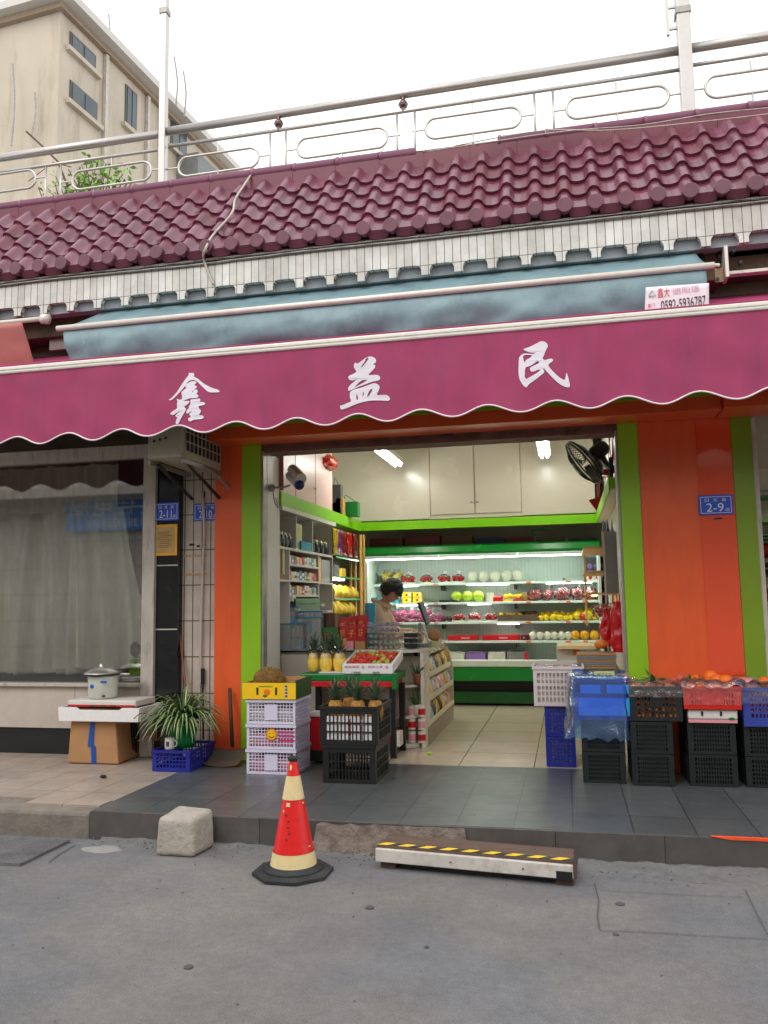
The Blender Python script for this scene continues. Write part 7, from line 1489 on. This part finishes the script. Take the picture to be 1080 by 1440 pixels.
for i, (x, y) in enumerate(((1.02, 6.34), (.99, 6.42), (1.07, 6.30))): fruit(mor, 'big_orange', ['middle', 'rear', 'right'][i]+' big orange standing out on top of the red crate', 'orange', (x, y, .905+.02*(i == 1)), .05)
q = B(); q.grid(lambda u, v: Vector((.76+.40*u, 6.222+.36*v-.02*(v < .1), .915+.035*noise.noise(Vector((u*5, v*5, 4)))-(.04 if v < .05 else 0))), 36, 20); q.grid(lambda u, v: Vector((.77+.39*u, 6.222-.008*noise.noise(Vector((u*9, v*9, 2))), .88-.13*v)), 30, 8); solo('clear_film_cover', 'clear film with red tint crumpled over the red crate of oranges', 'film', q, M['film'], (.95, 6.3, .9), smooth=True)
for i, (x, y) in enumerate(((.83, 6.34), (.90, 6.37), (1.08, 6.36), (.96, 6.50))):
    q = leafy('', '', '', (x, y, .905), 4, .06, .03, [0], .3, .5, seed=90+i); q.tube([(x, y, .90), (x+.01, y, .945)], .003, 5); solo('orange_leaves', ORD[i]+' sprig of leaves from the left on the oranges', 'leaves', q, [M['leaf'], M['leaf']], (x, y, .9))
crate('cobalt_crate', 'blue grey crate of fruit under clear film at the right edge', 1.17, 1.56, 6.27, 6.72, .60, .865, M['cobalt'], 12, 5, 10, .011, (.05, .05, .06, .03), None, None, th=.007)
random.seed(4)
for i in range(7):
    for j in range(3):
        fruit(mm_, 'orange', 'small orange seen through the blue grey crate at the right edge', 'orange', (1.22+i*.05, 6.315+.01*j, .69+j*.055), .026, 'oranges in the blue grey crate')
fruit(mor, 'orange', 'single bright orange on top of the blue grey crate', 'orange', (1.335, 6.36, .895), .042)
q = B(); q.box(1.20, 1.28, 6.3, 6.5, .86, .915); solo('paper_wrap', 'pinkish paper folded at the top of the blue grey crate', 'paper', q, M['pinkp'], (1.2, 6.4, .87), bev=.01)
q = B(); q.grid(lambda u, v: Vector((1.16+.40*u, 6.25-.008*noise.noise(Vector((u*9, v*9, 6))), .89-.13*v)), 30, 8); q.grid(lambda u, v: Vector((1.14+.42*u, 6.25+.36*v, .905+.03*noise.noise(Vector((u*6, v*6, 4))))), 30, 12); solo('clear_film_cover', 'clear film over the blue grey crate at the right edge', 'film', q, M['film'], (1.3, 6.3, .88), smooth=True)
# ------------------------------------------------------------------ left side things
t = crate('blue_crate', 'blue crate on the pavement under the spider plant', -3.31, -2.985, 6.24, 6.72, ZP, .345, M['bluecrate'], 9, 4, 10, .008, (.035, .035, .03, .02), th=.008)
cpt = (aY(257, 1030, 6.42).x, 6.42, .346)
pl_ = thing('spider_plant', 'variegated spider plant in a green pot on the blue crate', 'plant', cpt)
q = B(); q.lathe([(0, 0), (.095, 0), (.105, .05), (.12, .17), (.13, .175), (.13, .195), (.115, .195), (.108, .17), (0, .165)], cpt, 28); part('pot', q, M['greenp'], pl_, smooth=True)
leafy('leaves', '', '', (cpt[0], cpt[1], cpt[2]+.17), 200, .46, .036, [M['leaf'], M['leafpale']], 1.75, .62, seed=3, parent=pl_)
leafy('upright_leaves', '', '', (cpt[0], cpt[1], cpt[2]+.17), 30, .26, .030, [M['leaf'], M['leafpale']], 1.6, 1.1, seed=8, parent=pl_)
q = leafy('', '', '', (cpt[0]-.2, 6.35, .40), 9, .2, .012, [0], .6, .3, seed=5); q.tube(smoothp([(cpt[0]-.1, 6.4, .5), (cpt[0]-.3, 6.35, .62), (cpt[0]-.38, 6.3, .58)]), .004, 4)
q.tube(smoothp([(cpt[0]-.1, 6.4, .5), (cpt[0]-.24, 6.32, .46), (cpt[0]-.34, 6.3, .40)]), .004, 4); part('dry_stems', q, [mat('dry_leaf', (110, 60, 44), .8), M['twig']], pl_)
pm_ = aY(237, 1036, 6.27); t = thing('mug', 'white mug with a dark print standing on the blue crate', 'mug', (pm_.x, 6.28, .346))
q = B(); q.lathe([(0, 0), (.036, 0), (.038, .01), (.038, .09), (.034, .09), (.033, .008), (0, .008)], (pm_.x, 6.29, .347), 24); part('cup', q, M['white'], t, smooth=True)
q = B(); q.tube([(pm_.x+.036+.028*sin(a), 6.29, .392+.026*cos(a)) for a in [pi*k/10 for k in range(11)]], .006, 6); part('handle', q, M['white'], t, smooth=True)
q = B(); q.grid(lambda u, v: Vector((pm_.x+.0386*sin((u-.5)*.7), 6.29-.0386*cos((u-.5)*.7), .372+.04*v)), 6, 2); part('dark_print', q, M['darkgrey'], t)
# shovel against the pillar
s0_, s1_ = aY(323, 968, 6.80), aY(324, 1065, 6.62); t = thing('shovel', 'flat iron shovel leaning against the orange pillar', 'shovel', (s1_.x, 6.6, ZP))
q = B(); q.tube([(s0_.x, 6.80, s0_.z), (s1_.x, 6.66, ZP+.13)], .017, 8); part('handle', q, mat('dark_wood', (70, 48, 40), .8, .2, 9), t, smooth=True)
q = B(); A = aZ(288, 1076, ZP+.004); Bp_ = aZ(336, 1078, ZP+.004)
q.grid(lambda u, v: Vector((A.x+.02*v+(Bp_.x-A.x-.03*v)*u, 6.46+.2*v, ZP+.006+.10*v**2+.02*(2*u-1)**2)), 14, 10); part('blade', q, mat('worn_iron', (96, 88, 80), .55, .25, 8, metal=.4), t, smooth=True, sol=.004)
# broom sticks
q = B(); q.tube([aY(252, 885, 6.91), aY(262, 975, 6.86), aY(266, 1040, 6.8)], [.010, .011, .011], 8); solo('broom_handle', 'red-brown broom handle leaning behind the spider plant', 'broom', q, mat('red_wood', (136, 76, 62), .6, .2, 9), aY(266, 1040, 6.8), smooth=True)
q = B(); q.tube([aY(285, 940, 6.90), aY(285, 962, 6.90)], .018, 8); q.tube([aY(285, 960, 6.90), aY(286, 1040, 6.88)], .010, 8); solo('black_grip', 'stick with a short black grip against the white tiled wall', 'stick', q, M['black'], aY(286, 1040, 7.0))
# cardboard box with foam trays and a rice cooker
t = thing('cardboard_box', 'bulging cardboard box sealed with blue tape under the foam tray', 'box', (-4.0, 6.45, ZP))
A, Bq = aZ(92, 1074, ZP), aZ(170, 1074, ZP); hT = aY(100, 1013, 6.45).z
q = B(); fb = [(A.x-.0, 6.45), (Bq.x+.0, 6.45), (Bq.x-.02, 6.85), (A.x-.02, 6.85)]; ft = [(A.x+.03, 6.44), (Bq.x-.03, 6.44), (Bq.x-.05, 6.83), (A.x+.01, 6.83)]
q.add([(x, y, ZP+.001) for x, y in fb]+[(x, y, hT) for x, y in ft], [(0, 3, 2, 1), (4, 5, 6, 7), (0, 1, 5, 4), (1, 2, 6, 5), (2, 3, 7, 6), (3, 0, 4, 7)]); part('carton', q, M['card'], t, bev=.012)
q = B(); xm = (A.x+Bq.x)/2; pts_ = [(xm+.0, ZP+.0), (xm-.035, ZP+.16), (xm-.005, ZP+.17), (xm-.01, hT)]
q.add([(xm-.01, 6.446, ZP+.002), (xm+.035, 6.446, ZP+.002), (xm+.03, 6.440, ZP+.15), (xm-.015, 6.440, ZP+.15)], [(0, 1, 2, 3)]); q.add([(xm-.045, 6.440, ZP+.14), (xm+.01, 6.440, ZP+.15), (xm+.02, 6.434, hT-.0), (xm-.02, 6.434, hT-.0)], [(0, 1, 2, 3)]); part('tape', q, M['bluetape'], t, sol=.001)
q, a, c = pbx(176, 186, 1016, 1062, 6.7, .1); solo('dark_box', 'narrow dark box standing right of the cardboard box', 'box', q, M['black'], a)
a, c = aY(81, 1013, 6.38), aY(196, 992, 6.38); t = thing('foam_box', 'shallow white foam box on top of the cardboard box', 'foam box', (a.x, 6.38, hT+.002)); zf0 = hT+.003; zf1 = zf0+.115
q = B(); q.prism([(a.x, zf1), (a.x+.01, zf0), (c.x-.01, zf0), (c.x, zf1), (c.x-.16, zf1), (c.x-.19, zf1-.02), (a.x+.20, zf1-.02), (a.x+.17, zf1)], 6.38, 6.40, 'xz'); q.box(a.x, a.x+.02, 6.401, 6.80, zf0, zf1); q.box(c.x-.02, c.x, 6.401, 6.80, zf0, zf1); q.box(a.x+.021, c.x-.021, 6.78, 6.80, zf0, zf1); q.box(a.x+.021, c.x-.021, 6.401, 6.779, zf0, zf0+.02); part('foam_walls', q, M['foam'], t, bev=.003)
q = B(); q.box(a.x+.03, c.x-.03, 6.41, 6.77, zf0+.022, zf1-.012); part('dark_filling', q, M['brown'], t)
a, c = aY(95, 994, 6.42), aY(191, 978, 6.42); zr0 = zf1+.001; t = thing('printed_carton', 'flat white carton with red print lying in the foam box', 'carton', (a.x, 6.42, zr0))
q = B(); q.box(a.x, c.x, 6.42, 6.76, zr0, zr0+.055); part('carton', q, M['white'], t, bev=.01); q = B(); q.box(a.x+.005, c.x-.005, 6.415, 6.4195, zr0+.003, zr0+.018); part('red_stripe', q, M['red'], t)
for i in range(3): q = B(); q.box(a.x+.22+i*.09, a.x+.27+i*.09, 6.412, 6.4148, zr0+.004, zr0+.017); part('dark_print', q, M['brown'], t)
rc = aY(145, 965, 6.58); zz = zr0+.057; t = thing('rice_cooker', 'old white rice cooker with a loose steel lid on the printed carton', 'rice cooker', (rc.x, 6.58, zz))
q = B(); q.lathe([(0, 0), (.105, 0), (.12, .015), (.127, .16), (.13, .19), (.125, .195), (0, .195)], (rc.x, 6.58, zz), 32); part('body', q, mat('cooker_white', (206, 208, 196), .3, .04, 6), t, smooth=True)
q = B(); q.lathe([(0, .045), (.06, .04), (.10, .03), (.13, .01), (.15, .0), (.15, -.006), (.12, -.004)], (rc.x-.01, 6.57, zz+.215), 32); q.lathe([(0, .08), (.02, .08), (.022, .045)], (rc.x-.01, 6.57, zz+.215), 14); part('lid', q, M['steel'], t, smooth=True)
q = B(); q.tube([(rc.x-.01+.15*cos(a), 6.57+.15*sin(a), zz+.205) for a in [2*pi*k/32 for k in range(32)]], .006, 6, closed=True); part('dark_rim', q, M['black'], t, smooth=True)
q = B(); q.box(rc.x+.04, rc.x+.10, 6.462, 6.472, zz+.14, zz+.155); q.sph((rc.x-.03, 6.452, zz+.11), (.018, .004, .018), 10); part('blue_print', q, M['blue'], t)
q = B(); q.box(rc.x+.06, rc.x+.085, 6.466, 6.474, zz+.02, zz+.035); part('switch', q, M['black'], t)
q = B(); q.tube([(rc.x+.13, 6.62, zz+.16), (rc.x+.13, 6.62, zz+.2), (rc.x+.24, 6.6, zz+.2)], .012, 8); q.lathe([(0, .0), (.07, .0), (.085, .03), (.09, .03)], (rc.x+.22, 6.66, zz+.14), 20); solo('sauce_pan', 'small steel pan sitting behind the rice cooker', 'pan', q, M['steel'], (rc.x+.2, 6.62, zz+.14), smooth=True)
# ------------------------------------------------------------------ street things
cb = aZ(412, 1228, 0); cn = thing('traffic_cone', 'red and cream traffic cone on a black octagonal rubber base', 'traffic cone', (cb.x, cb.y, 0)); ctz = aY(414, 1064, cb.y).z
a_ = aY(357, 1228, cb.y); RB = (aY(467, 1222, cb.y).x-aY(358, 1222, cb.y).x)/2*1.0; rot8 = R_(22)
def oct_(r, z): return [(cb.x+r*cos(rot8+pi*k/4), cb.y+r*sin(rot8+pi*k/4), z) for k in range(8)]
q = B()
lv = [(RB, .004), (RB, .020), (RB*.86, .030), (RB*.84, .030)]
for i in range(len(lv)-1): q.add(oct_(*lv[i])+oct_(*lv[i+1]), [(k, (k+1) % 8, (k+1) % 8+8, k+8) for k in range(8)])
q.add(oct_(RB*.84, .030), [tuple(range(8))]); part('rubber_base', q, M['rubber'], cn)
Hc = ctz
def rad_(z): return .017*1+(.128-.017*1)*(1-(z-.05)/(Hc-.05))
def band(z0, z1, m_, nm, o=0.):
    q = B(); n = 14; q.lathe([(max(.02, (rad_(z0+(z1-z0)*i/n)*1.0+o)*(1+.004*sin(i*2))), z0+(z1-z0)*i/n) for i in range(n+1)], (cb.x+.004, cb.y, 0), 40); return part(nm, q, m_, cn, smooth=True)
q = B(); q.lathe([(.165, .03), (.168, .036), (.14, .042), (.136, .05), (.130, .056)], (cb.x+.004, cb.y, 0), 40); part('base_ring', q, M['rubber'], cn, smooth=True)
zz_ = lambda py: aY(412, py, cb.y).z
band(.056, zz_(1215)+.004, M['rubber'], 'black_collar', .003); band(zz_(1215)+.004, zz_(1195), M['coneband'], 'cream_band', .003); band(zz_(1195), zz_(1122), M['conered'], 'red_body'); band(zz_(1122), zz_(1090), M['coneband'], 'cream_band', .003); band(zz_(1090), zz_(1066), M['conered'], 'red_tip')
q = B(); q.lathe([(.02, Hc-.03), (.03, Hc-.012), (.032, Hc), (.02, Hc), (.018, Hc-.04)], (cb.x+.004, cb.y, 0), 20); part('worn_top_rim', q, M['rubber'], cn, smooth=True)
random.seed(14)
def conemark(px, py, w_, h_, m_, nm):
    z = zz_(py); r = rad_(z)+.0035; x = aY(px, py, cb.y-r).x-cb.x-.004; x = max(-r*.95, min(r*.95, x)); an = math.asin(x/r); q = B()
    q.grid(lambda u, v: Vector((cb.x+.004+(rad_(z+h_*(v-.5))+.0035)*sin(an+(u-.5)*w_/r*(1+.5*noise.noise(Vector((v*3, px, 0))))), cb.y-(rad_(z+h_*(v-.5))+.0035)*cos(an+(u-.5)*w_/r*(1+.5*noise.noise(Vector((v*3, px, 0))))), z+h_*(v-.5))), 4, 6); return part(nm, q, m_, cn)
for px, py, w_, h_ in ((405, 1128, .022, .02), (409, 1078, .012, .028), (404, 1073, .018, .008), (433, 1186, .018, .006), (427, 1127, .012, .01), (398, 1137, .008, .012)): conemark(px, py, w_, h_, M['coneband'], 'scuff')
for i in range(5): conemark(404+random.uniform(-3, 3), 1142+i*8, .012, .010, M['ink'], 'dark_mark')
# concrete block
hb = aZ(253, 1204, 0); q = B(); x0, x1, y0, y1 = -2.49, -2.205, 4.735, 4.985; H_ = .245
vs = [(x0, y0, 0), (x1-.03, y0, 0), (x1+.0, y1, 0), (x0+.01, y1, 0), (x0+.012, y0+.01, H_-.02), (x1-.05, y0+.02, H_-.03), (x1-.01, y1, H_-.01), (x0+.03, y1, H_)]
q.add(vs, [(0, 3, 2, 1), (4, 5, 6, 7), (0, 1, 5, 4), (1, 2, 6, 5), (2, 3, 7, 6), (3, 0, 4, 7)])
blk = solo('concrete_block', 'chipped pale concrete block on the road against the kerb', 'concrete block', q, mat('block_concrete', (172, 164, 152), .92, .12, 9, bump=.7, bsc=45, dirt=.5, dirtc=(110, 92, 76), dsc=7), (-2.35, 4.86, 0), bev=.03)
blk.modifiers['b'].segments = 4; s_ = blk.modifiers.new('su', 'SUBSURF'); s_.subdivision_type = 'SIMPLE'; s_.levels = s_.render_levels = 4
tx = bpy.data.textures.new('chip', 'CLOUDS'); tx.noise_scale = .06; dm = blk.modifiers.new('d', 'DISPLACE'); dm.texture = tx; dm.strength = .006; dm.mid_level = .5
for p in blk.data.polygons: p.use_smooth = True
# step plank with hazard tape
st = thing('step_ramp', 'low wooden step with hazard tape and white metal edge at the kerb', 'step', (-.58, 4.75, 0))
P0, P1 = aZ(528, 1222, 0), aZ(806, 1249, 0); ang = math.atan2(P1.y-P0.y, P1.x-P0.x); Ls = (P1-P0).length; ux = Vector((cos(ang), sin(ang), 0)); uy = Vector((-sin(ang), cos(ang), 0)); O2 = Vector((P0.x, P0.y, 0)); Hs = .115
def sb(x0, x1, y0, y1, z0, z1, q=None, mi=0, sl_=.0):
    q = q or B(); vs = [O2+ux*x+uy*y+Vector((0, 0, z+sl_*y)) for z in (z0, z1) for y in (y0, y1) for x in (x0, x1)]; q.add(vs, [(0, 2, 3, 1), (4, 5, 7, 6), (0, 1, 5, 4), (2, 6, 7, 3), (0, 4, 6, 2), (1, 3, 7, 5)], mi); return q
part('plank', sb(.0, Ls, .03, .125, Hs-.012, Hs+.006, None, 0, .12), M['wood'], st, bev=.003); part('plank', sb(.01, Ls-.01, .13, .21, Hs-.014, Hs+.003, None, 0, .10), M['wood'], st, bev=.003)
part('metal_edge', sb(0, Ls, .0, .028, Hs-.075, Hs-.004), mat('scuffed_white_metal', (206, 200, 192), .45, .08, 6, dirt=.5, dirtc=(110, 90, 76), dsc=9), st, bev=.004)
q = B(); n = 18
for i in range(n): 
    x0 = i*Ls/n; k = .045; vs = [O2+ux*(x0+dx)+uy*y+Vector((0, 0, Hs+.0085+.12*y)) for dx, y in ((0, .03), (Ls/n, .03), (Ls/n+k, .065), (k, .065))]
    if i == n-1: vs = [O2+ux*x+uy*y+Vector((0, 0, Hs+.0085+.12*y)) for x, y in ((x0, .03), (Ls, .03), (Ls, .065), (x0+k, .065))]
    q.add(vs, [(0, 1, 2, 3)], i % 2)
part('hazard_tape', q, [M['yellow'], M['black']], st)
for x0 in (.0, Ls-.11): part('foot', sb(x0+.02, x0+.11, .03, .20, 0.0, Hs-.015), M['wood'], st, bev=.004)
part('inner_beam', sb(.12, Ls-.13, .15, .19, .02, Hs-.015), M['black'], st)
part('worn_end', sb(Ls-.085, Ls-.0, -.003, -.0005, Hs-.078, Hs-.035), M['black'], st)
for x in (.44, Ls-.26): q = B(); p = O2+ux*x+uy*-.002+Vector((0, 0, Hs-.04)); q.tube([p, p-uy*.004], .005, 8); part('rivet', q, M['rust'], st)
# fallen bits
for i, (px, py, m_) in enumerate(((145, 1094, 'black'), (604, 1061, 'lime'))):
    p = aZ(px, py, ZP); q = B(); q.sph((p.x, p.y, ZP+.012), (.03, .02, .012), 8, nz=.4, seed=i); solo(['dark_scrap', 'leaf_scrap'][i], ['small dark scrap on the pale pavement tiles', 'yellow green scrap at the foot of the counter'][i], 'scrap', q, M[m_], p)
